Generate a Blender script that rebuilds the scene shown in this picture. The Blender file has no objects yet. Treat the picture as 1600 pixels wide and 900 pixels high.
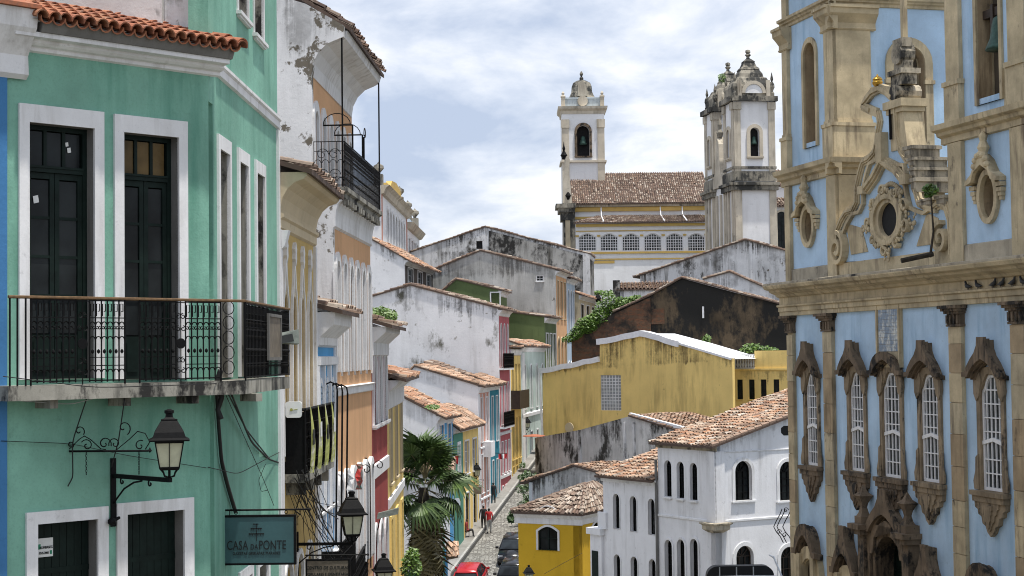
import bpy, math, random
from mathutils import Vector, Matrix
from mathutils.geometry import tessellate_polygon
random.seed(7)
R = math.radians
scene = bpy.context.scene
COL = scene.collection

# ------------------------------------------------------------------ camera
F = 2600.0                                   # focal length in photo pixels (photo 1600 wide)
PITCH = math.atan(105.0 / F)
ROLL = 0.012
CAMROT = (Matrix.Rotation(math.pi / 2 + PITCH, 3, 'X') @ Matrix.Rotation(ROLL * -1, 3, 'Z'))
cam_d = bpy.data.cameras.new('camera')
cam = bpy.data.objects.new('camera', cam_d)
COL.objects.link(cam)
cam.rotation_euler = CAMROT.to_euler()
cam_d.sensor_width = 36.0
cam_d.lens = 36.0 * F / 1600.0
cam_d.clip_start = 0.5
cam_d.clip_end = 6000
scene.camera = cam

# ------------------------------------------------------------------ light
SUN = Vector((0.17, -0.13, 0.95)).normalized()      # direction towards the sun
world = bpy.data.worlds.new('World')
scene.world = world
world.use_nodes = True
wn, wl = world.node_tree.nodes, world.node_tree.links
wn.clear()
sky = wn.new('ShaderNodeTexSky')
sky.sky_type = 'NISHITA'
sky.sun_disc = False
sky.sun_elevation = math.asin(SUN.z)
sky.sun_rotation = math.atan2(SUN.x, SUN.y)
sky.air_density = 1.0
sky.dust_density = 1.5
tc = wn.new('ShaderNodeTexCoord')
mp = wn.new('ShaderNodeMapping'); mp.inputs['Scale'].default_value = (1.0, 1.0, 2.4); mp.inputs['Location'].default_value = (0.37, 0.1, 0.55)
wl.new(tc.outputs['Generated'], mp.inputs['Vector'])
cn = wn.new('ShaderNodeTexNoise'); cn.inputs['Scale'].default_value = 6.0; cn.inputs['Detail'].default_value = 9; cn.inputs['Roughness'].default_value = 0.58
cn.inputs['Distortion'].default_value = 0.3
wl.new(mp.outputs[0], cn.inputs['Vector'])
cr = wn.new('ShaderNodeValToRGB')
cr.color_ramp.elements[0].position = 0.40; cr.color_ramp.elements[0].color = (4.3, 5.0, 6.4, 1)
cr.color_ramp.elements[1].position = 0.60; cr.color_ramp.elements[1].color = (8.5, 8.6, 8.8, 1)
e = cr.color_ramp.elements.new(0.50); e.color = (6.2, 6.7, 7.7, 1)
wl.new(cn.outputs['Fac'], cr.inputs[0])
cm = wn.new('ShaderNodeMixRGB'); cm.inputs[0].default_value = 0.88
wl.new(sky.outputs[0], cm.inputs[1]); wl.new(cr.outputs[0], cm.inputs[2])
bg = wn.new('ShaderNodeBackground'); bg.inputs['Strength'].default_value = 0.10
wl.new(cm.outputs[0], bg.inputs[0])
wo = wn.new('ShaderNodeOutputWorld'); wl.new(bg.outputs[0], wo.inputs[0])
sd = bpy.data.lights.new('sun', 'SUN'); sd.energy = 3.9; sd.angle = R(1.5); sd.color = (1.0, 0.955, 0.88)
so = bpy.data.objects.new('sun', sd); COL.objects.link(so)
so.rotation_euler = SUN.to_track_quat('Z', 'Y').to_euler()
so.location = (0, 0, 60)
scene.view_settings.view_transform = 'Standard'
scene.view_settings.look = 'None'
scene.view_settings.exposure = 0.40
scene.view_settings.gamma = 1.0
scene.render.engine = 'CYCLES'
scene.cycles.max_bounces = 5
scene.cycles.diffuse_bounces = 3
scene.cycles.use_denoising = True
scene.cycles.filter_width = 1.05

# ------------------------------------------------------------------ materials
def nodes(name):
    m = bpy.data.materials.new(name); m.use_nodes = True
    n = m.node_tree.nodes; l = m.node_tree.links
    return m, n, l, n['Principled BSDF']

def c4(c): return (c[0], c[1], c[2], 1)

def noise(n, l, scale, detail=5, rough=0.55, vec=None, mapscale=None):
    t = n.new('ShaderNodeTexNoise'); t.inputs['Scale'].default_value = scale
    t.inputs['Detail'].default_value = detail; t.inputs['Roughness'].default_value = rough
    g = n.get('GEO') or n.new('ShaderNodeNewGeometry'); g.name = 'GEO'
    src = g.outputs['Position']
    if mapscale:
        mpn = n.new('ShaderNodeMapping'); mpn.inputs['Scale'].default_value = mapscale
        l.new(src, mpn.inputs['Vector']); src = mpn.outputs[0]
    l.new(src, t.inputs['Vector'])
    return t.outputs['Fac']

def ramp(n, l, fac, a, b, va=0.0, vb=1.0):
    r = n.new('ShaderNodeMapRange'); r.inputs[1].default_value = a; r.inputs[2].default_value = b
    r.inputs[3].default_value = va; r.inputs[4].default_value = vb
    l.new(fac, r.inputs[0]); return r.outputs[0]

def mix(n, l, fac, a, b, mode='MIX'):
    m = n.new('ShaderNodeMixRGB'); m.blend_type = mode
    for i, x in enumerate((fac, a, b)):
        if isinstance(x, (int, float)): m.inputs[i].default_value = x
        elif isinstance(x, tuple): m.inputs[i].default_value = c4(x)
        else: l.new(x, m.inputs[i])
    return m.outputs[0]

def bump(n, l, p, h, strength=0.3, dist=0.02):
    b = n.new('ShaderNodeBump'); b.inputs['Strength'].default_value = strength; b.inputs['Distance'].default_value = dist
    l.new(h, b.inputs['Height']); l.new(b.outputs[0], p.inputs['Normal'])

def plaster(name, col, mottle=0.25, stain=0.3, stain_col=(.09, .085, .075), peel=0.0, peel_col=(.30, .25, .19), mould=0.0,
            mould_col=(.028, .027, .026), size=1.0, rough=0.85, peel_size=1.0, chips=0.35, run=0.0, run_col=(.055, .05, .045), run_len=2.4):
    """painted lime plaster with mottling, rain streaks, flaked patches and black mould"""
    m, n, l, p = nodes(name)
    f1 = noise(n, l, 0.5 / size, 6, 0.6)
    c = mix(n, l, ramp(n, l, f1, 0.3, 0.7), tuple(x * (1 - mottle) for x in col), tuple(min(1, x * (1 + mottle * .35)) for x in col))
    f1b = noise(n, l, 7 / size, 4, 0.6)
    c = mix(n, l, ramp(n, l, f1b, 0.25, 0.8, 0, mottle * 0.55), c, tuple(x * .62 for x in col))
    f1d = noise(n, l, 3.2 / size, 9, 0.72)
    c = mix(n, l, ramp(n, l, f1d, 0.60, 0.68, 0, chips), c, tuple(x * .40 for x in col))
    f1c = noise(n, l, 28 / size, 3, 0.7)
    c = mix(n, l, ramp(n, l, f1c, 0.52, 0.78, 0, mottle * 0.9), c, tuple(x * .45 for x in col))
    if stain:
        f2 = noise(n, l, 1.0, 6, 0.62, mapscale=(2.6 / size, 2.6 / size, 0.32 / size))
        f2b = noise(n, l, 0.33 / size, 3, 0.5)
        s = n.new('ShaderNodeMath'); s.operation = 'MULTIPLY'
        l.new(ramp(n, l, f2, 0.47, 0.74), s.inputs[0]); l.new(ramp(n, l, f2b, 0.38, 0.62, 0, stain * 2.0), s.inputs[1])
        s.use_clamp = True
        c = mix(n, l, s.outputs[0], c, stain_col)
    if peel:
        f3 = noise(n, l, 1.1 / peel_size, 10, 0.68)
        c = mix(n, l, ramp(n, l, f3, 0.70 - peel * .25, 0.725 - peel * .25), c, peel_col)
        f3b = noise(n, l, 4.0 / peel_size, 8, 0.7)
        c = mix(n, l, ramp(n, l, f3b, 0.78 - peel * .2, 0.80 - peel * .2), c, tuple(x * .55 for x in peel_col))
    if mould:
        f4 = noise(n, l, 0.42 / size, 10, 0.66, mapscale=(1, 1, .8))
        f5 = noise(n, l, 2.2 / size, 8, 0.7, mapscale=(1.3, 1.3, .5))
        a = n.new('ShaderNodeMath'); a.operation = 'MULTIPLY_ADD'; a.inputs[1].default_value = 0.45
        l.new(f5, a.inputs[0]); l.new(f4, a.inputs[2])
        c = mix(n, l, ramp(n, l, a.outputs[0], 0.92 - mould * .4, 1.02 - mould * .4), c, mould_col)
    if run:      # rain streaks that start at the bare top edge of the wall and die out downwards
        dr_ = n.new('ShaderNodeAttribute'); dr_.attribute_name = 'Drop'
        fs_ = noise(n, l, 1.0, 7, 0.66, mapscale=(3.4, 3.4, 0.16)); ft_ = noise(n, l, 5.0, 8, 0.7)
        q = n.new('ShaderNodeMath'); q.operation = 'MULTIPLY_ADD'; q.inputs[1].default_value = .35; l.new(ft_, q.inputs[0]); l.new(fs_, q.inputs[2])
        lim = n.new('ShaderNodeMath'); lim.operation = 'MULTIPLY_ADD'; lim.inputs[1].default_value = -1.0 / run_len * .30; l.new(dr_.outputs['Fac'], lim.inputs[0]); l.new(q.outputs[0], lim.inputs[2])
        has = n.new('ShaderNodeMath'); has.operation = 'GREATER_THAN'; has.inputs[1].default_value = .0005; l.new(dr_.outputs['Fac'], has.inputs[0])
        k_ = n.new('ShaderNodeMath'); k_.operation = 'MULTIPLY'; l.new(has.outputs[0], k_.inputs[0]); 
        pm = n.new('ShaderNodeMath'); pm.operation = 'MULTIPLY'; l.new(ramp(n, l, lim.outputs[0], .59, .71, 0, run), pm.inputs[0]); l.new(ramp(n, l, noise(n, l, .28, 5, .6), .42, .60), pm.inputs[1])
        l.new(pm.outputs[0], k_.inputs[1])
        c = mix(n, l, k_.outputs[0], c, run_col)
    l.new(c, p.inputs['Base Color']); p.inputs['Roughness'].default_value = rough
    p.inputs['Specular IOR Level'].default_value = 0.25
    bump(n, l, p, noise(n, l, 9 / size, 8, 0.7), 0.35, 0.02 * size)
    return m

def simple(name, col, rough=0.6, metal=0.0, var=0.2, scale=6, bmp=0.1, spec=0.4, second=None):
    m, n, l, p = nodes(name)
    f = noise(n, l, scale, 6, 0.6)
    c = mix(n, l, ramp(n, l, f, 0.3, 0.7), tuple(x * (1 - var) for x in col), tuple(min(1, x * (1 + var)) for x in col))
    if second:
        f2 = noise(n, l, scale * .4, 8, 0.65)
        c = mix(n, l, ramp(n, l, f2, 0.52, 0.60), c, second)
    l.new(c, p.inputs['Base Color']); p.inputs['Roughness'].default_value = rough; p.inputs['Metallic'].default_value = metal
    p.inputs['Specular IOR Level'].default_value = spec
    if bmp: bump(n, l, p, noise(n, l, scale * 3, 6, 0.6), bmp, 0.01)
    return m

def tile_mat(name, tint=(1, 1, 1)):
    m, n, l, p = nodes(name)
    a = n.new('ShaderNodeAttribute'); a.attribute_name = 'Col'
    f = noise(n, l, 14, 6, 0.65)
    c = mix(n, l, ramp(n, l, f, 0.3, 0.75, 0.0, 0.65), a.outputs['Color'], (.10, .075, .06))
    f2 = noise(n, l, 5, 8, 0.7)
    c = mix(n, l, ramp(n, l, f2, 0.58, 0.7, 0.0, 0.7), c, (.42, .36, .28))
    c = mix(n, l, 1.0, c, tint, 'MULTIPLY')
    l.new(c, p.inputs['Base Color']); p.inputs['Roughness'].default_value = 0.8; p.inputs['Specular IOR Level'].default_value = 0.25
    return m

def glass_mat(name, col=(.014, .017, .018), rough=0.12, spec=.14):
    m, n, l, p = nodes(name)
    f = noise(n, l, 1.3, 4, 0.5)
    c = mix(n, l, ramp(n, l, f, 0.35, 0.65), tuple(x * .4 for x in col), tuple(x * 1.5 for x in col))
    l.new(c, p.inputs['Base Color'])
    l.new(ramp(n, l, noise(n, l, 3, 3), 0.3, 0.7, rough * .6, rough * 1.8), p.inputs['Roughness'])
    p.inputs['Specular IOR Level'].default_value = spec
    return m

def brick_mat(name):
    m, n, l, p = nodes(name)
    g = n.new('ShaderNodeNewGeometry'); mp_ = n.new('ShaderNodeMapping'); mp_.inputs['Rotation'].default_value = (R(90), 0, 0)
    l.new(g.outputs['Position'], mp_.inputs['Vector'])
    b = n.new('ShaderNodeTexBrick'); b.inputs['Scale'].default_value = 2.2
    b.inputs['Color1'].default_value = (.20, .075, .035, 1); b.inputs['Color2'].default_value = (.12, .06, .035, 1); b.inputs['Mortar'].default_value = (.10, .085, .06, 1)
    b.inputs['Mortar Size'].default_value = .035
    l.new(mp_.outputs[0], b.inputs['Vector'])
    f = noise(n, l, .5, 9, 0.65)
    c = mix(n, l, ramp(n, l, f, 0.46, 0.6), b.outputs['Color'], (.028, .022, .018))
    l.new(c, p.inputs['Base Color']); p.inputs['Roughness'].default_value = .95
    bump(n, l, p, noise(n, l, 5, 8, .7), .6, .05)
    return m

def cobble_mat(name):
    m, n, l, p = nodes(name)
    g = n.new('ShaderNodeNewGeometry')
    v = n.new('ShaderNodeTexVoronoi'); v.inputs['Scale'].default_value = 4.2; v.inputs['Randomness'].default_value = .8
    l.new(g.outputs['Position'], v.inputs['Vector'])
    v2 = n.new('ShaderNodeTexVoronoi'); v2.feature = 'DISTANCE_TO_EDGE'; v2.inputs['Scale'].default_value = 4.2; v2.inputs['Randomness'].default_value = .8
    l.new(g.outputs['Position'], v2.inputs['Vector'])
    sx = n.new('ShaderNodeSeparateColor'); l.new(v.outputs['Color'], sx.inputs[0])
    c = mix(n, l, sx.outputs[0], (.13, .125, .115), (.34, .33, .30))
    c = mix(n, l, ramp(n, l, v2.outputs['Distance'], 0.02, 0.10), (.075, .07, .06), c)
    f = noise(n, l, .35, 6, .6)
    c = mix(n, l, ramp(n, l, f, .4, .7, 0, .5), c, (.15, .14, .115))
    l.new(c, p.inputs['Base Color']); p.inputs['Roughness'].default_value = .75
    bump(n, l, p, ramp(n, l, v2.outputs['Distance'], 0, .12), .8, .03)
    return m

def leaf_mat(name, a, b):
    m, n, l, p = nodes(name)
    oi = n.new('ShaderNodeAttribute'); oi.attribute_name = 'Col'
    c = mix(n, l, oi.outputs['Fac'], a, b)
    f = noise(n, l, 3, 5)
    c = mix(n, l, ramp(n, l, f, .35, .7, 0, .45), c, tuple(x * .5 for x in a))
    l.new(c, p.inputs['Base Color']); p.inputs['Roughness'].default_value = .5
    try:
        p.inputs['Subsurface Weight'].default_value = 0.0
    except Exception: pass
    return m

MT = dict(
    green=plaster('mint_plaster', (.235, .48, .375), .36, .42, (.075, .23, .17), chips=.30),
    white=plaster('white_plaster', (.81, .81, .83), .12, .30, (.34, .33, .32), run=.5, run_len=1.2, run_col=(.20, .19, .18)),
    trim=plaster('white_trim', (.80, .80, .81), .16, .35, (.34, .32, .29), size=.6),
    white_worn=plaster('worn_white_plaster', (.82, .82, .83), .18, .35, (.22, .21, .2), peel=.56, peel_col=(.17, .15, .12), peel_size=1.0, run=.8),
    white_stained=plaster('stained_white_plaster', (.82, .82, .84), .15, .45, (.30, .29, .27), peel=.20, peel_col=(.38, .37, .35), mould=.24, mould_col=(.12, .115, .09), size=1.6, run=.75, run_len=1.8),
    grey_worn=plaster('grey_weathered_plaster', (.58, .58, .56), .34, .7, (.20, .195, .17), peel=.16, peel_col=(.16, .15, .13), mould=.16, size=1.6, run=.7, run_len=2.6),
    black_mould=plaster('mould_blackened_plaster', (.46, .45, .43), .4, .6, mould=.60, mould_col=(.03, .029, .028), size=1.7),
    soot=plaster('soot_black_plaster', (.17, .125, .08), .6, .6, (.02, .02, .02), mould=.76, mould_col=(.024, .023, .022), size=2.2),
    ruin=plaster('ruined_wall_plaster', (.70, .69, .68), .3, .35, (.16, .155, .14), mould=.41, mould_col=(.05, .048, .044), size=1.2, run=.95),
    half_mould=plaster('half_moulded_plaster', (.74, .74, .75), .3, .6, (.12, .115, .10), peel=.3, peel_col=(.14, .12, .10), mould=.40, mould_col=(.06, .055, .048), size=1.6, run=.95, run_len=3),
    ochre=plaster('ochre_plaster', (.56, .40, .155), .2, .25, (.26, .18, .07)),
    mustard=plaster('mustard_plaster', (.86, .635, .235), .13, .36, (.26, .18, .07), mould=.15, mould_col=(.13, .085, .03), size=1.3, chips=.2, run=.8, run_len=1.5, run_col=(.07, .05, .025)),
    yellow=plaster('bright_yellow_plaster', (.66, .41, .03), .12, .18, (.30, .17, .01)),
    cream=plaster('cream_plaster', (.62, .52, .36), .2, .3, (.3, .25, .16)),
    peach=plaster('peach_plaster', (.70, .41, .22), .14, .2, (.35, .2, .1)),
    red=plaster('brick_red_plaster', (.33, .055, .05), .2, .2, (.1, .02, .02)),
    pink=plaster('rose_pink_plaster', (.50, .13, .15), .2, .3, (.16, .05, .05)),
    salmon=plaster('salmon_plaster', (.60, .30, .23), .2, .3, (.2, .1, .08)),
    teal=plaster('teal_plaster', (.03, .22, .30), .2, .2, (.01, .07, .09)),
    seagreen=plaster('sea_green_plaster', (.09, .27, .20), .2, .3, (.03, .09, .07)),
    dgreen=plaster('leaf_green_plaster', (.125, .17, .07), .25, .4, (.04, .055, .025)),
    mint=plaster('pale_mint_plaster', (.58, .68, .63), .2, .4, (.2, .25, .22)),
    skyblue=plaster('sky_blue_plaster', (.10, .36, .66), .2, .25, (.04, .14, .26)),
    paleblue=plaster('pale_blue_plaster', (.47, .58, .70), .2, .3, (.2, .25, .3)),
    blue_edge=plaster('deep_blue_plaster', (.06, .20, .42), .2, .2, (.02, .07, .15)),
    church=plaster('church_blue_plaster', (.50, .67, .85), .24, .5, (.24, .40, .56), size=1.0, chips=.28),
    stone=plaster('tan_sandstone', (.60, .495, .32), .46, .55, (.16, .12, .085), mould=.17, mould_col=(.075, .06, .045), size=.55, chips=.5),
    stone_b=plaster('tan_sandstone_grey', (.52, .44, .30), .46, .6, (.14, .11, .08), mould=.2, mould_col=(.075, .06, .045), size=.55, chips=.5),
    stone_c=plaster('tan_sandstone_brown', (.46, .35, .22), .46, .55, (.14, .10, .06), mould=.15, mould_col=(.075, .06, .045), size=.55, chips=.5),
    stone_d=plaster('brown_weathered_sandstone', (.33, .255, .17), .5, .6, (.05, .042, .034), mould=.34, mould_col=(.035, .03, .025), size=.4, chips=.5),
    pigeon=simple('pigeon_feathers', (.03, .032, .036), .6, 0, .4, 30, 0),
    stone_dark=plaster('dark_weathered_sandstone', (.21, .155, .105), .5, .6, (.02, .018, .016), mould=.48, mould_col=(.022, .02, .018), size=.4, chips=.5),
    stone_pale=plaster('pale_limestone', (.60, .54, .44), .35, .5, (.2, .17, .13), mould=.2, mould_col=(.12, .11, .09), size=1.2),
    stone_mould=plaster('lichen_stained_stone', (.48, .42, .32), .45, .7, (.08, .072, .06), mould=.36, mould_col=(.035, .034, .032), size=.8),
    far_white=plaster('far_white_plaster', (.83, .83, .84), .1, .18, (.40, .38, .36), size=3),
    far_trim=plaster('far_cream_stone', (.64, .57, .46), .3, .5, (.22, .19, .14), size=2),
    far_yellow=plaster('far_yellow_band', (.55, .38, .12), .2, .2, (.3, .2, .08), size=2),
    lichen=plaster('far_lichen_stone', (.36, .33, .27), .5, .7, (.05, .05, .045), mould=.58, mould_col=(.045, .045, .042), size=1.2),
    cement=plaster('cement', (.20, .195, .185), .35, .5, (.06, .06, .055), size=.5),
    slab=plaster('weathered_balcony_slab', (.36, .345, .30), .4, .9, (.05, .048, .042), mould=.47, size=.45),
    belfry=plaster('belfry_shadowed_stone', (.10, .08, .058), .4, .4, (.03, .025, .02)),  # shade of the hollow belfry put into this dark stone colour
    tile=tile_mat('clay_tile'),
    tile_dark=tile_mat('old_clay_tile', (.75, .72, .72)),
    glass=glass_mat('dark_glass'),
    glass_grey=glass_mat('dusty_glass', (.055, .06, .06), .22),
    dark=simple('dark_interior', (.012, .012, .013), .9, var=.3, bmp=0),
    dgwood=simple('dark_green_wood', (.007, .015, .0125), .55, var=.35, scale=5, bmp=.15, spec=.15),
    dwood=simple('dark_brown_wood', (.035, .022, .015), .6, var=.35, scale=4, bmp=.2),
    greywood=simple('grey_shutter_paint', (.40, .42, .43), .6, var=.15, scale=5, bmp=.1),
    whitewood=simple('white_joinery', (.74, .74, .75), .5, var=.08, scale=5, bmp=.05),
    iron=simple('black_iron', (.0055, .0055, .006), .6, 0, .4, 20, .2, .12),
    rust=simple('rusty_handrail', (.13, .075, .035), .75, .1, .4, 12, .3),
    cable=simple('black_cable', (.012, .012, .013), .6, 0, .3, 20, 0),
    lampglass=simple('frosted_lamp_glass', (.50, .50, .36), .35, 0, .12, 8, 0),
    bronze=simple('green_bronze', (.035, .075, .06), .5, .4, .4, 8, .2),
    gold=simple('gilded_metal', (.55, .33, .06), .35, .9, .3, 20, .2),
    signface=simple('teal_sign_face', (.045, .11, .12), .35, 0, .25, 1.2, 0),
    ink=simple('dark_lettering', (.006, .010, .011), .5, 0, .1, 5, 0),
    wood_sign=simple('grey_wood_sign', (.15, .125, .095), .7, 0, .3, 6, .2),
    plastic=simple('white_plastic', (.72, .73, .72), .4, 0, .08, 5, 0),
    flood=simple('grey_green_metal', (.25, .28, .25), .5, .2, .3, 8, .1),
    pvc=simple('white_sealant', (.80, .80, .82), .6, 0, .10, 3, .3),
    brick=brick_mat('old_brick'),
    cobble=cobble_mat('cobblestone'),
    kerbstone=plaster('kerb_stone', (.42, .41, .385), .3, .3, size=.6),
    paving=plaster('pavement_stone', (.29, .28, .26), .35, .3, (.15, .14, .12), size=.8),
    ground=plaster('earth', (.16, .15, .12), .4, .3, size=3),
    leaf=leaf_mat('bright_leaf', (.05, .115, .018), (.16, .27, .035)),
    leaf_dark=leaf_mat('dark_leaf', (.018, .05, .012), (.06, .12, .025)),
    palm_leaf=leaf_mat('palm_leaf', (.022, .05, .012), (.10, .165, .035)),
    palm_dead=leaf_mat('dry_palm_leaf', (.09, .075, .03), (.20, .17, .07)),
    bark=simple('palm_bark', (.04, .032, .024), .9, 0, .5, 5, .6),
    stem=simple('palm_stem', (.20, .17, .09), .7, 0, .3, 5, .1),
)
# ------------------------------------------------------------------ sight lines of the photograph -> places in the world
CAMINV = CAMROT.transposed()
def ray(px, py):
    return CAMROT @ Vector(((px - 800) / F, (450 - py) / F, -1.0))
def plan(px, d, py=555):
    r = ray(px, py); return Vector((r.x / r.y * d, d))
def at(px, py, d):
    r = ray(px, py); return r * (d / r.y)
def zat(x, y, py):
    a = CAMINV @ Vector((x, y, 0)); b = CAMINV @ Vector((0, 0, 1)); k = (450 - py) / F
    return (-k * a.z - a.y) / (b.y + k * b.z)

class Wall:
    """a vertical plane: local x along it (left to right seen from outside), local y into it, z up"""
    def __init__(s, p0, p1):
        s.p0 = Vector((p0[0], p0[1])); s.p1 = Vector((p1[0], p1[1]))
        s.t = (s.p1 - s.p0).normalized(); s.n = Vector((s.t.y, -s.t.x)); s.L = (s.p1 - s.p0).length
        s.mat = Matrix.Translation((s.p0.x, s.p0.y, 0)) @ Matrix.Rotation(math.atan2(s.t.y, s.t.x), 4, 'Z')
        s.holes = []
    def uz(s, px, py, out=0.0):
        r = ray(px, py); o = s.p0 + s.n * out
        k = (o.x * s.n.x + o.y * s.n.y) / (r.x * s.n.x + r.y * s.n.y)
        p = r * k
        return ((p.x - o.x) * s.t.x + (p.y - o.y) * s.t.y, p.z)
    def P(s, u, z, out=0.0):
        q = s.p0 + s.t * u + s.n * out; return Vector((q.x, q.y, z))
    def z(s, u, py, out=0.0):
        q = s.P(u, 0, out); return zat(q.x, q.y, py)
    def poly(s, pts, out=0.0): return [s.uz(a, b, out) for a, b in pts]
    def off(s, d): return Wall(s.p0 + s.n * d, s.p1 + s.n * d)

ID4 = Matrix.Identity(4)
WM = {}
def link(o, parent=None, M=ID4):
    COL.objects.link(o)
    o.matrix_basis = M
    WM[o.name] = M.copy()
    if parent is not None:
        o.parent = parent; o.matrix_parent_inverse = WM[parent.name].inverted()
    return o
def tag(o, label=None, cat=None, group=None, kind=None):
    if label: o['label'] = label
    if cat: o['category'] = cat
    if group: o['group'] = group
    if kind: o['kind'] = kind
    return o
def thing(name, label, cat, loc, group=None):
    o = bpy.data.objects.new(name, None); o.empty_display_size = .3
    link(o, None, Matrix.Translation(Vector((loc[0], loc[1], loc[2]))))
    return tag(o, label, cat, group, 'thing')

class MB:
    def __init__(s): s.v = []; s.f = []; s.m = []; s.c = []
    def face(s, idx, mi=0): s.f.append(idx); s.m.append(mi)
    def add(s, vs, fs, mi=0):
        b = len(s.v); s.v += [tuple(x) for x in vs]
        for f in fs: s.f.append([b + i for i in f]); s.m.append(mi)
    def box(s, x0, x1, y0, y1, z0, z1, mi=0):
        s.add([(x0, y0, z0), (x1, y0, z0), (x1, y1, z0), (x0, y1, z0), (x0, y0, z1), (x1, y0, z1), (x1, y1, z1), (x0, y1, z1)],
              [(0, 3, 2, 1), (4, 5, 6, 7), (0, 1, 5, 4), (1, 2, 6, 5), (2, 3, 7, 6), (3, 0, 4, 7)], mi)
    def prism(s, poly, y0, y1, mi=0, side=None):
        """outline in (x,z) between depths y0 (front, smaller) and y1"""
        n = len(poly)
        vs = [(a, y0, b) for a, b in poly] + [(a, y1, b) for a, b in poly]
        s.add(vs, [list(range(n)), list(range(2 * n - 1, n - 1, -1))], mi)
        b = len(s.v) - 2 * n
        for i in range(n):
            j = (i + 1) % n; s.face([b + i, b + n + i, b + n + j, b + j], mi if side is None else side)
    def ring(s, inner, outer, y0, y1, mi=0, closed=True):
        n = len(inner)
        vs = [(a, y0, b) for a, b in inner] + [(a, y0, b) for a, b in outer] + [(a, y1, b) for a, b in inner] + [(a, y1, b) for a, b in outer]
        fs = []
        for i in range(n if closed else n - 1):
            j = (i + 1) % n
            fs += [(i, j, n + j, n + i), (n + i, n + j, 3 * n + j, 3 * n + i), (i, 2 * n + i, 2 * n + j, j)]
        if not closed:
            for i in (0, n - 1): fs.append((i, n + i, 3 * n + i, 2 * n + i))
        s.add(vs, fs, mi)
    def ribbon(s, pts, w, y0, y1, mi=0):
        """a band of width w following (x,z) points"""
        a, b = [], []
        for i, p in enumerate(pts):
            q = pts[max(i - 1, 0)]; r = pts[min(i + 1, len(pts) - 1)]
            dx, dz = r[0] - q[0], r[1] - q[1]; L = math.hypot(dx, dz) or 1
            nx, nz = -dz / L * w / 2, dx / L * w / 2
            a.append((p[0] - nx, p[1] - nz)); b.append((p[0] + nx, p[1] + nz))
        s.ring(a, b, y0, y1, mi, closed=False)
    def sweep(s, prof, x0, x1, mi=0, caps=True):
        """a moulding profile [(outward, z)] along local x"""
        n = len(prof)
        vs = [(x0, -o, z) for o, z in prof] + [(x1, -o, z) for o, z in prof]
        fs = [(i, i + 1, n + i + 1, n + i) for i in range(n - 1)]
        if caps: fs += [list(range(n)), list(range(2 * n - 1, n - 1, -1))]
        s.add(vs, fs, mi)
    def tube(s, pts, r, n=5, mi=0, cap=True):
        pts = [Vector(p) for p in pts]
        rs = r if isinstance(r, (list, tuple)) else [r] * len(pts)
        b = len(s.v); prev = None
        for i, p in enumerate(pts):
            d = (pts[min(i + 1, len(pts) - 1)] - pts[max(i - 1, 0)])
            if d.length < 1e-9: d = Vector((0, 0, 1))
            d.normalize()
            if prev is None:
                prev = d.orthogonal().normalized()
            else:
                prev = prev - d * prev.dot(d)
                prev = prev.normalized() if prev.length > 1e-6 else d.orthogonal().normalized()
            q = d.cross(prev)
            for k in range(n):
                a = 2 * math.pi * k / n
                s.v.append(tuple(p + (prev * math.cos(a) + q * math.sin(a)) * rs[i]))
        for i in range(len(pts) - 1):
            for k in range(n):
                k2 = (k + 1) % n
                s.face([b + i * n + k, b + i * n + k2, b + (i + 1) * n + k2, b + (i + 1) * n + k], mi)
        if cap:
            s.face([b + k for k in range(n)][::-1], mi); s.face([b + (len(pts) - 1) * n + k for k in range(n)], mi)
    def lathe(s, prof, c=(0, 0, 0), n=10, mi=0, sx=1.0, sy=1.0, rot=0.0):
        """prof [(radius, z)] about the vertical at c; n=4 gives a square plan"""
        b = len(s.v)
        for r, z in prof:
            for k in range(n):
                a = 2 * math.pi * k / n + rot
                s.v.append((c[0] + r * math.cos(a) * sx, c[1] + r * math.sin(a) * sy, c[2] + z))
        for i in range(len(prof) - 1):
            for k in range(n):
                k2 = (k + 1) % n
                s.face([b + i * n + k, b + i * n + k2, b + (i + 1) * n + k2, b + (i + 1) * n + k], mi)
        s.face([b + k for k in range(n)][::-1], mi); s.face([b + (len(prof) - 1) * n + k for k in range(n)], mi)
    def sq(s, prof, c, mi=0, sx=1, sy=1):
        s.lathe([(r * math.sqrt(2), z) for r, z in prof], c, 4, mi, sx, sy, math.pi / 4)
    def mesh(s, name, mats, smooth=False):
        me = bpy.data.meshes.new(name)
        me.from_pydata(s.v, [], s.f)
        for m in mats: me.materials.append(m)
        if len(mats) > 1: me.polygons.foreach_set('material_index', s.m)
        if smooth: me.polygons.foreach_set('use_smooth', [True] * len(s.f))
        if s.c:
            at_ = me.color_attributes.new('Col', 'FLOAT_COLOR', 'POINT')
            flat = []
            for c in s.c: flat += [c[0], c[1], c[2], 1.0]
            at_.data.foreach_set('color', flat)
        me.update()
        return me

def mats_of(m):
    if isinstance(m, str): return [MT[m]]
    if isinstance(m, (list, tuple)): return [MT[x] if isinstance(x, str) else x for x in m]
    return [m]
def part(name, mb, mat, parent=None, W=None, smooth=False, M=None, kind=None):
    me = mb if isinstance(mb, bpy.types.Mesh) else mb.mesh(name, mats_of(mat), smooth)
    o = bpy.data.objects.new(name, me)
    link(o, parent, M if M is not None else (W.mat if W else ID4))
    if kind: o['kind'] = kind
    return o

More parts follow.
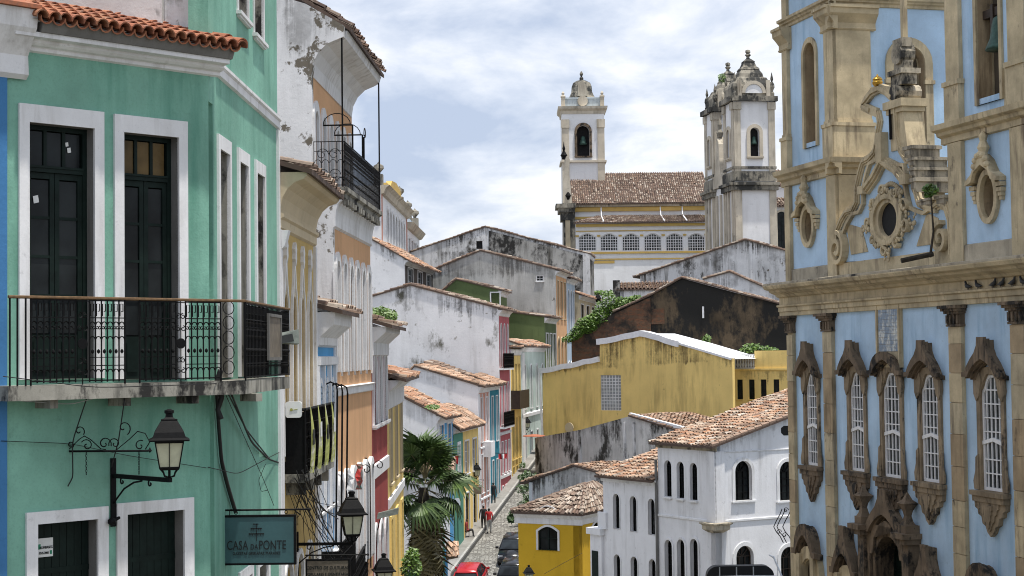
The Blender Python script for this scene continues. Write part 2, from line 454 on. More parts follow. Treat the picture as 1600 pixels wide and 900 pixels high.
# ------------------------------------------------------------------ openings
def shape(kind, w, h, base=0.0):
    a = w / 2
    if kind == 'rect': return [(-a, base), (a, base), (a, h), (-a, h)]
    if kind == 'round':
        n = 12; return [(-a, base), (a, base)] + [(a * math.cos(math.pi * i / n), h - a + a * math.sin(math.pi * i / n)) for i in range(n + 1)]
    if kind == 'seg':
        n = 8; rise = .22 * w; hh = h - rise
        return [(-a, base), (a, base)] + [(a - w * i / n, hh + rise * math.sin(math.pi * i / n)) for i in range(n + 1)]
    if kind == 'tall':
        n = 10; r = .9 * w; return [(-a, base), (a, base)] + [(a * math.cos(math.pi * i / n), h - r + r * math.sin(math.pi * i / n)) for i in range(n + 1)]
    if kind == 'bell':
        q = [(.5, .815), (.49, .845), (.40, .87), (.345, .90), (.30, .935), (.20, .975), (.10, .995), (0, .985)]
        return [(-a, base), (a, base)] + [(w * x, h * z) for x, z in q] + [(-w * x, h * z) for x, z in q[-2::-1]]
    if kind == 'oval':
        n = 24; return [(a * math.cos(2 * math.pi * i / n), h / 2 + h / 2 * math.sin(2 * math.pi * i / n)) for i in range(n)]
def half_w(poly, z):
    """half width of a symmetric outline at height z"""
    best = 0
    n = len(poly)
    for i in range(n):
        (x0, z0), (x1, z1) = poly[i], poly[(i + 1) % n]
        if (z0 - z) * (z1 - z) <= 0 and abs(z1 - z0) > 1e-9:
            best = max(best, abs(x0 + (x1 - x0) * (z - z0) / (z1 - z0)))
    return best

WC = {}
def window(H, W, u, z, w, h, kind='rect', sur=.12, surt=None, surp=.05, surmat='trim', sash='whitewood', nx=2, nz=4, bar=.03,
           fr=.06, recess=.16, sill=.08, pane='glass', name='window', arch_bars=0, split=False, meet=None, cut=True, surdrop=0.0, label=None, louver=False):
    """one window or door of thing H in wall W, its opening's foot at (u,z)"""
    key = (round(w, 3), round(h, 3), kind, sur, surt, surp, surmat, sash, nx, nz, bar, fr, recess, sill, pane, arch_bars, meet, surdrop, louver, name)
    op = shape(kind, w, h)
    if cut: W.holes.append([(u + a, z + b) for a, b in op])
    M = W.mat @ Matrix.Translation((u, 0, z))
    if key not in WC:
        ms = {}
        b = MB()
        inn = shape(kind, w - 2 * fr, h - fr, fr)
        if len(inn) == len(op): b.ring(inn, op, recess - .03, recess + .05)
        zs = [fr + (h - fr * 2) * i / nz for i in range(1, nz)]
        if kind == 'round' and arch_bars:
            hs = h - w / 2
            zs = [fr + (hs - fr) * i / nz for i in range(1, nz + 1)]
            for i in range(1, arch_bars):
                a = math.pi * i / arch_bars
                b.ribbon([(0, hs), (w / 2 * math.cos(a), hs + w / 2 * math.sin(a))], bar, recess - .02, recess + .03)
        for q in zs:
            if meet and abs(q - meet) < .12: continue
            hw = half_w(op, q); b.box(-hw + .01, hw - .01, recess - .02, recess + .02, q - bar / 2, q + bar / 2)
        for i in range(1, nx):
            x = -w / 2 + w * i / nx
            zt = h - .02
            for k in range(60):
                if half_w(op, zt) > abs(x) + .01: break
                zt -= h / 90
            if kind == 'round' and arch_bars: zt = h - w / 2
            b.box(x - bar / 2, x + bar / 2, recess - .022, recess + .022, fr * .5, zt)
        if meet:
            b.prism([(-w / 2 + .005, meet - .05), (-w * .2, meet + .02), (0, meet + .07), (w * .2, meet + .02), (w / 2 - .005, meet - .05), (w / 2 - .005, meet + .06),
                     (w * .2, meet + .13), (0, meet + .18), (-w * .2, meet + .13), (-w / 2 + .005, meet + .06)], recess - .06, recess + .03)
        if louver:
            k = int(h / .09)
            for i in range(k):
                q = fr + (h - 2 * fr) * (i + .5) / k; hw = half_w(op, q)
                if hw > .08: b.add([(-hw + .03, recess - .03, q - .03), (hw - .03, recess - .03, q - .03), (hw - .03, recess + .02, q + .03), (-hw + .03, recess + .02, q + .03)], [(0, 1, 2, 3)])
        ms['m'] = b.mesh(name, mats_of(sash))
        g = MB(); g.prism(shape(kind, w - .004, h - .004, .002), recess + .03, recess + .045); ms['pane'] = g.mesh('pane', mats_of(pane))
        if sur:
            st = surt if surt is not None else sur
            out = shape(kind, w + 2 * sur, h + st, -surdrop)
            s_ = MB()
            if len(out) == len(op): s_.ring([(a, (-surdrop if abs(b_) < 1e-6 else b_)) for a, b_ in op] if surdrop else op, out, -surp, .02)
            ms['sur'] = s_.mesh('surround', mats_of(surmat))
        if sill:
            s_ = MB(); ww = w / 2 + sur + .05; s_.box(-ww, ww, -surp - sill, .01, -sill - .005, -.005)
            s_.box(-ww + .06, ww - .06, -surp - sill * .5, .008, -sill * 1.7, -sill - .002)
            ms['sill'] = s_.mesh('sill', mats_of(surmat))
        WC[key] = ms
    ms = WC[key]
    o = part(name, ms['m'], None, H, M=M)
    if label: o['label'] = label
    part('pane', ms['pane'], None, o, M=M)
    if 'sur' in ms: part('surround', ms['sur'], None, o, M=M)
    if 'sill' in ms: part('sill', ms['sill'], None, o, M=M)
    return o

def win_px(H, W, x0, x1, y0, y1, **k):
    ym = (y0 + y1) / 2; xm = (x0 + x1) / 2
    u0 = W.uz(x0, ym)[0]; u1 = W.uz(x1, ym)[0]; zt = W.uz(xm, y0)[1]; zb = W.uz(xm, y1)[1]
    return window(H, W, (u0 + u1) / 2, zb, abs(u1 - u0), zt - zb, **k)
def win_row(H, W, u0, u1, n, frac, z0, z1, **k):
    st = (u1 - u0) / n
    return [window(H, W, u0 + st * (i + .5), z0, st * frac, z1 - z0, **k) for i in range(n)]

def wall(H, W, outer, mat, th=.35, name='wall', side=None):
    """the wall's face with its openings cut through, reveals and back"""
    loops = [[Vector((a, b)) for a, b in outer]] + [[Vector((a, b)) for a, b in h] for h in W.holes]
    tris = tessellate_polygon(loops)
    flat = [p for lp in loops for p in lp]
    b = MB(); n = len(flat)
    b.v = [(p.x, 0, p.y) for p in flat] + [(p.x, th, p.y) for p in flat]
    for t in tris:
        b.face(list(t)); b.face([i + n for i in t][::-1])
    k = 0
    for li, lp in enumerate(loops):
        c = len(lp)
        for i in range(c):
            j = (i + 1) % c; b.face([k + i, k + j, n + k + j, n + k + i], 1 if li and side else 0)
        k += c
    W.holes = []
    o = part(name, b, [mat, side] if side else mat, H, W)
    segs = [(outer[i], outer[(i + 1) % len(outer)]) for i in range(len(outer))]
    def ztop(u):
        best = -1e9
        for (a0, z0), (a1, z1) in segs:
            if abs(a1 - a0) > 1e-6 and min(a0, a1) - 1e-4 <= u <= max(a0, a1) + 1e-4: best = max(best, z0 + (z1 - z0) * (u - a0) / (a1 - a0))
        return best
    at_ = o.data.attributes.new('Drop', 'FLOAT', 'POINT')
    dv = [max(0, ztop(p.x) - p.y) + .001 for p in flat]
    at_.data.foreach_set('value', dv + dv)
    return o

# ------------------------------------------------------------------ roofs
PAL_PALE = [(.55, .46, .38), (.62, .54, .46), (.46, .36, .28), (.36, .27, .21), (.58, .48, .38), (.30, .22, .17)]
PAL = [(.48, .24, .13), (.42, .21, .125), (.52, .29, .17), (.36, .20, .13), (.56, .36, .24), (.28, .18, .13), (.46, .28, .19), (.62, .46, .34), (.40, .31, .24)]
PAL_OLD = [(.17, .11, .085), (.22, .14, .10), (.13, .09, .075), (.28, .19, .14), (.42, .34, .27), (.50, .43, .36), (.20, .14, .11), (.33, .25, .20)]
PAL_RED = [(.42, .15, .075), (.37, .13, .07), (.47, .19, .10), (.31, .115, .065), (.40, .17, .09)]
PAL_PINK = [(.58, .37, .25), (.50, .30, .19), (.64, .45, .33), (.42, .26, .17), (.56, .42, .31), (.33, .21, .14), (.26, .17, .12)]
def tile_shape(b, p, ax, up, nrm, w, ln, lift, seg=4, thick=True):
    """one barrel tile: p = middle of lower end, ax across, up along slope"""
    base = len(b.v)
    for e, (k, s_) in enumerate(((0, 1.0), (1, .82))):
        for i in range(seg + 1):
            a = math.pi * i / seg
            q = p + up * (ln * k) + ax * (math.cos(a) * w * .5 * s_) + nrm * (math.sin(a) * w * .50 * s_ + lift * (1 - k))
            b.v.append(tuple(q))
    for i in range(seg): b.face([base + i, base + i + 1, base + seg + 1 + i + 1, base + seg + 1 + i])
def tiles(E0, E1, R0, R1, sp=.24, course=.40, pal=PAL, seed=1, name='roof_tiles', parent=None, mat='tile', jitter=1.0):
    """barrel tiles over the quad eave E0-E1, ridge R0-R1, as one mass of small pieces"""
    rnd = random.Random(seed); b = MB()
    E0, E1, R0, R1 = map(Vector, (E0, E1, R0, R1))
    nrm = (E1 - E0).cross(R0 - E0).normalized() if (R0 - E0).length > (R1 - E1).length else (E1 - E0).cross(R1 - E1).normalized()
    if nrm.z < 0: nrm = -nrm
    W_ = max((E1 - E0).length, (R1 - R0).length); nc = max(2, int(W_ / sp))
    ax = (E1 - E0).normalized()
    for i in range(nc):
        t = (i + .5) / nc
        lo, hi = E0.lerp(E1, t), R0.lerp(R1, t)
        d = hi - lo; L = d.length
        if L < .15: continue
        up = d.normalized(); nr = max(1, int(round(L / course))); ln = L / nr
        tint = rnd.uniform(.8, 1.15)
        for k in range(nr):
            if rnd.random() < .012: continue
            c = rnd.choice(pal); f = rnd.uniform(.82, 1.18) * tint
            p = lo + up * (k * ln + rnd.gauss(0, .035) * jitter) + ax * rnd.gauss(0, .016) * jitter + nrm * (rnd.uniform(.0, .03) * jitter + .05 * math.sin(i * .31 + seed) * math.sin(k * .5 + i * .07))
            a0 = len(b.v)
            tile_shape(b, p, (ax + up * rnd.gauss(0, .06) * jitter).normalized(), up, nrm, sp * .74, ln * 1.12, .04)
            b.c += [(min(1, c[0] * f), min(1, c[1] * f), min(1, c[2] * f))] * (len(b.v) - a0)
    return part(name, b, mat, parent, kind='stuff')
def roof_quad(H, E0, E1, R0, R1, sp=.24, course=.4, pal=PAL, seed=1, mat='tile', th=.10, name='roof', deck='tile_dark', jitter=1.0):
    """a roof slope: deck slab with barrel tiles on it"""
    E0, E1, R0, R1 = map(Vector, (E0, E1, R0, R1))
    b = MB(); dn = Vector((0, 0, -th))
    vs = [E0, E1, R1, R0, E0 + dn, E1 + dn, R1 + dn, R0 + dn]
    b.add(vs, [(0, 1, 2, 3), (7, 6, 5, 4), (0, 4, 5, 1), (1, 5, 6, 2), (2, 6, 7, 3), (3, 7, 4, 0)])
    b.c = [(.14, .10, .08)] * len(b.v)
    o = part(name, b, 'tile_dark', H)
    tiles(E0, E1, R0, R1, sp, course, pal, seed, parent=o, mat=mat, jitter=jitter)
    return o

def gable_house(name, label, N, Fp, outline, base, gmat, fmat, group=None, over=.45, sp=.3, course=.5, pal=PAL, seed=1, gholes=None, fac=None, cat='house',
                roofmat='tile', leftdrop=None, eave_trim='trim'):
    """row house whose blank party wall faces us; N-Fp is its street front, outline the party wall's top edge (photo sight lines, left to right)"""
    t = (Fp - N).normalized(); pl = Vector((-t.y, t.x))
    Wg = Wall(N + pl * 30, N); Wf = Wall(N, Fp)
    pts = [Wg.uz(a, b) for a, b in outline]
    pts = [p for p in pts if p[0] < 30 - .05]
    last = Wg.uz(*outline[-1])
    p0 = pts[-1]; k = (30 - p0[0]) / max(last[0] - p0[0], .01)
    ez = p0[1] + (last[1] - p0[1]) * k if last[0] > p0[0] else last[1]
    pts.append((30.0, ez))
    H = thing(name, label, cat, (N.x, N.y, base), group)
    if gholes: gholes(H, Wg)
    wall(H, Wg, [(pts[0][0], base), (30, base)] + pts[::-1], gmat)
    if fac: fac(H, Wf, ez)
    wall(H, Wf, [(.351, base), (Wf.L, base), (Wf.L, ez - .02), (.351, ez - .02)], fmat, name='front_wall')
    L = Wf.L
    b = MB()
    P = lambda u, z, s: tuple(Wg.P(u, z, -s))
    u0, z0 = pts[0]
    b.add([P(u0, base, .36), P(u0, base, L), P(u0, z0, L), P(u0, z0, .36)], [(0, 1, 2, 3)])
    n = len(pts)
    b.add([P(u, z, L) for u, z in pts] + [P(30, base, L), P(u0, base, L)], [list(range(n + 2))])
    part('rear_wall', b, gmat, H)
    # roof slopes
    for i in range(len(pts) - 1):
        a, c = pts[i], pts[i + 1]
        if i == len(pts) - 2:
            d = Vector((c[0] - a[0], c[1] - a[1])); d = d / max(abs(d.x), .01) * over
            c = (c[0] + d.x, c[1] + d.y)
        lo, hi = (a, c) if a[1] < c[1] else (c, a)
        q = lambda p, s: Vector(P(p[0], p[1] + .09, s))
        roof_quad(H, q(lo, -.10), q(lo, L - .02), q(hi, -.10), q(hi, L - .02), sp, course, pal, seed + i, roofmat)
    # eave cornice
    b = MB(); b.sweep([(0, ez - .55), (.06, ez - .5), (.10, ez - .36), (over * .55, ez - .14), (over * .75, ez - .10), (over * .75, ez - .03 - over * .2), (0, ez - .02 - over * .1)], .0, L - .03)
    part('cornice', b, eave_trim, H, Wf)
    return H, Wg, Wf, ez

def leaves(name, blobs, n, size, mat, parent=None, seed=3, flat=0.0):
    """leaf-sized faces spread through clumps [(centre, radius vector)]"""
    rnd = random.Random(seed); b = MB()
    tot = sum(r.x * r.y * r.z for _, r in blobs) ** 1.0
    for c, r in blobs:
        k = max(8, int(n * (r.x * r.y * r.z) / tot))
        for _ in range(k):
            while True:
                p = Vector((rnd.uniform(-1, 1), rnd.uniform(-1, 1), rnd.uniform(-1, 1)))
                if p.length < 1: break
            if rnd.random() < .6 and p.length > 1e-3: p = p.normalized() * rnd.uniform(.75, 1.08)
            q = c + Vector((p.x * r.x, p.y * r.y, p.z * r.z))
            d1 = Vector((rnd.gauss(0, 1), rnd.gauss(0, 1), rnd.gauss(0, .7))).normalized(); d2 = d1.orthogonal().normalized()
            s = size * rnd.uniform(.6, 1.4); col = rnd.random()
            a0 = len(b.v)
            b.v += [tuple(q - d1 * s), tuple(q + d2 * s * .45), tuple(q + d1 * s), tuple(q - d2 * s * .45)]
            b.face([a0, a0 + 1, a0 + 2, a0 + 3]); b.c += [(col, col, col)] * 4
    return part(name, b, mat, parent)

def text(body, size, mat, M, parent, name='lettering', sx=1.0, ext=.004):
    cu = bpy.data.curves.new(name, 'FONT'); cu.body = body; cu.size = size; cu.align_x = 'CENTER'; cu.align_y = 'CENTER'; cu.extrude = ext
    cu.materials.append(MT[mat])
    tmp = bpy.data.objects.new('tmp', cu); me = bpy.data.meshes.new_from_object(tmp)
    bpy.data.objects.remove(tmp)
    o = bpy.data.objects.new(name, me)
    link(o, parent, M @ Matrix.Rotation(math.pi / 2, 4, 'X') @ Matrix.Diagonal((sx, 1, 1, 1)))
    return o
def arc(cx, cz, r, a0, a1, n=8):
    return [(cx + r * math.cos(R(a0 + (a1 - a0) * i / n)), cz + r * math.sin(R(a0 + (a1 - a0) * i / n))) for i in range(n + 1)]
def spiral(cx, cz, r0, r1, a0, a1, n=16):
    return [(cx + (r0 + (r1 - r0) * i / n) * math.cos(R(a0 + (a1 - a0) * i / n)), cz + (r0 + (r1 - r0) * i / n) * math.sin(R(a0 + (a1 - a0) * i / n))) for i in range(n + 1)]
def xz(pts, y=0): return [(a, y, b) for a, b in pts]

# ------------------------------------------------------------------ ground
PROF = [(-60, -2.2), (0, -2.6), (25, -5.4), (45, -9.0), (62, -11.9), (80, -14.0), (90, -13.9), (98, -13.15), (110, -11.7), (126, -9.8), (142, -7.9), (165, -4.6), (200, 0), (240, 4), (420, 5), (5000, 6)]
def gz(y):
    for (a, za), (b, zb) in zip(PROF, PROF[1:]):
        if y <= b: return za + (zb - za) * (y - a) / (b - a)
    return PROF[-1][1]
def street_x(y): return -2.4 + .152 * (y - 114)            # left building line of the street
b = MB(); ys = [-60, -30, 0, 12, 25, 35, 45, 55, 62, 70, 80, 86, 90, 94, 98, 104, 110, 118, 126, 134, 142, 152, 165, 180, 200, 240, 420, 1200, 5000]
for y in ys:
    for x in (-4000 if y > 1000 else -400, -60, -20, -5, 5, 20, 60, 4000 if y > 1000 else 400): b.v.append((x, y, gz(y) - .03))
for i in range(len(ys) - 1):
    for k in range(7): b.face([i * 8 + k, i * 8 + k + 1, i * 8 + 9 + k, i * 8 + 8 + k])
tag(part('ground', b, 'ground'), 'bare earth and paving under the hillside town', 'ground', kind='structure')
b = MB(); yy = [70 + 3 * i for i in range(31)]
for y in yy:
    x = street_x(max(y, 97)); b.v += [(x + .78, y, gz(y)), (x + 7.5, y, gz(y))]
for i in range(len(yy) - 1): b.face([2 * i, 2 * i + 1, 2 * i + 3, 2 * i + 2])
tag(part('street', b, 'cobble'), 'grey cobbled street climbing between the houses', 'street', kind='structure')
b = MB()
for y in yy:
    x = street_x(max(y, 97)); b.v += [(x - .3, y, gz(y) + .12), (x + .63, y, gz(y) + .12)]
for i in range(len(yy) - 1): b.face([2 * i, 2 * i + 1, 2 * i + 3, 2 * i + 2])
pv = part('pavement', b, 'paving'); tag(pv, 'narrow stone pavement along the coloured house fronts', 'pavement', kind='structure')
b = MB()
for i in range(len(yy) - 1):
    y0, y1 = yy[i], yy[i + 1] - .05; xa, xb = street_x(max(y0, 97)), street_x(max(y1, 97))
    b.add([(xa + .63, y0, gz(y0) - .1), (xa + .78, y0, gz(y0) - .1), (xb + .78, y1, gz(y1) - .1), (xb + .63, y1, gz(y1) - .1),
           (xa + .63, y0, gz(y0) + .125), (xa + .78, y0, gz(y0) + .125), (xb + .78, y1, gz(y1) + .125), (xb + .63, y1, gz(y1) + .125)],
          [(4, 5, 6, 7), (0, 1, 5, 4), (1, 2, 6, 5), (2, 3, 7, 6), (3, 0, 4, 7)])
tag(part('kerb', b, 'kerbstone', pv), kind='structure')
b = MB()
for y in yy:
    x = street_x(max(y, 97)); b.v += [(x + .78, y, gz(y) + .004), (x + .98, y, gz(y) + .004)]
for i in range(len(yy) - 1): b.face([2 * i, 2 * i + 1, 2 * i + 3, 2 * i + 2])
part('gutter', b, simple('wet_gutter', (.03, .03, .028), .5), pv)
# ================================================================== mint green corner house
C = plan(326.5, 25, 350)
tf = Vector((.70, .714)).normalized()
WF = Wall(C - tf * 6.0, C)
ts = Vector((.0135, 1)).normalized()
WS = Wall(C, C + ts * 6.75)
H = thing('corner_house', 'mint green corner house with white door surrounds and a wraparound iron balcony', 'house', (C.x, C.y, -5.6))
uL = WF.uz(9, 400)[0]
zt = WF.z(WF.L, 117)
Z0 = -7.0

def french_door(x0, x1, y0, y1, notes):
    ym = (y0 + y1) / 2; u0, u1 = WF.uz(x0, ym)[0], WF.uz(x1, ym)[0]
    zt_, zb = WF.uz((x0 + x1) / 2, y0)[1], WF.uz((x0 + x1) / 2, y1)[1]
    w, h, u = u1 - u0, zt_ - zb, (u0 + u1) / 2
    WF.holes.append([(u0, zb), (u1, zb), (u1, zt_), (u0, zt_)])
    M = WF.mat @ Matrix.Translation((u, 0, zb))
    b = MB(); y = .17; a = w / 2
    fr = .07
    b.box(-a, -a + fr, y, y + .1, 0, h); b.box(a - fr, a, y, y + .1, 0, h); b.box(-a, a, y - .003, y + .1, h - fr, h)
    tz = h * .815
    b.box(-a + fr, a - fr, y - .02, y + .1, tz, tz + .085); b.box(-a + fr, a - fr, y - .035, y + .02, tz + .06, tz + .09)
    panes = []
    pw = (w - 2 * fr) / 3
    for i in range(3):
        x = -a + fr + pw * i
        if i: b.box(x - .025, x + .025, y + .01, y + .07, tz + .085, h - fr)
        panes.append((x + .03, x + pw - .03, tz + .10, h - fr - .015))
    lw = (w - 2 * fr) / 2
    for s in range(2):
        x = -a + fr + lw * s
        b.box(x + .004, x + .075, y + .01, y + .065, 0, tz - .004); b.box(x + lw - .075, x + lw - .004, y + .012, y + .065, 0, tz - .004)
        b.box(x + .075, x + lw - .075, y + .014, y + .06, tz - .09, tz - .006); b.box(x + .075, x + lw - .075, y + .02, y + .06, 0, .62)
        b.box(x + .11, x + lw - .11, y + .006, y + .03, .10, .52)
        k = 4; ph = (tz - .09 - .62) / k
        for i in range(k):
            z = .62 + ph * i
            if i: b.box(x + .075, x + lw - .075, y + .016, y + .055, z - .02, z + .02)
            panes.append((x + .078, x + lw - .078, z + .018, z + ph - .018))
    o = part('door', b, 'dgwood', H, M=M)
    for i, (xa, xb, za, zb_) in enumerate(panes):
        g = MB(); g.box(xa, xb, y + .035, y + .042, za, zb_)
        part('pane', g, 'glass' if i > 2 or notes else 'pane_amber', o, M=M)
    for (nx_, nz_, s_) in notes:
        g = MB(); g.add([(nx_ * a, y + .02, nz_ * h), (nx_ * a + s_, y + .02, nz_ * h + s_ * .25), (nx_ * a + s_ * .8, y + .018, nz_ * h + s_ * 1.5), (nx_ * a - s_ * .2, y + .018, nz_ * h + s_ * 1.25)], [(0, 1, 2, 3)])
        part('paper_note', g, 'plastic', o, M=M)
    b = MB(); b.ring([(-a, 0), (a, 0), (a, h), (-a, h)], [(-a - .155, 0), (a + .155, 0), (a + .155, h + .25), (-a - .155, h + .25)], -.045, .03)
    part('surround', b, 'trim', o, M=M)
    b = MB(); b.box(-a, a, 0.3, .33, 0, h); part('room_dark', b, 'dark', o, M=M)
MT['pane_amber'] = glass_mat('amber_glass', (.10, .065, .025), .2)  # amber base colour for the second door's transom panes
french_door(44, 146, 196, 592, [(.42, .90, .055), (-.62, .69, .08), (.36, .925, .045)])
french_door(192, 278, 211, 592, [])

def board_door(x0, x1, y0):
    u0, u1 = WF.uz(x0, 850)[0], WF.uz(x1, 850)[0]; z1 = WF.uz((x0 + x1) / 2, y0)[1]; zb = z1 - 3.0
    w, h, u = u1 - u0, z1 - zb, (u0 + u1) / 2; a = w / 2
    WF.holes.append([(u0, zb), (u1, zb), (u1, z1), (u0, z1)])
    M = WF.mat @ Matrix.Translation((u, 0, zb))
    b = MB()
    for s in (-1, 1):
        b.box(min(0, s * a) + .004, max(0, s * a) - .004, .22, .26, 0, h)
    b.box(-a, a, .20, .225, h * .76, h * .785); b.box(-a, a, .20, .225, h * .3, h * .33)
    o = part('door', b, 'dgwood', H, M=M)
    n = 8
    for i in range(n):
        g = MB(); g.box(-a + w * i / n + .004, -a + w * (i + 1) / n - .004, .208, .222, .01, h - .01)
        part('plank', g, 'dgwood', o, M=M)
    b = MB(); b.ring([(-a, 0), (a, 0), (a, h), (-a, h)], [(-a - .17, 0), (a + .17, 0), (a + .17, h + .17), (-a - .17, h + .17)], -.045, .03)
    part('surround', b, 'trim', o, M=M)
    return M, a, h
M1, a1, h1 = board_door(57, 151, 815)
M2, a2, h2 = board_door(197, 286, 800)
outer = [(uL, Z0), (WF.L, Z0), (WF.L, zt), (uL, zt)]
wall(H, WF, outer, 'green', th=.32, side='cement', name='front_wall')

# notice on the left door
N1 = thing('door_notice', 'small white paper notice with green print on the dark left-hand ground floor door', 'notice', M1.translation)
b = MB(); ux0, uz0 = WF.uz(79, 872); ux1, uz1 = WF.uz(104, 840)
mu, mz = (ux0 + ux1) / 2, (uz0 + uz1) / 2
hw, hh = (ux1 - ux0) / 2, (uz1 - uz0) / 2
MN = WF.mat @ Matrix.Translation((mu - .10, .19, mz))
b.box(-hw, hw, 0, .004, -hh, hh); part('sheet', b, 'plastic', N1, M=MN)
MT['greenink'] = simple('green_print', (.02, .22, .12), .5, var=.1, bmp=0)
text('BOMBASEG', .05, 'ink', MN @ Matrix.Translation((.015, -.006, .0)), N1, sx=.8)
text('3245.2802', .045, 'ink', MN @ Matrix.Translation((-.02, -.006, -.075)), N1, sx=.8)
for q_ in ((hw * .6, hw * .85, -hh * .75, -hh * .35), (-hw * .85, -hw * .55, -.02, .05)): b = MB(); b.box(q_[0], q_[1], -.004, 0, q_[2], q_[3]); part('green_mark', b, 'greenink', N1, M=MN)

# side wall
def zS(px, py): return WS.uz(px, py)[1]
for (x0, x1, yt) in ((342, 357, 238), (373, 386, 257), (400, 411.5, 274)):
    u0, u1 = WS.uz(x0, 400)[0], WS.uz(x1, 400)[0]; z1 = WS.uz((x0 + x1) / 2, yt)[1]
    window(H, WS, (u0 + u1) / 2, -.3, u1 - u0, z1 + .3, sur=.14, surt=.22, surp=.04, sash='dgwood', nx=2, nz=6, fr=.06, recess=.22, sill=0, name='window')
for (x0, x1, yb) in ((371, 386, 26), (396, 410, 60)):
    u0, u1 = WS.uz(x0, 20)[0], WS.uz(x1, 20)[0]; z0 = WS.uz((x0 + x1) / 2, yb)[1]
    window(H, WS, (u0 + u1) / 2, z0, u1 - u0, 1.9, sur=.08, surp=.03, sash='dgwood', nx=2, nz=3, recess=.22, sill=.06)
for i in range(3):
    window(H, WS, 1.2 + i * 1.75, -6.4, 1.0, 2.75, sur=.16, surp=.04, sash='dgwood', nx=2, nz=3, recess=.22, sill=0, name='door')
zr = 8.6
wall(H, WS, [(.325, Z0), (WS.L, Z0), (WS.L, zr), (.325, zr)], 'green', th=.32, side='slab', name='side_wall')
b = MB(); b.box(0.0, .325, 0, .3, zt - .4, zr); part('corner_pier', b, 'green', H, WS)
za, zb_ = WS.uz(347, 118)[1], WS.uz(417, 176)[1]
b = MB(); zm = (za + zb_) / 2; b.sweep([(0, zm - .12), (.05, zm - .1), (.05, zm + .02), (.085, zm + .05), (.085, zm + .10), (0, zm + .12)], .55, WS.L); part('string_course', b, 'trim', H, WS)
b = MB(); b.sweep([(0, Z0), (.05, Z0), (.05, zm - .14), (0, zm - .14)], WS.L - .16, WS.L + .0); part('pilaster', b, 'trim', H, WS)

# tall block behind the low roof (white and blackened walls)
WB = Wall(C + Vector((-12, .32)), C + Vector((-.003, .32)))
ub = WB.uz(257, 30)[0]
b = MB(); b.box(ub, WB.L - .03, 0, .3, zt - .3, zr); part('upper_wall', b, 'white_stained', H, WB)
b = MB(); b.box(0, ub - .01, -.15, .3, zt - .3, zr); part('upper_rear_wall', b, 'ruin', H, WB)

# cornice of the front
u_end = WF.L + .18
zc = zt
pr = [(0, zc - .02), (.05, zc), (.05, zc + .05), (.12, zc + .065), (.16, zc + .10), (.16, zc + .135), (.30, zc + .15), (.30, zc + .215), (0, zc + .215)]
b = MB(); b.sweep(pr, uL - .02, u_end); part('cornice', b, 'trim', H, WF)
b = MB(); b.sweep([(0, zc + .217), (.33, zc + .217), (.40, zc + .36), (0, zc + .37)], uL + .35, u_end + .03); part('eave_board', b, 'cement', H, WF)
# roof of separate barrel tiles
ro = MB(); ro.add([(uL + .2, -.40, zc + .375), (u_end + .05, -.40, zc + .375), (u_end + .05, 3.2, zc + 1.52), (uL + .2, 3.2, zc + 1.52)], [(0, 1, 2, 3)])
roof = part('roof', ro, 'cement', H, WF)
rnd = random.Random(5); tm = []
for c in PAL_RED:
    bb = MB(); tile_shape(bb, Vector((0, 0, 0)), Vector((1, 0, 0)), Vector((0, 1, 0)), Vector((0, 0, 1)), .2, .5, .03, 6)
    k = len(bb.v); bb.v += [(v[0] * .86, v[1] + .001, v[2] - .018) for v in bb.v[:k]]
    for f in list(bb.f): bb.face([i + k for i in f][::-1])
    n_ = k // 2
    for i in range(n_ - 1): bb.face([i, i + 1, k + i + 1, k + i])
    bb.c = [c] * len(bb.v); tm.append(bb.mesh('tile', mats_of('tile'), False))
sl = math.atan2(1.15, 3.6)
nt = int((u_end + .05 - uL - .2) / .185)
for k in range(5):
    for i in range(nt + 1):
        x = uL + .28 + .185 * i; q = k * .42 - .50 + rnd.uniform(-.02, .02)
        M = WF.mat @ Matrix.Translation((x + rnd.uniform(-.008, .008), q * math.cos(sl), zc + .40 + (q + .4) * math.sin(sl))) @ Matrix.Rotation(sl, 4, 'X') @ Matrix.Rotation(rnd.uniform(-.04, .04), 4, 'Z')
        part('tile', rnd.choice(tm), None, roof, M=M)
    # channel tiles between
    if k == 0:
        for i in range(nt):
            x = uL + .28 + .185 * (i + .5)
            M = WF.mat @ Matrix.Translation((x, -.46, zc + .435)) @ Matrix.Rotation(sl, 4, 'X') @ Matrix.Rotation(math.pi, 4, 'Y')
            part('channel_tile', tm[i % 3], None, roof, M=M)
for i in range(12):   # verge caps along the street corner
    q = -.5 + i * .38
    M = WF.mat @ Matrix.Translation((u_end + .10, q * math.cos(sl), zc + .43 + (q + .4) * math.sin(sl))) @ Matrix.Rotation(sl, 4, 'X')
    if i < 2: part('tile', tm[i % 5], None, roof, M=M)

# balcony
pj = .58
zrail = WF.z(WF.L * .7, 467, pj); zfl = -.33
BF = WF.off(pj); 
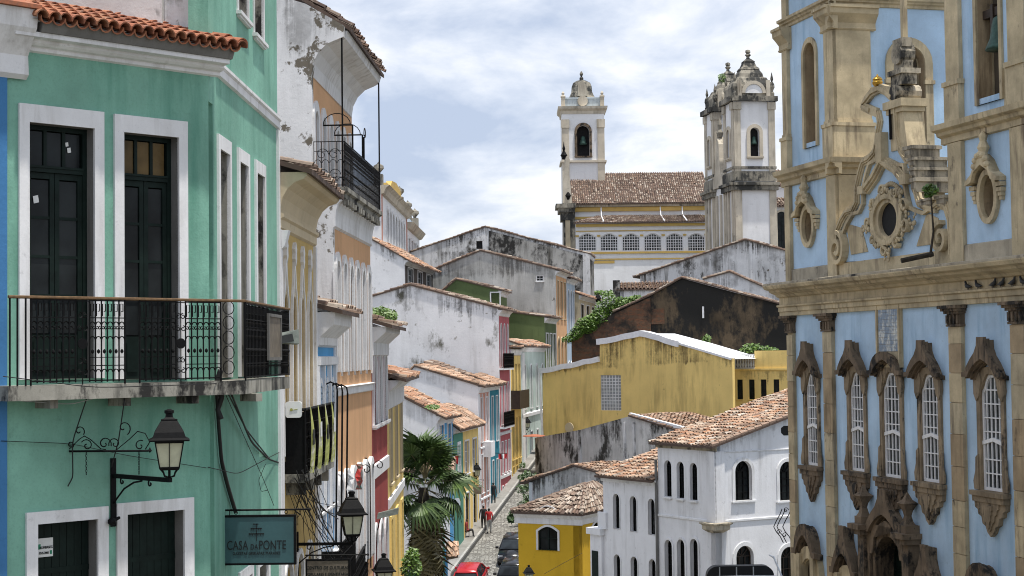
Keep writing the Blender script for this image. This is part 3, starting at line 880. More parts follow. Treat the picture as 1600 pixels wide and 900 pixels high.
# corner of the balcony: intersection of the two offset lines
pA = C + WF.n * pj; pS = C + WS.n * pj
det = tf.x * (-ts.y) - tf.y * (-ts.x)
dv = pS - pA; s_ = (dv.x * (-ts.y) - dv.y * (-ts.x)) / det
Bc = pA + tf * s_
uBc = (Bc - BF.p0).dot(tf)
BS = Wall(Bc, Bc + ts * 4.45)
u0b = BF.uz(13, 540)[0]
q0 = WF.P(u0b, 0); q1 = BF.P(u0b, 0); qc = BF.P(uBc, 0); qs = BS.P(4.45, 0); qs2 = WS.P((qs.xy - WS.p0).dot(ts), 0)
loop = [q0, q1, qc, qs, qs2, Vector((C.x, C.y, 0))]
b = MB()
def slab(b, loop, z0, z1, grow=0):
    n = len(loop); b.add([(p.x, p.y, z0) for p in loop] + [(p.x, p.y, z1) for p in loop], [list(range(n))[::-1], list(range(n, 2 * n))] + [(i, (i + 1) % n, n + (i + 1) % n, n + i) for i in range(n)])
slab(b, loop, zfl - .20, zfl)
balc = part('balcony', b, 'slab', H)
b = MB()
for A_, B_ in ((q1, qc), (qc, qs)):
    a_ = Vector((A_.x, A_.y, zrail)); c_ = Vector((B_.x, B_.y, zrail))
    b.tube([a_, c_], .022, 6)
part('handrail', b, 'rust', balc)
def railing(b, u0, u1, z0, z1, y=0, sp=.10, fancy=True, r=.0105):
    h = z1 - z0; n = max(2, int(round((u1 - u0) / sp))); sp = (u1 - u0) / n
    for f, rr in ((0.02, 1.3), (.20, .9), (.78, 1.0), (.99, 1.2)): b.tube([(u0, y, z0 + h * f), (u1, y, z0 + h * f)], r * rr, 4)
    for i in range(n + 1):
        u = u0 + sp * i; b.tube([(u, y, z0), (u, y, z1)], r * 1.05, 4, cap=False)
    for i in range(n):
        c = u0 + sp * (i + .5)
        b.tube(xz(arc(c, z0 + h * .12, sp * .42, 0, 180, 6), y), r * .9, 3, cap=False)
        b.tube(xz(arc(c, z0 + h * .52, sp * .42, 0, 180, 6), y), r * .9, 3, cap=False)
        if fancy:
            b.tube(xz(arc(c, z0 + h * .70, sp * .40, 0, 180, 6), y), r * .9, 3, cap=False)
            b.tube(xz(arc(c - sp * .2, z0 + h * .66, sp * .2, -180, 120, 6), y), r * .8, 3, cap=False)
            b.tube(xz(arc(c + sp * .2, z0 + h * .66, sp * .2, 60, 360, 6), y), r * .8, 3, cap=False)
            x0 = c - sp * .3
            b.tube(xz([(x0, z0 + h * .80), (x0, z0 + h * .95), (x0 + sp * .5, z0 + h * .95), (x0 + sp * .5, z0 + h * .86), (x0 + sp * .22, z0 + h * .86)], y), r * .8, 3, cap=False)
            b.lathe([(.003, -.03), (.022, -.015), (.026, 0), (.02, .02), (.003, .035)], (u0 + sp * (i + .5), y, z0 + h * .37), 6)
            b.tube([(c - sp * .5, y, z0 + h * .30), (c + sp * .5, y, z0 + h * .30)], r * .6, 3)
def medallion(b, u, y, zb, h):
    b.lathe([(.001, -.004), (.075, 0)], (0, 0, 0), 3) if False else None
    pts = arc(u, zb + h * .47, .075, 0, 360, 14); b.prism(pts[:-1], y - .012, y + .012); b.tube([(u, y, zb), (u, y, zb + h)], .008, 4)
    for zz, s in ((.80, 1), (.65, -1), (.27, 1), (.14, -1)):
        for d in (-1, 1): b.tube(xz(spiral(u + d * .04, zb + h * zz, .045, .012, 90, 90 + d * s * 420, 14), y), .008, 3, cap=False)
uu = [BF.uz(x, 530)[0] for x in (48, 118, 140, 195, 218, 275, 290, 345)]
panels = [(uu[0], uu[1]), (uu[2], uu[3]), (uu[4], uu[5]), (uu[6], uu[7])]
for a_, c_ in panels:
    b = MB(); railing(b, a_, c_, zfl + .03, zrail - .02); part('railing_panel', b, 'iron', balc, BF)
for m_ in ((uu[1] + uu[2]) / 2, (uu[5] + uu[6]) / 2): b = MB(); medallion(b, m_, 0, zfl, zrail - zfl); part('railing_medallion', b, 'iron', balc, BF)
b = MB()
for x in (u0b + .02, BF.uz(27, 530)[0], BF.uz(40, 530)[0], uu[0], uu[3], uu[4], uu[7], uBc):
    b.tube([(x, 0, zfl), (x, 0, zrail)], .014, 5)
for a_, c_ in ((uu[1], uu[2]), (uu[5], uu[6])):
    b.tube([(a_, 0, zfl + .05), (c_, 0, zfl + .05)], .01, 4); b.tube([(a_, 0, zrail - .04), (c_, 0, zrail - .04)], .01, 4)
part('railing_posts', b, 'iron', balc, BF)
b = MB()
for k in range(5):
    zz = zfl + .1 + k * .22
    b.tube(xz(arc(uu[7] + .14, zz + .1, .10, 0, 360, 12)), .008, 3, cap=False)
railing(b, uBc - .02, uBc, zfl + .03, zrail - .02, sp=.1, fancy=False)
part('railing_scroll', b, 'iron', balc, BF)
b = MB(); railing(b, .02, 4.4, zfl + .03, zrail - .02, sp=.13); part('railing_side', b, 'iron', balc, BS)
for xa, xb in ((.15, 2.35), (3.7, 4.38)): b = MB(); b.box(xa, xb, .015, .022, zfl + .05, zrail - .05); part('railing_screen', b, 'iron', balc, BS)
for i in range(4):
    x = uL + .5 + i * 1.15; b = MB(); b.box(x - .06, x + .06, -.4, 0.0, zfl - .32, zfl - .202); part('bracket', b, 'slab', balc, WF)

# neighbour at the far left
HN = thing('blue_house', 'blue house edge with white cornice at the left border of the picture', 'house', (WF.P(uL - 1, 0).x, WF.P(uL - 1, 0).y, -6))
b = MB(); b.box(uL - 2.0, uL - .005, -.05, .3, Z0, zc - .4); part('wall', b, 'blue_edge', HN, WF)
b = MB(); b.sweep([(0.05, zc - .42), (.12, zc - .36), (.10, zc - .1), (.2, zc + .05), (.34, zc + .25), (.38, zc + .5), (0, zc + .5)], uL - 2.0, uL + .28); part('cornice', b, 'trim', HN, WF)
b = MB(); b.sweep([(0, zc + .505), (.44, zc + .505), (.44, zc + .56), (-2.6, zc + 1.5)], uL - 2.0, uL + .3); b.c = [(.4, .14, .07)] * len(b.v); part('roof', b, 'tile', HN, WF)

# ------------------------------------------------------------------ lanterns
def lantern(name, label, P, s, anchor, arm=True, group='old iron street lanterns', arm_y=0.0):
    """four-sided street lantern; P world point under the glass body, s scale, anchor wall point"""
    H = thing(name, label, 'lantern', P, group)
    M = Matrix.Translation(P) @ Matrix.Rotation(R(12), 4, 'Z') @ Matrix.Scale(s, 4)
    b = MB()
    b.sq([(.135, .12), (.15, .15), (.15, .17)], (0, 0, 0)); b.sq([(.20, .52), (.215, .54), (.215, .56)], (0, 0, 0))
    for sx in (-1, 1):
        for sy in (-1, 1): b.tube([(sx * .14, sy * .14, .15), (sx * .205, sy * .205, .54)], .013, 4)
    for a in range(4):
        c_, s_2 = math.cos(a * math.pi / 2), math.sin(a * math.pi / 2)
        b.tube([(c_ * .145, s_2 * .145, .16), (c_ * .207, s_2 * .207, .54)], .008, 4)
    b.tube([(0, 0, 0), (0, 0, .14)], .02, 6)
    for a in range(4):
        c_, s_2 = math.cos(a * math.pi / 2 + .78), math.sin(a * math.pi / 2 + .78)
        b.tube([(c_ * .02, s_2 * .02, .01), (c_ * .10, s_2 * .10, .03), (c_ * .12, s_2 * .12, .08), (c_ * .17, s_2 * .17, .13)], .012, 4)
    part('frame', b, 'iron', H, M=M)
    for a in range(4):
        g = MB(); g.add([(-.135, -.138, .165), (.135, -.138, .165), (.195, -.198, .53), (-.195, -.198, .53)], [(0, 1, 2, 3)])
        part('pane', g, 'lampglass', H, M=M @ Matrix.Rotation(a * math.pi / 2, 4, 'Z'))
    b = MB(); b.sq([(.29, .55), (.295, .57), (.24, .60), (.215, .68), (.13, .83), (.12, .845), (.12, .87)], (0, 0, 0))
    b.sq([(.10, .86), (.055, .90), (.05, .96)], (0, 0, 0)); b.lathe([(.05, .95), (.07, .96), (.07, 1.0), (.02, 1.02)], (0, 0, 0), 10)
    part('cap', b, 'iron', H, M=M)
    if arm:
        A = Vector(anchor); d = Vector((P[0] - A.x, P[1] - A.y, 0)); L = d.length; d.normalize()
        Ma = Matrix.Translation((A.x, A.y, P[2])) @ Matrix.Rotation(math.atan2(d.y, d.x), 4, 'Z')
        b = MB(); b.box(0, L + .03, -.025, .025, -.06, .0)
        b.box(-.02, .03, -.04, .04, -.75, .22)
        b.tube(xz([(0.03, -.42), (.12, -.34), (.3, -.2), (.55, -.10), (.75, -.07)]), .014, 5)
        b.tube(xz(spiral(.25, -.10, .06, .012, 60, 420)), .012, 4); b.tube(xz(spiral(.95, -.10, .05, .01, 100, 440)), .012, 4)
        part('bracket', b, 'iron', H, M=Ma)
    return H
ua, za_ = WF.uz(176, 740)
P1 = WF.P(ua, za_, 1.42)
l1 = lantern('street_lantern', 'large black lantern on a wall bracket below the mint balcony', (P1.x, P1.y, za_), .92, WF.P(ua, za_, 0))
b = MB(); b.lathe([(.01, -.2), (.05, -.17), (.06, -.12), (.03, -.08), (.02, 0)], (0, 0, 0), 8)
Mq = WF.mat @ Matrix.Translation((ua + .05, -.1, za_ - .62)) @ Matrix.Rotation(R(70), 4, 'Y')
part('knob', b, 'iron', l1, M=Mq)

# scroll bracket that carries no sign
ub_, zb2 = WF.uz(107, 705)
SB = thing('sign_bracket', 'empty scrolled iron sign bracket with two hanging chains on the mint wall', 'bracket', WF.P(ub_, zb2, 0))
e1 = WF.uz(232, 711, .9)
pA_, pB_ = WF.P(ub_, zb2, .02), WF.P(e1[0], zb2, .9)
d = (pB_ - pA_); Ls = d.xy.length
Ms = Matrix.Translation(pA_) @ Matrix.Rotation(math.atan2(d.y, d.x), 4, 'Z')
b = MB(); b.tube([(0, 0, 0), (Ls, 0, 0)], .016, 5); b.lathe([(.001, -.03), (.03, 0), (.001, .05)], (Ls + .02, 0, 0), 6)
k = Ls / 1.25
for pts in (spiral(.02 * k, .09, .05, .012, -60, 330), spiral(.28 * k, .08, .09, .015, 150, -260), [(.0, .03), (.15, .17), (.24 * k, .21), (.34 * k, .16), (.5 * k, .03), (.58 * k, .02)],
            spiral(.16 * k, .28, .08, .014, -40, 330), spiral(.56 * k, .10, .10, .012, -20, 400), spiral(.72 * k, .10, .09, .012, 200, -220), [(.74 * k, .01), (.95 * k, .16), (1.08 * k, .27), (1.2 * k, .24), (1.27 * k, .12), (1.2 * k, .02)],
            spiral(.86 * k, .32, .11, .014, -60, 300), spiral(1.12 * k, .07, .08, .012, 60, 420)):
    b.tube(xz(pts), .009, 4)
part('scrollwork', b, 'iron', SB, M=Ms)
for x in (.27, 1.10):
    b = MB()
    for j in range(9):
        c_ = (x * k, 0, -.03 - j * .035); pts = [(c_[0] + .011 * math.cos(a) * (1 if j % 2 else .2), .011 * math.cos(a) * (.2 if j % 2 else 1), c_[2] + .022 * math.sin(a)) for a in [i * math.pi / 3 for i in range(7)]]
        b.tube(pts, .0045, 3, cap=False)
    part('chain', b, 'iron', SB, M=Ms)

# ------------------------------------------------------------------ hanging shop sign
def board_sign(name, label, px0, px1, py0, py1, d, face, lines, bar_to, extra=None):
    A = at(px0, py1, d); B = at(px1, py0, d)
    w, h = B.x - A.x, B.z - A.z
    S = thing(name, label, 'sign', A)
    M = Matrix.Translation(((A.x + B.x) / 2, d, (A.z + B.z) / 2))
    b = MB(); b.box(-w / 2, w / 2, -.03, .03, -h / 2, h / 2); bo = part('board', b, face, S, M=M)
    b = MB(); b.ring([(-w / 2 + .02, -h / 2 + .02), (w / 2 - .02, -h / 2 + .02), (w / 2 - .02, h / 2 - .02), (-w / 2 + .02, h / 2 - .02)], [(-w / 2 - .012, -h / 2 - .012), (w / 2 + .012, -h / 2 - .012), (w / 2 + .012, h / 2 + .012), (-w / 2 - .012, h / 2 + .012)], -.04, .04)
    part('rim', b, 'iron', bo, M=M)
    for (s, size, x, z, sx) in lines: text(s, size * h, 'ink', M @ Matrix.Translation((x * w, -.034, z * h)), bo, sx=sx)
    E = at(bar_to, py0 - 8, d)
    b = MB(); b.tube([(-w / 2 - .02, 0, h / 2 + .09), (E.x - (A.x + B.x) / 2, 0, h / 2 + .09)], .016, 6)
    for x in (-w * .35, w * .30): b.tube([(x, 0, h / 2), (x, 0, h / 2 + .09)], .008, 4); b.tube(xz(arc(x + .1, h / 2 + .05, .025, 0, 360, 10)), .006, 4)
    b.lathe([(.001, -.03), (.03, 0), (.001, .03)], (E.x - (A.x + B.x) / 2, 0, h / 2 + .09), 6)
    part('hanging_bar', b, 'iron', S, M=M)
    if extra: extra(bo, M, w, h)
    return S
def emblem(bo, M, w, h):
    b = MB(); x = .0
    for (x0, x1, z, t) in ((-.045, .025, .33, .02), (-.075, .07, .24, .024), (-.10, .10, .13, .024)): b.box(x0 * w + x, x1 * w + x, -.036, -.03, z * h - t * h / 2, z * h + t * h / 2)
    b.box(x - .004 * w, x + .004 * w, -.036, -.03, -.02 * h, .34 * h)
    for i in range(6): b.box(x + (-.085 + i * .034) * w - .004, x + (-.085 + i * .034) * w + .004, -.036, -.03, .09 * h, .12 * h)
    for i in (-.06, -.035, .03, .055): b.box(x + i * w - .004, x + i * w + .004, -.036, -.03, .2 * h, .24 * h)
    part('emblem', b, 'ink', bo, M=M)
board_sign('hanging_sign', 'teal shop sign lettered CASA DA PONTE hanging beside the mint wall', 341, 461.5, 805, 882, 26.2, 'signface',
           [('CASA', .27, -.245, -.115, .66), ('DA', .16, -.03, -.145, .70), ('PONTE', .27, .205, -.115, .66), ('GAZETAS GRIRAPAR MARABEE', .085, 0, -.275, .85)], 484, emblem)
board_sign('hanging_sign', 'grey wooden sign lettered CENTRO DE CULTURAS hanging beyond the teal sign', 479, 546, 874, 925, 33.2, 'wood_sign',
           [('CENTRO DE CULTURAS', .145, 0, .25, .85), ('POPULARES E IDENTITARIAS', .135, 0, .05, .80)], 575)

# things on and under the mint balcony
AC = thing('framed_panel', 'grey framed panel fixed to the side railing of the mint balcony', 'panel', BS.P(3.0, zfl))
u0, u1 = BS.uz(415, 520)[0], BS.uz(435, 520)[0]; z0, z1 = BS.uz(425, 563)[1], BS.uz(425, 491)[1]
b = MB(); b.ring([(u0 + .05, z0 + .05), (u1 - .05, z0 + .05), (u1 - .05, z1 - .05), (u0 + .05, z1 - .05)], [(u0, z0), (u1, z0), (u1, z1), (u0, z1)], -.06, -.02); part('frame', b, 'cement', AC, BS)
b = MB(); b.box(u0 + .045, u1 - .045, -.04, -.03, z0 + .045, z1 - .045); part('pane', b, 'wood_sign', AC, BS)
FP = at(440, 532, 28.2)
FL = thing('floodlight', 'grey floodlight on a short arm at the mint balcony corner', 'floodlight', FP)
MF_ = Matrix.Translation(FP) @ Matrix.Rotation(R(-12), 4, 'Y') @ Matrix.Rotation(R(15), 4, 'Z')
b = MB(); b.add([(-.3, -.14, .03), (.26, -.17, -.12), (.26, .17, -.12), (-.3, .14, .03), (-.27, -.12, .13), (.3, -.17, .12), (.3, .17, .12), (-.27, .12, .13)], [(0, 3, 2, 1), (4, 5, 6, 7), (0, 1, 5, 4), (1, 2, 6, 5), (2, 3, 7, 6), (3, 0, 4, 7)])
part('housing', b, 'flood', FL, M=MF_)
b = MB(); b.box(-.2, .18, -.175, -.165, -.06, .07); part('lens', b, 'glass_grey', FL, M=MF_)
b = MB(); b.tube([(-.28, 0, .08), (-.42, .05, .02), (-.5, .1, -.35)], .018, 5); part('arm', b, 'plastic', FL, M=MF_)
MT['blue'] = simple('blue_plastic', (.02, .12, .55), .3, var=.1, bmp=0)
PB = at(407, 530, 27.6)
PL = thing('photocell', 'small blue capped sensor beside the floodlight', 'sensor', PB)
b = MB(); b.lathe([(.06, -.03), (.075, 0), (.07, .05), (.03, .085)], (0, 0, 0), 10); part('cap', b, 'blue', PL, M=Matrix.Translation(PB), smooth=True)
b = MB(); b.lathe([(.035, -.38), (.035, -.03)], (0, 0, 0), 8); part('post', b, 'iron', PL, M=Matrix.Translation(PB))
def cable(label, pts, r=.012, sag=0.0, name='cable', mat='cable', parent=None):
    b = MB(); out = []
    P = [Vector(p) for p in pts]
    for i in range(len(P) - 1):
        for k in range(8):
            t = k / 8; q = P[i].lerp(P[i + 1], t); q.z -= sag * 4 * t * (1 - t); out.append(q)
    out.append(P[-1])
    # smooth
    for _ in range(2): out = [out[0]] + [(out[i - 1] + out[i] * 2 + out[i + 1]) / 4 for i in range(1, len(out) - 1)] + [out[-1]]
    b.tube(out, r, 4)
    o = part(name, b, mat, parent, smooth=True)
    if not parent: tag(o, label, 'cable', 'cables strung along the left-hand houses')
    return o
def atW(W, px, py, out=.05):
    u, z = W.uz(px, py, out); return W.P(u, z, out)
cable('thick black cable running down the mint corner wall behind the teal sign', [atW(WS, 338, 600), atW(WS, 341, 655), atW(WS, 346, 720), atW(WS, 356, 760), atW(WS, 368, 800)], .035)
cable('knotted bunch of black cables hanging under the mint balcony corner', [at(345, 578, 24.9), at(338, 600, 24.9), at(347, 620, 24.9), at(340, 640, 24.9), at(346, 655, 24.9)], .05)
cable('sagging black cable from the mint balcony corner to the banner balcony', [at(360, 612, 25.5), at(392, 690, 28), at(420, 718, 30.5), at(452, 728, 33)], .017)
cable('second sagging cable just above the one to the banner balcony', [at(352, 606, 25.2), at(385, 672, 27.5), at(425, 722, 31), at(458, 733, 33.4)], .012)
cable('thin wire crossing the mint wall from left edge to the lantern', [atW(WF, 2, 689, .06), atW(WF, 110, 693, .06), atW(WF, 200, 712, .06), atW(WF, 322, 731, .06)], .006)
cable('thin wire drooping across the mint side wall towards the street', [at(325, 730, 24.9), at(372, 741, 26.5), at(420, 715, 30), at(440, 705, 32)], .007)
cable('slanting stay rod above the left end of the scroll bracket', [atW(WF, 139, 612, .3), atW(WF, 113, 690, .1), atW(WF, 114, 745, .06), atW(WF, 106, 760, .06)], .010)
cable('slanting stay rod above the middle of the scroll bracket', [atW(WF, 195, 622, .5), atW(WF, 185, 690, .4), atW(WF, 174, 730, .2)], .010)
cable('pale wire looped along the underside of the mint balcony', [atW(WF, 15, 625, .3), atW(WF, 110, 632, .3), atW(WF, 165, 618, .3), atW(WF, 330, 612, .4)], .007, mat='greywood')
cable('looped wire hanging on the mint side wall above the sign', [at(415, 725, 29.5), at(404, 750, 29.3), at(408, 768, 29.3), at(418, 766, 29.4)], .006)
cable('long thin wire running from balcony corner down past the teal sign', [at(352, 615, 25.2), at(385, 690, 26.5), at(410, 745, 28), at(428, 790, 30)], .006)
cable('wire running along the lower edge of the mint balcony slab', [at(5, 588, 21.0), at(150, 606, 22.3), at(330, 600, 24), at(440, 592, 28.6)], .008)
# ================================================================== left row along the street
def sideX(y): return C.x + .0135 * (y - 25)
def S(y): return Vector((sideX(y), y))
# ---- yellow house with coved eave
Y0, Y1 = 31.76, 37.0
W = Wall(S(Y0), S(Y1))
H = thing('yellow_house', 'ochre yellow house with coved white eave and ogee window heads beside the mint house', 'house', (W.p0.x, Y0, -8))
zw = (W.z(.6, 343) + W.z(W.L, 371)) / 2
ze = zw + .92
for i in range(4):
    u = .75 + i * 1.18
    window(H, W, u, -2.0, .52, 3.25, kind='tall', sur=.07, surp=.035, surmat='cream', sash='ochre', nx=1, nz=1, recess=.20, sill=0, pane='ochre', name='window')
    b = MB(); zt_ = 1.25
    b.ribbon([(u - .34, -1.9), (u - .36, .9), (u - .30, 1.15), (u - .16, 1.42), (u - .05, 1.8), (u, 2.12)], .09, -.05, .01)
    b.ribbon([(u + .34, -1.9), (u + .36, .9), (u + .30, 1.15), (u + .16, 1.42), (u + .05, 1.8), (u, 2.12)], .09, -.05, .01)
    b.prism([(u - .12, 2.0), (u, 1.86), (u + .12, 2.0), (u + .09, 2.12), (u + .14, 2.2), (u, 2.34), (u - .14, 2.2), (u - .09, 2.12)], -.07, .01)
    part('window_moulding', b, 'trim', H, W)
for i in range(3): window(H, W, .95 + i * 1.5, -6.9, .95, 2.9, kind='round', sur=.12, surp=.05, surmat='trim', sash='dwood', nx=2, nz=3, recess=.2, sill=0, name='door')
wall(H, W, [(0, -9.6), (W.L, -9.6), (W.L, ze), (0, ze)], 'ochre')
cv = [(0, zw - .22), (.05, zw - .18), (.05, zw - .02), (.10, zw + .02), (.10, zw + .08), (.04, zw + .1)] + [(.04 + .5 * (1 - math.cos(R(a))), zw + .12 + .62 * math.sin(R(a))) for a in (5, 25, 45, 65, 85)] + [(.56, zw + .80), (.56, ze - .05), (0, ze - .05)]
b = MB(); b.sweep(cv, -.0, W.L + .02); part('cornice', b, 'cream', H, W)
b = MB(); b.sweep([(.0, -9.5), (.06, -9.5), (.06, zw - .23), (0, zw - .23)], .0, .24); b.sweep([(.0, -9.5), (.06, -9.5), (.06, zw - .23), (0, zw - .23)], W.L - .22, W.L)
b.sweep([(.061, zw - .6), (.12, zw - .55), (.16, zw - .40), (.20, zw - .24), (0, zw - .24)], -.0, .27); part('pilaster', b, 'trim', H, W)
roof_quad(H, W.P(-.05, ze, .66), W.P(W.L + .05, ze, .66), W.P(-.05, ze + 1.15, -3.2), W.P(W.L + .05, ze + 1.15, -3.2), .21, .4, PAL_OLD, 11)
b = MB(); b.add([W.P(0, -9, -6.0), W.P(0, ze + .8, -3.2), W.P(0, ze, 0), W.P(0, -9, 0)], [(0, 1, 2, 3)]); part('party_wall', b, 'white_worn', H)
# its balcony with banners
zb0, zb1 = -2.25, -1.0
BW = W.off(.42)
b = MB(); b.box(.45, W.L - .15, -.0, .42, zb0 - .16, zb0); b.sweep([(0, 0), (0, 0)], 0, 0) if False else None
for i in range(4): b.box(.8 + i * 1.2, .95 + i * 1.2, .05, .42, zb0 - .42, zb0 - .16)
bal = part('balcony', b, 'slab', H, BW)
b = MB(); railing(b, .48, W.L - .18, zb0 + .02, zb1, sp=.14, fancy=False, r=.012)
b.tube([(.48, 0, zb1), (W.L - .18, 0, zb1)], .03, 5); b.tube([(.48, 0, zb1), (.48, .42, zb1)], .03, 5); b.tube([(.48, 0, zb0), (.48, 0, zb1)], .02, 5)
part('railing', b, 'iron', bal, BW)
b = MB(); b.box(.5, .52, .02, .40, zb0, zb1 - .05); b.box(.55, W.L - .2, .03, .04, zb0, zb1 - .06); part('railing_screen', b, 'iron', bal, BW)
MT['banner'] = simple('lime_banner', (.40, .42, .12), .6, var=.3, scale=4, bmp=0, second=(.60, .58, .46))
for i in range(4):
    x = .9 + i * 1.12
    B_ = thing('banner', ('lime banner nearest the mint house on the black balcony', 'second lime banner from the mint house on the black balcony', 'third lime banner from the mint house on the black balcony', 'lime banner farthest from the mint house on the black balcony')[i], 'banner', BW.P(x, zb0), 'lime banners on the black balcony')
    b = MB(); n = 10; L_ = []; R_ = []
    for k in range(n + 1):
        t = k / n; z = zb0 + .0 + (zb1 - zb0 + .05) * t; hw = .04 + .17 * math.sin(math.pi * min(1, .12 + t * .88)) ** .7
        L_.append((x - hw, -.05 - .05 * math.sin(t * 3), z)); R_.append((x + hw, -.07 - .05 * math.sin(t * 3 + .5), z))
    b.add(L_ + R_, [(k, n + 1 + k, n + 2 + k, k + 1) for k in range(n)])
    cl = part('cloth', b, 'banner', B_, BW)
    b = MB(); b.box(x - .12, x + .12, -.125, -.118, zb0 + .55 + .1 * (i % 2), zb0 + .85 + .1 * (i % 2)); part('printed_patch', b, 'plastic' if i % 2 else 'ink', cl, BW)
LP = at(459, 640, 32.2)
LB = thing('sign_box', 'white rounded square light box at the near end of the black balcony', 'light box', LP)
Mx = Matrix.Translation(LP)
b = MB(); q = .155
b.prism(arc(q - .05, q - .05, .05, 0, 90, 4) + arc(-q + .05, q - .05, .05, 90, 180, 4) + arc(-q + .05, -q + .05, .05, 180, 270, 4) + arc(q - .05, -q + .05, .05, 270, 360, 4), -.05, .05); part('case', b, 'plastic', LB, M=Mx)
MT['olive'] = simple('olive_print', (.30, .30, .08), .5, var=.1, bmp=0)
b = MB(); b.tube([(-.07, -.055, -.02), (.02, -.055, .0), (.08, -.055, .01)], .008, 4); b.prism(arc(-.04, 0, .03, 0, 360, 8)[:-1], -.056, -.05); part('mark', b, 'olive', LB, M=Mx)
b = MB(); b.tube([(-.9, .0, .02), (-.15, 0, .02)], .025, 5); part('arm', b, 'iron', LB, M=Mx)

# ---- narrow blue and white house
Y0, Y1 = 37.0, 40.4
W = Wall(S(Y0), S(Y1))
H = thing('narrow_blue_house', 'narrow blue and white house with carved panels and a low tiled eave', 'house', (W.p0.x, Y0, -9))
ze = (W.z(0, 478, .5) + W.z(W.L, 496, .5)) / 2
zc2 = ze - .62
for i in range(3):
    window(H, W, .62 + i * 1.08, zc2 - 3.9, .62, 2.9, kind='tall', sur=.12, surp=.06, sash='whitewood', nx=2, nz=4, recess=.18, sill=.05, pane='skyblue')
    window(H, W, .62 + i * 1.08, -8.4, .7, 3.0, kind='round', sur=.12, surp=.06, sash='whitewood', nx=2, nz=4, recess=.18, sill=.05)
wall(H, W, [(0, -11), (W.L, -11), (W.L, ze), (0, ze)], 'skyblue')
b = MB()
for u in (0.0, .98, 2.06, 3.14): b.sweep([(.0, -10), (.09, -10), (.09, zc2 - .62), (.0, zc2 - .62)], u, u + .2)
b.sweep([(0, zc2 - .62), (.12, zc2 - .6), (.12, zc2 - .42), (0, zc2 - .40)], 0, W.L); b.sweep([(0, -4.9), (.12, -4.88), (.12, -4.6), (0, -4.58)], 0, W.L)
part('pilaster', b, 'trim', H, W)
for i in range(3):
    b = MB()
    for k in range(5):
        u = .62 + i * 1.08; z = zc2 - 1.0 - k * .13
        b.prism([(u - .3 + .05 * k, z), (u, z + .14), (u + .3 - .05 * k, z), (u, z + .06)], -.06, -.01)
    part('carved_panel', b, 'paleblue', H, W)
b = MB(); b.sweep([(0, zc2 - .2), (.1, zc2 - .15), (.1, zc2 + .02), (.3, zc2 + .2), (.42, zc2 + .3), (.46, ze - .04), (0, ze - .04)], 0, W.L); part('cornice', b, 'trim', H, W)
roof_quad(H, W.P(-.05, ze, .62), W.P(W.L + .1, ze, .62), W.P(-.05, ze + .75, -2.2), W.P(W.L + .1, ze + .75, -2.2), .21, .4, PAL_OLD, 12)
BW = W.off(.5); b = MB(); b.box(.1, W.L - .1, 0, .5, -5.6, -5.45); bal = part('balcony', b, 'slab', H, BW)
b = MB(); railing(b, .12, W.L - .12, -5.45, -4.15, sp=.16, fancy=False, r=.014); b.box(.12, W.L - .12, .02, .03, -5.4, -4.3); b.box(.1, .12, 0, .5, -5.4, -4.3); part('railing', b, 'iron', bal, BW)

# ---- tall peach house with recessed loggia storey
YA, YB = 40.4, 47.6
W = Wall(S(YA), plan(578.5, YB, 400))
H = thing('tall_peach_house', 'tall peach house with a flaking white gable and a loggia balcony under deep eaves', 'house', (W.p0.x, YA, -10))
pl_ = Vector((-W.t.y, W.t.x)); WG = Wall(W.p0 + pl_ * 14, W.p0)
LG = 14.0
zsl = WG.uz(520, 292)[1]          # loggia floor
rc = .50
zE = (zat(*(W.P(0, 0, .3).xy), 47) + zat(*(W.P(W.L, 0, .3).xy), 122)) / 2 + .05
ct = zE - 1.15
g = [(0, -12), (LG, -12), (LG, zsl), (LG - rc, zsl)]
g += [(LG - rc, ct)] + [(LG - rc + .78 * (1 - math.cos(R(a))), ct + .88 * math.sin(R(a))) for a in (20, 40, 60, 80)] + [(LG + .30, zE - .22), (LG + .30, zE + .06)]
tp = [WG.uz(478, 6), WG.uz(445, -4), WG.uz(420, -9)]
g += tp + [(0, tp[-1][1] - 2.4)]
wall(H, WG, g, 'white_worn', th=.3, name='gable_wall')
# lower front
for i in range(6):
    st = W.L / 6
    zt_ = (W.z(st * .5, 395) + W.z(W.L - st * .5, 420)) / 2 - .15
    window(H, W, st * (i + .5), zt_ - 2.75, st * .46, 2.75, kind='round', sur=.16, surt=.22, surp=.06, sash='greywood', nx=2, nz=1, recess=.10, sill=.0, pane='greywood', surdrop=0, louver=True, name='shuttered_window')
    window(H, W, st * (i + .5), -5.55, st * .44, 2.55, kind='round', sur=.16, surt=.20, surp=.10, sash='greywood', nx=2, nz=1, recess=.10, sill=.0, pane='greywood', louver=True, name='shuttered_window')
    window(H, W, st * (i + .5), -10.2, st * .5, 3.0, kind='round', sur=.14, surp=.06, sash='dwood', nx=2, nz=3, recess=.2, sill=0, name='door')
zlow = zsl - .25
wall(H, W, [(.305, -13), (W.L, -13), (W.L, zlow), (.305, zlow)], 'peach', name='front_wall')
zbnd = (W.z(.3, 612) + W.z(W.L, 598)) / 2
b = MB(); b.sweep([(0, zbnd - .18), (.06, zbnd - .15), (.06, zbnd), (.12, zbnd + .05), (0, zbnd + .07)], .0, W.L); part('string_course', b, 'trim', H, W)
b = MB()
for i in range(6):
    st = W.L / 6
    for s_ in (0, 1): b.sweep([(0, zt_ - 2.85), (.05, zt_ - 2.85), (.05, zt_ - .3), (0, zt_ - .3)], st * (i + s_) - .03, st * (i + s_) + .03)
part('mullion', b, 'trim', H, W)
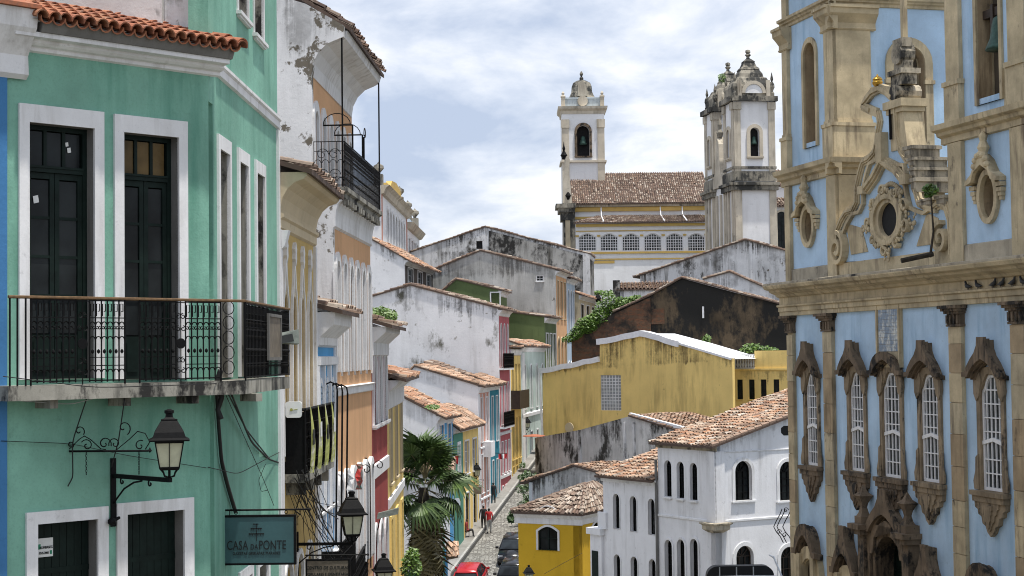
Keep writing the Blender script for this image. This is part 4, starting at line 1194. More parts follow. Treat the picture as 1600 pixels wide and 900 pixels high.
cvl = [(0, zlow - .75), (.06, zlow - .7), (.06, zlow - .6)] + [(.06 + .16 * (1 - math.cos(R(a))), zlow - .58 + .5 * math.sin(R(a))) for a in (5, 30, 55, 85)] + [(.22, zlow - .06), (0, zlow - .06)]
b = MB(); b.sweep(cvl, .0, W.L); part('cove', b, 'trim', H, W)
# loggia floor with rubble edge
b = MB(); b.sweep([(-rc, zlow - .05), (.20, zlow - .05), (.28, zlow + .0), (.28, zlow + .10), (.36, zlow + .14), (.36, zlow + .25), (-rc, zlow + .25)], -.02, W.L)
for i in range(14): b.box(.2 + i * W.L / 14.5, .42 + i * W.L / 14.5, -.34, -.22, zlow - .17, zlow - .04)
lf = part('balcony', b, 'slab', H, W)
WU = W.off(-rc)
zu0 = zlow + .25
for i in range(6):
    st = W.L / 6
    window(H, WU, st * (i + .5), zu0 + .05, st * .42, ct - zu0 - .85, kind='round', sur=.20, surt=.26, surp=.05, sash='greywood', nx=2, nz=1, recess=.08, sill=0, pane='greywood', louver=True, name='shuttered_door')
wall(H, WU, [(.305, zu0), (W.L, zu0), (W.L, ct + .2), (.305, ct + .2)], 'peach', name='loggia_wall')
sof = [(-rc, ct - .05)] + [(-rc + .78 * (1 - math.cos(R(a))), ct + .88 * math.sin(R(a))) for a in (0, 20, 40, 60, 80)] + [(.30, zE - .2), (.36, zE - .02), (-rc, zE + .1)]
b = MB(); b.sweep(sof, .31, W.L); part('soffit', b, 'trim', H, W)
rz = (tp[0][1] - zE) / (LG + .3 - tp[0][0])
roof_quad(H, W.P(.25, zE + .06, .44), W.P(W.L + .05, zE + .06, .44), W.P(.25, zE + .06 + rz * 3.9, -3.46), W.P(W.L + .05, zE + .06 + rz * 3.9, -3.46), .22, .4, PAL_OLD, 13, 'tile_dark')
b = MB(); b.add([W.P(.3, -12, -8), W.P(W.L, -12, -8), W.P(W.L, zE + 1, -8), W.P(.3, zE + 1, -8), W.P(W.L, -12, 0), W.P(W.L, zu0 - .1, 0), W.P(W.L, zu0 - .1, -rc - .02), W.P(W.L, zE, -rc - .02), W.P(W.L, zE + rz * 3.6, -3.5)], [(0, 1, 2, 3), (1, 4, 5, 6, 7, 8, 2)]); part('rear_wall', b, 'white_worn', H)
BW = W.off(.30)
b = MB(); railing(b, .0, W.L - .05, zu0 + .02, zu0 + 1.12, sp=.16, fancy=True, r=.011); part('railing', b, 'iron', lf, BW)
b = MB(); W2 = Wall(W.P(0, 0, -rc).xy, W.P(0, 0, .30).xy); 
W2 = Wall(W2.p0, W2.p1); railing(b, .05, W2.L, zu0 + .02, zu0 + 1.12, sp=.21, fancy=False, r=.011)
for x, z in ((.25, .3), (.55, .3), (.25, .8), (.55, .8)): b.tube(xz(spiral(x, zu0 + z, .16, .03, 0, 480, 20)), .010, 3)
part('railing_end', b, 'iron', lf, W2)
for u in (.05, W.L - .12):
    b = MB(); b.tube([(u, 0, zu0), (u, 0, zE - .05)], .022, 6); part('post', b, 'iron', H, W.off(.25 if u < 1 else .30))
# door frames of iron over the railing (gate hoops)
for i, (u, hh) in enumerate(((1.5, .62), (3.4, .62))):
    b = MB(); b.tube([(u, 0, zu0 + 1.1), (u, 0, zu0 + 1.1 + hh)], .022, 5); b.tube([(u - .0, 0, zu0 + 1.1 + hh), (u - .0, .8, zu0 + 1.1 + hh)], .02, 5)
    b.tube([(u, (.05 + .35 - .35 * math.cos(R(a))), zu0 + 1.1 + hh + .3 * math.sin(R(a))) for a in range(0, 181, 20)], .015, 4)
    part('iron_hoop', b, 'iron', lf, BW)
b = MB(); b.tube([(3.7, 0, zu0 + 1.1), (3.7, 0, zu0 + 1.7)] , .022, 5); b.tube([(x, 0, z) for x, z in spiral(3.9, zu0 + 1.8, .2, .05, 200, -160)], .015, 4); part('iron_hook', b, 'iron', lf, BW)

# ---- red house
YA, YB = 47.6, 53.0
W = Wall(plan(578.5, YA, 400), plan(604.5, YB, 600)); 
H = thing('red_house', 'dark red house with tall white windows and plants growing on its eave', 'house', (W.p0.x, YA, -11))
ze = (W.z(0, 503, .5) + W.z(W.L, 517, .5)) / 2
zt_ = W.z(W.L / 2, 545)
for i in range(3):
    st = W.L / 3
    window(H, W, st * (i + .5), zt_ - 2.2, st * .5, 2.15, kind='tall', sur=.22, surt=.18, surp=.06, sash='greywood', nx=2, nz=1, recess=.1, sill=.08, pane='greywood', louver=True, name='shuttered_window')
    window(H, W, st * (i + .5), -7.6, st * .5, 2.6, kind='round', sur=.2, surp=.05, sash='greywood', nx=2, nz=3, recess=.1, sill=.0, pane='glass_grey')
wall(H, W, [(0, -14), (W.L, -14), (W.L, ze), (0, ze)], 'red')
b = MB(); b.sweep([(0, ze - .9), (.08, ze - .85), (.08, ze - .5), (.3, ze - .3), (.42, ze - .2), (.44, ze - .04), (0, ze - .04)], 0, W.L); part('cornice', b, 'trim', H, W)
b = MB(); zz = W.z(W.L / 2, 730); b.sweep([(0, zz - .2), (.06, zz - .18), (.06, zz + .2), (0, zz + .22)], 0, W.L); part('string_course', b, 'trim', H, W)
roof_quad(H, W.P(-.1, ze, .62), W.P(W.L + .1, ze, .62), W.P(-.1, ze + .9, -2.5), W.P(W.L + .1, ze + .9, -2.5), .22, .4, PAL_OLD, 14)
b = MB(); b.add([W.P(W.L, -14, 0), W.P(W.L, ze, 0), W.P(W.L, ze + .9, -2.5), W.P(W.L, ze, -6), W.P(W.L, -14, -6)], [(0, 1, 2, 3, 4)]); part('party_wall', b, 'white', H)
vp = W.P(2.2, ze + .25, .1)
V = thing('roof_weeds', 'clump of green weeds growing on the eave of the red house', 'plant', vp)
leaves('foliage', [(vp + Vector((-.05, .2, .12)), Vector((.38, .9, .22))), (vp + Vector((.1, 1.4, .10)), Vector((.3, .7, .2)))], 900, .06, 'leaf', V, 5)
BW = W.off(.55); b = MB(); b.box(-3.4, W.L + .1, 0, .55, -9.05, -8.85); 
# long sloping-looking balcony below lanterns
# ---- yellow two-storey house
YA, YB = 53.0, 62.5
W2_ = Wall(plan(604.5, YA, 600), plan(629, YB, 600)); W = W2_
H = thing('slim_yellow_house', 'slim yellow house with tall narrow windows in front of the palm', 'house', (W.p0.x, YA, -12))
ze = (W.z(0, 588, .5) + W.z(W.L, 590, .5)) / 2
for i in range(3):
    st = W.L / 3; zt_ = W.z(W.L / 2, 625)
    window(H, W, st * (i + .5), zt_ - 2.6, st * .3, 2.6, sur=.14, surp=.05, sash='greywood', nx=2, nz=3, recess=.1, sill=.06, surmat='cream', pane='glass_grey')
    window(H, W, st * (i + .5), -8.2, st * .32, 2.9, sur=.14, surp=.05, sash='dwood', nx=2, nz=3, recess=.1, sill=.0, surmat='mustard')
wall(H, W, [(0, -15), (W.L, -15), (W.L, ze), (0, ze)], 'mustard')
b = MB(); b.sweep([(0, ze - 1.0), (.06, ze - .95), (.06, ze - .4), (.3, ze - .2), (.42, ze - .04), (0, ze - .04)], 0, W.L); part('cornice', b, 'trim', H, W)
b = MB(); zz = W.z(W.L / 2, 770); b.sweep([(0, zz - .15), (.06, zz - .12), (.06, zz + .15), (0, zz + .18)], 0, W.L); part('string_course', b, 'trim', H, W)
roof_quad(H, W.P(-.1, ze, .62), W.P(W.L + .1, ze, .62), W.P(-.1, ze + .9, -2.6), W.P(W.L + .1, ze + .9, -2.6), .24, .4, PAL, 15)
b = MB(); b.add([W.P(W.L, -15, 0), W.P(W.L, ze, 0), W.P(W.L, ze + .9, -2.6), W.P(W.L, ze, -6), W.P(W.L, -15, -6), W.P(0, -15, 0), W.P(0, ze, 0), W.P(0, ze + .9, -2.6), W.P(0, -15, -2.6)], [(0, 1, 2, 3, 4), (5, 6, 7, 8)]); part('party_wall', b, 'white', H)

# long iron balcony of the red and yellow fronts, seen end on
B0, B1 = at(548, 872, 40), at(594, 780, 53.0)
BW = Wall(B0.xy, B1.xy)
H = thing('street_balcony', 'long black iron balcony running along the street fronts behind the second lantern', 'balcony', B0)
zb = -6.15
b = MB(); b.box(0, BW.L, 0, .75, zb - .16, zb); part('slab', b, 'slab', H, BW)
b = MB(); railing(b, 0, BW.L, zb + .02, zb + 1.05, sp=.2, r=.014); b.tube([(0, 0, zb + 1.06), (BW.L, 0, zb + 1.06)], .03, 5); part('railing', b, 'iron', H, BW)
b = MB(); b.box(.05, BW.L, .03, .04, zb + .05, zb + .95); part('railing_screen', b, 'iron', H, BW)

# tall curled iron hooks in front of the peach house
for i, (x, d_, yt) in enumerate(((527, 38.6, 600), (535, 39.6, 602), (543, 40.6, 604))):
    p = at(x, yt, d_); q = at(x - 2, 850, d_)
    K = thing('lamp_hook', ('nearest of three tall iron hooks before the peach house', 'middle one of three tall iron hooks before the peach house', 'farthest of three tall iron hooks before the peach house')[i], 'iron post', (q.x, q.y, q.z), 'three tall iron hooks')
    b = MB(); b.tube([(q.x, q.y, q.z), (p.x, p.y, p.z - .15)], .024, 6); part('post', b, 'iron', K)
    b = MB(); b.tube([(p.x, p.y, p.z - .15), (p.x - .02, p.y, p.z - .02), (p.x - .14, p.y - .1, p.z + .05), (p.x - .28, p.y - .2, p.z - .02), (p.x - .33, p.y - .22, p.z - .10)], .02, 5); part('curl', b, 'iron', K)
for i, (x, d_, yt) in enumerate(((557, 44, 722), (578, 46, 716))):
    p = at(x, yt, d_)
    K = thing('lamp_hook', ('thin curled iron hook in front of the white shutters', 'thin curled iron hook beside the red wall')[i], 'iron post', (p.x, p.y, p.z - 3), 'thin curled hooks')
    b = MB(); b.tube([(p.x, p.y, p.z - 3), (p.x, p.y, p.z - .2), (p.x - .1, p.y, p.z), (p.x - .35, p.y, p.z + .06)], .018, 5); part('post', b, 'iron', K)
    b = MB(); b.tube([(p.x + .25 + a, p.y, p.z - .2 + c_) for a, c_ in spiral(0, 0, .16, .03, 200, -220)], .014, 4); part('curl', b, 'iron', K)
# second and third lanterns
P2 = at(551, 832, 34); anc = S(34)
lantern('street_lantern', 'black lantern with frosted panes between the two hanging signs and the red house', tuple(at(550, 847, 34)), 1.02, (anc.x, anc.y, 0))
P3 = at(600, 925, 45)
lantern('street_lantern', 'black lantern cut by the lower edge of the picture under the slim yellow house', tuple(P3), 1.02, (S(45).x, 45, 0))
FP = at(606, 806, 46); FL = thing('floodlight', 'small grey floodlight fixed before the slim yellow house', 'floodlight', FP)
b = MB(); b.add([(-.3, -.1, -.08), (.28, -.1, .05), (.28, .1, .05), (-.3, .1, -.08), (-.27, -.1, .08), (.3, -.1, .22), (.3, .1, .22), (-.27, .1, .08)], [(0, 3, 2, 1), (4, 5, 6, 7), (0, 1, 5, 4), (1, 2, 6, 5), (2, 3, 7, 6), (3, 0, 4, 7)]); part('housing', b, 'flood', FL, M=Matrix.Translation(FP))
b = MB(); b.tube([(-.2, 0, -.05), (-.3, .1, -.4)], .02, 4); part('arm', b, 'iron', FL, M=Matrix.Translation(FP))
# tangle of cables around the banner balcony
rnd = random.Random(21)
for i in range(26):
    x0 = rnd.uniform(440, 500); x1 = rnd.uniform(455, 540); d0, d1 = rnd.uniform(31.8, 33), rnd.uniform(33, 38)
    y0 = rnd.uniform(725, 750); y1 = rnd.uniform(790, 880)
    cable('one of the tangled black cables drooping below the banner balcony', [at(x0, y0, d0), at((x0 + x1) / 2 + rnd.uniform(-14, 14), (y0 + y1) / 2 + rnd.uniform(5, 30), (d0 + d1) / 2), at(x1, y1, d1)], rnd.choice((.007, .009, .012)))['group'] = 'tangled cables below the banner balcony'
b = MB(); p = at(430, 865, 33.0)
# clothes hung out at the shutters
MT['cloth_red'] = simple('red_cloth', (.5, .03, .03), .8, var=.3, second=(.03, .25, .12), scale=3)
MT['cloth_white'] = simple('white_cloth', (.7, .7, .7), .8, var=.15, second=(.02, .02, .02), scale=3)
MT['cloth_green'] = simple('green_cloth', (.03, .18, .15), .8, var=.3, second=(.5, .05, .05), scale=3)
for i, (x, y0, y1, d_, m_, lb) in enumerate(((547, 740, 790, 40.4, 'cloth_white', 'white patterned cloth hung before the white shutters'), (560, 725, 765, 42, 'cloth_green', 'green and red cloth hung nearest the red house'))):
    p = at(x, y0, d_); q = at(x, y1, d_); b = MB(); n = 6
    L_ = [(p.x - .06 + .03 * math.sin(k * 1.7), p.y + .05 * math.sin(k), p.z + (q.z - p.z) * k / n) for k in range(n + 1)]; R_ = [(p.x + .07 + .03 * math.sin(k * 2.1), p.y + .06 * math.cos(k), p.z + (q.z - p.z) * k / n) for k in range(n + 1)]
    b.add(L_ + R_, [(k, n + 1 + k, n + 2 + k, k + 1) for k in range(n)])
    b.add([(v[0] + .012, v[1] + .012, v[2]) for v in b.v], list(b.f))
    tag(part('hung_cloth', b, m_), lb, 'cloth', 'cloths hung at the shutters')

# ================================================================== palm
def palm():
    p0 = plan(664, 70, 760); base = Vector((p0.x, p0.y, gz(70)))
    top = at(664, 762, 70)
    T = thing('fan_palm', 'tall fan palm with drooping dry skirt between the yellow house and the street', 'palm tree', base)
    b = MB(); n = 14; pts = []; rs = []
    for i in range(n + 1):
        t = i / n; pts.append(base.lerp(top, t) + Vector((.06 * math.sin(t * 5), 0, 0))); rs.append(.32 - .12 * t + .025 * (i % 2))
    b.tube(pts, rs, 12); part('trunk', b, 'bark', T, smooth=True)
    def frond(blade, seg, droop, dead, name):
        m = MB(); stem = random.uniform(.85, 1.05) if not dead else .5
        m.tube([(0, 0, 0), (stem * .5, 0, .03), (stem, 0, 0)], [.028, .02, .012], 4, 1, cap=False)
        m.c = [(.5, .5, .5)] * len(m.v)
        for i in range(seg):
            a = R(-128 + 256 * i / (seg - 1)); ln = blade * (1 - .28 * abs(a) / R(128)) * random.uniform(.9, 1.06)
            d = Vector((math.cos(a), math.sin(a), 0)); sd_ = Vector((-math.sin(a), math.cos(a), 0))
            col = random.uniform(.1, 1)
            A0 = Vector((stem, 0, 0)); a0 = len(m.v)
            w = blade * .055
            mid = A0 + d * ln * .6 + Vector((0, 0, .05 - droop * .12)); tip = A0 + d * ln + Vector((0, 0, -droop * ln * random.uniform(.35, .6)))
            m.v += [tuple(A0), tuple(mid + sd_ * w + Vector((0, 0, .03))), tuple(mid), tuple(mid - sd_ * w + Vector((0, 0, .03))), tuple(tip)]
            m.face([a0, a0 + 1, a0 + 2], 0); m.face([a0, a0 + 2, a0 + 3], 0); m.face([a0 + 1, a0 + 4, a0 + 2], 0); m.face([a0 + 2, a0 + 4, a0 + 3], 0)
            m.c += [(col, col, col)] * 5
        return m.mesh(name, mats_of(['palm_dead' if dead else 'palm_leaf', 'stem']))
    live = [frond(1.1, 24, .6, False, 'frond'), frond(1.25, 26, .95, False, 'frond'), frond(1.0, 22, .45, False, 'frond'), frond(1.15, 20, .8, False, 'frond')]
    droop_ = [frond(1.25, 26, 1.3, False, 'frond'), frond(1.15, 24, 1.5, False, 'frond')]
    dry = [frond(1.2, 20, 1.6, True, 'dry_frond'), frond(1.1, 18, 1.8, True, 'dry_frond')]
    rnd = random.Random(9)
    def put(me, name, az, el, roll, zoff, sc, out=0.0):
        o = bpy.data.objects.new(name, me)
        M = Matrix.Translation(top + Vector((0, 0, zoff))) @ Matrix.Rotation(az, 4, 'Z') @ Matrix.Translation((out, 0, 0)) @ Matrix.Rotation(-el, 4, 'Y') @ Matrix.Rotation(roll, 4, 'X') @ Matrix.Scale(sc, 4)
        link(o, T, M)
    for i in range(24):  put(rnd.choice(live), 'frond', i * 2.4 + rnd.uniform(-.3, .3), R(rnd.uniform(38, 84)), rnd.uniform(-.5, .5), .38 + .2 * rnd.random(), rnd.uniform(.75, 1.15), .05)
    for i in range(12): put(rnd.choice(live), 'frond', i * 2.4 + .9 + rnd.uniform(-.3, .3), R(rnd.uniform(-2, 38)), rnd.uniform(-.7, .7), .15, rnd.uniform(.75, 1.15), .1)
    for i in range(10): put(rnd.choice(droop_), 'frond', i * 2.4 + .4, R(rnd.uniform(-42, -14)), rnd.uniform(-.6, .6), -.1, rnd.uniform(.8, 1.2), .15)
    for i in range(26): put(rnd.choice(dry), 'dry_frond', i * 2.4 + .2, R(rnd.uniform(-84, -62)), rnd.uniform(-.4, .4), -.35 - 2.6 * (i / 26), rnd.uniform(.8, 1.1), .22)
palm()
vp = at(642, 895, 50)
V = thing('balcony_fern', 'bright green fern at the lower end of the slim yellow house', 'plant', vp)
b = MB(); b.lathe([(.15, -.3), (.22, 0), (.24, .02)], (0, 0, 0), 10); part('pot', b, 'seagreen', V, M=Matrix.Translation(vp))
leaves('foliage', [(vp + Vector((0, 0, .15)), Vector((.30, .35, .45))), (vp + Vector((.05, 0, .5)), Vector((.2, .3, .25)))], 900, .06, 'leaf', V, 8)
# ================================================================== houses climbing the left side of the street
def SL(y): return Vector((street_x(y), y))
def flat_rows(n, rows, **kw):
    """facade filler: rows [(z0, z1)] of n windows"""
    def f(H, W, ez):
        for (a, c_, k) in rows:
            kk = dict(kw); kk.update(k); win_row(H, W, .4, W.L - .1, n, kk.pop('frac', .5), ez - a, ez - c_, **kk)
    return f
NB = 6.0
small = dict(sur=.10, surp=.05, nx=2, nz=3, recess=.12, sill=.06)
# low white houses behind the palm
H, WG, WFc, ez = gable_house('white_house', 'low white house with blue street front and weedy tiled roof behind the palm', SL(99.5), SL(104.6), [(560, 640), (612, 612), (690, 652)], gz(100) - 1.5, 'white', 'skyblue',
    pal=PAL, seed=31, over=.6, fac=flat_rows(2, [(2.6, .7, {}), (5.6, 3.4, {'sill': 0, 'name': 'door', 'sash': 'dgwood'})], **small))
b = MB(); zz = ez - 2.05; b.sweep([(0, zz), (.03, zz + .02), (.03, zz + .06), (0, zz + .07)], 10, 29.9); part('string_course', b, 'grey_worn', H, WG)
b = MB(); b.sweep([(0, ez - .62), (.08, ez - .6), (.08, ez - .45), (0, ez - .42)], .1, WFc.L); b.sweep([(0, ez - 5), (.06, ez - 5), (.06, ez - .6), (0, ez - .6)], .36, .62); part('pilaster', b, 'trim', H, WFc)
rnd = random.Random(4)
for (x, y_, lab) in ((676, 636, 'tuft of weeds on the low white house roof near its eave'),):
    q = at(x, y_, 94); V = thing('roof_weeds', lab, 'plant', q); leaves('foliage', [(q, Vector((.4, 1.2, .14)))], 220, .07, 'leaf', V, 4)
# lean-to and courtyard wall right behind the palm
pa, pb = plan(618, 80, 760), plan(702, 80, 760)
W = Wall(pa, pb); H = thing('courtyard_wall', 'white stained courtyard wall directly behind the palm trunk', 'wall', (pa.x, pa.y, gz(80)))
zt_ = W.z(W.L * .8, 738); wall(H, W, [(0, -17), (W.L, -17), (W.L, zt_), (0, zt_ + .3)], 'white_stained', th=.3)
roof_quad(H, W.P(-.1, zt_ + .15, .3), W.P(W.L + .3, zt_ + .02, .3), W.P(-.1, zt_ + .7, -1.6), W.P(W.L + .3, zt_ + .55, -1.6), .25, .4, PAL_PINK, 33)
pa, pb = plan(676, 76, 860), plan(699, 76, 860)
W = Wall(pa, pb); H = thing('gate_pier', 'weathered grey pier with teal door frame beside the red car', 'pier', (pa.x, pa.y, gz(76)))
b = MB(); z0 = W.z(W.L, 845); b.box(0, W.L * .65, 0, .6, -17, W.z(0, 838)); part('pier', b, 'ruin', H, W)
b = MB(); b.box(W.L * .70, W.L * .80, .02, .3, -17, z0 + .3); part('post', b, 'seagreen', H, W)
b = MB(); b.box(W.L * .81, W.L, .04, .3, -17, z0 - .4); part('panel', b, 'skyblue', H, W)
roof_quad(H, at(697, 872, 75.5), at(716, 868, 77.5), at(697, 848, 76.5), at(716, 846, 78.5), .22, .35, PAL_PINK, 34, name='canopy')
# sea green / mustard house
H, WG, WFc, ez = gable_house('green_and_mustard_house', 'low house with sea green side and mustard street front above the flag', SL(104.7), SL(113.8), [(660, 640), (690, 652), (722, 676)], gz(105) - 1.5, 'white', 'mustard',
    pal=PAL_PINK, seed=35, over=.5, fac=flat_rows(3, [(3.3, 1.2, {}), (7.6, 4.6, {'sill': 0, 'name': 'door', 'sash': 'dwood'})], **small))
b = MB(); b.sweep([(0, gz(104) - 1), (.06, gz(104) - 1), (.06, ez - .56), (0, ez - .56)], .02, 3.1); b2 = part('green_bay', b, 'seagreen', H, WFc)
window(H, WFc.off(.065), 1.6, ez - 3.3, .9, 2.1, cut=False, recess=-.02, sur=.12, surp=.05, nx=2, nz=3, sill=.05)
# salmon panelled house with long white gable
H, WG, WFc, ez = gable_house('salmon_house', 'house with salmon panelled street front and long white gable below a double roof', SL(113.9), SL(118.3), [(612, 610), (648, 573), (752, 604)], gz(112) - 2, 'white_stained', 'salmon',
    pal=PAL_PINK, seed=37, over=.5, fac=flat_rows(2, [(3.9, .9, {}), (7.4, 4.8, {}), (11.0, 8.2, {'sill': 0, 'name': 'door'})], frac=.46, sash='whitewood', pane='salmon', **{**small, 'sur': .06}))
b = MB()
for u in (.36, 1.5, 2.9, 4.2): b.sweep([(0, ez - 12), (.07, ez - 12), (.07, ez - .6), (0, ez - .6)], u, u + .14)
for zz in (ez - 4.4, ez - 7.9): b.sweep([(0, zz), (.1, zz + .03), (.1, zz + .14), (0, zz + .17)], .36, WFc.L)
part('panel_moulding', b, 'trim', H, WFc)
p = WFc.P(3.0, ez - 5.0, 0); b = MB(); b.box(2.0, 3.6, -.55, 0, ez - 5.0, ez - 3.95); part('bay_box', b, 'white', H, WFc)
# second roof strip behind
q0, q1 = at(662, 571, 119), at(742, 597, 119)
roof_quad(H, q1 + Vector((0, -.2, .25)), q1 + Vector((.5, 4, .25)), q0 + Vector((0, -.2, .25)), q0 + Vector((.5, 4, .25)), .3, .45, PAL_OLD, 39, name='upper_roof')
# teal house
H, WG, WFc, ez = gable_house('teal_house', 'narrow deep teal house with white window frames between salmon and pink fronts', SL(118.4), SL(122.8), [(735, 588), (778, 604)], gz(118) - 2, 'white', 'teal',
    pal=PAL_PINK, seed=41, over=.6, fac=flat_rows(2, [(4.2, 1.0, {}), (8.6, 5.6, {}), (12.0, 9.2, {'sill': 0, 'name': 'door', 'pane': 'glass_grey'})], frac=.34, sash='greywood', **{**small, 'sur': .08}))
# big white gable with pink front
def bigholes(H, W): pass
H, WG, WFc, ez = gable_house('pink_house', 'tall rose pink house with a broad white stained gable facing us', SL(122.9), SL(128.1), [(560, 470), (641, 446), (797, 487)], gz(124) - 2, 'white_stained', 'pink',
    pal=PAL_OLD, seed=43, over=.6, fac=flat_rows(3, [(4.3, 1.1, {'kind': 'tall'}), (8.6, 5.5, {'kind': 'tall'}), (12.2, 9.9, {}), (15.8, 13.2, {'sill': 0, 'name': 'door'})], frac=.40, sash='whitewood', pane='glass_grey', **{**small, 'sur': .07}))
for zz in (ez - 4.4, ez - 8.75):
    BW = WFc.off(.35); b = MB(); b.box(.2, WFc.L - .1, 0, .35, zz - .15, zz); bal = part('balcony', b, 'trim', H, BW)
    b = MB(); railing(b, .2, WFc.L - .1, zz, zz + 1.1, sp=.3, fancy=False, r=.02); b.box(.2, WFc.L - .1, .02, .04, zz + .03, zz + 1.05); part('railing', b, 'iron', bal, BW)
b = MB()
for zz in (ez - 12.6, ez - 9.4): b.sweep([(0, zz), (.1, zz + .03), (.1, zz + .22), (0, zz + .25)], .36, WFc.L)
part('string_course', b, 'trim', H, WFc)
b = MB(); b.box(0, .02, -.02, .0, 0, 0.01) if False else None
# yellow house with black doors
H, WG, WFc, ez = gable_house('narrow_yellow_house', 'narrow yellow house with tall black doors and balcony at the top of the street', SL(128.2), SL(133.8), [(780, 548), (813, 541)], gz(131) - 2, 'white', 'mustard',
    pal=PAL_PINK, seed=45, over=.3, fac=flat_rows(3, [(4.4, 1.2, {}), (8.6, 5.4, {}), (12.4, 9.2, {'sill': 0})], frac=.55, sash='dwood', name='door', **{**small, 'sur': .08, 'surmat': 'mustard'}))
BW = WFc.off(.7); zz = ez - 4.5; b = MB(); b.box(.4, WFc.L - .1, 0, .7, zz - .18, zz); bal = part('balcony', b, 'dwood', H, BW)
b = MB(); b.box(.4, WFc.L - .1, 0, .06, zz, zz + 1.25); b.box(.4, .46, .06, .7, zz, zz + 1.25); part('railing', b, 'dwood', bal, BW)
# pale mint house
H, WG, WFc, ez = gable_house('pale_mint_house', 'pale mint house with white corner pilaster and low tiled roof above the street bend', SL(133.9), SL(148.5), [(770, 534), (795, 533), (818, 541)], gz(142) - 2, 'mint', 'mint',
    pal=PAL, seed=47, over=.5, fac=flat_rows(4, [(5.2, 1.6, {'kind': 'round'}), (10.6, 7.2, {'sill': 0, 'name': 'door', 'sash': 'dgwood'})], frac=.28, sash='whitewood', pane='glass_grey', **small))
b = MB(); b.sweep([(0, ez - 12), (.1, ez - 12), (.1, ez - .6), (0, ez - .6)], .37, 1.6); b.sweep([(0, ez - 5.9), (.12, ez - 5.85), (.12, ez - 5.6), (0, ez - 5.5)], .37, WFc.L); part('pilaster', b, 'trim', H, WFc)
# green houses
H, WG, WFc, ez = gable_house('leaf_green_house', 'leaf green house with three white windows above the pale mint roof', SL(148.6), SL(156.7), [(740, 468), (795, 488), (868, 497)], gz(160) - 3, 'dgreen', 'dgreen',
    pal=PAL_OLD, seed=49, over=.6, fac=flat_rows(3, [(5.4, 1.5, {}), (10.5, 7.4, {})], frac=.6, sash='whitewood', pane='glass_grey', **small))
b = MB(); b.sweep([(0, ez - 6.6), (.1, ez - 6.55), (.1, ez - 6.2), (0, ez - 6.15)], .36, WFc.L); part('string_course', b, 'trim', H, WFc)
pN = plan(779, 146, 470)
H, WG, WFc, ez = gable_house('green_attic_house', 'small green gabled attic wedged between the white and grey gables', pN, pN + Vector((.118, .993)) * 6, [(676, 470), (713, 437), (801, 458)], -4, 'dgreen', 'dgreen', pal=PAL_OLD, seed=51, over=.5,
    gholes=lambda H, W: window(H, W, W.uz(774, 470)[0], W.uz(774, 478)[1], .75, 1.15, **small))
# grey gable house with cream street front
def grey_win(H, W):
    u, z = W.uz(843.5, 440); window(H, W, u, z, .75, .62, sur=.0, nx=2, nz=2, fr=.1, recess=.08, sill=.05)
    for (x, y_) in ((705, 437), (661, 437)):
        pass
H, WG, WFc, ez = gable_house('grey_gable_house', 'large weathered grey gable with small white window and cream street front', SL(156.8), SL(165.3), [(600, 452), (642, 436), (751, 392), (884, 425)], gz(170) - 3, 'grey_worn', 'peach',
    pal=PAL_OLD, seed=53, over=.7, gholes=grey_win, fac=flat_rows(3, [(4.6, 1.0, {}), (10.0, 6.4, {'kind': 'round'}), (16, 11.5, {'kind': 'round'})], frac=.5, sash='cream', pane='glass_grey', **{**small, 'surmat': 'cream'}))
# pale blue house, then a low one
H, WG, WFc, ez = gable_house('pale_blue_house', 'tall pale blue house with pointed white windows beside the grey gable', SL(165.4), SL(172.5), [(860, 428), (903, 437)], gz(180) - 3, 'paleblue', 'paleblue',
    pal=PAL_OLD, seed=55, over=.8, fac=flat_rows(3, [(6.0, 1.2, {'kind': 'round'}), (12.0, 8.4, {'kind': 'round'})], frac=.6, sash='whitewood', pane='glass', **small))
H, WG, WFc, ez = gable_house('cream_lane_house', 'low cream house with broken tiled eaves at the end of the lane', SL(172.7) + Vector((.4, 0)), SL(189.7) + Vector((.4, 0)), [(870, 455), (900, 458), (928, 468)], gz(190) - 3, 'cream', 'cream',
    pal=PAL, seed=57, over=.9, fac=flat_rows(3, [(3.6, 1.0, {}), (8, 5.2, {})], frac=.5, sash='dwood', **small))
roof_quad(H, WFc.P(.2, ez - 4.1, 1.0), WFc.P(WFc.L, ez - 4.1, 1.0), WFc.P(.2, ez - 3.7, 0), WFc.P(WFc.L, ez - 3.7, 0), .3, .4, PAL, 58, name='awning_roof')
# blackened gable high behind
pN = plan(921, 196, 430)
H, WG, WFc, ez = gable_house('black_gable_house', 'big gable blackened by mould below the far convent', pN, pN + Vector((.118, .993)) * 8, [(640, 395), (678, 382), (758, 355), (921, 397)], 0, 'half_mould', 'black_mould', pal=PAL_OLD, seed=59, over=.2,
    gholes=lambda H, W: [window(H, W, W.uz(749, 380)[0], W.uz(749, 389)[1], .75, .95, sur=0, nx=1, nz=1, sill=0, pane='dark', sash='dwood'), window(H, W, W.uz(806, 380)[0], W.uz(806, 384)[1], .9, .8, sur=0, nx=1, nz=1, sill=0, pane='white', sash='white')])
b = MB(); u0 = WG.uz(764, 400)[0]; u1 = WG.uz(914, 400)[0]
k0, k1 = WG.uz(764, 359)[1], WG.uz(914, 398)[1]
b.prism([(u0, k0 - 7.5), (u1, k0 - 7.5), (u1, k1 - .1), (u0, k0 - .1)], -.06, 0); part('mouldy_render', b, 'black_mould', H, WG)
b = MB(); b.box(WG.uz(911, 420)[0], 30.05, -.3, .5, k1 - 9, k1); part('corner_pier', b, 'half_mould', H, WG)
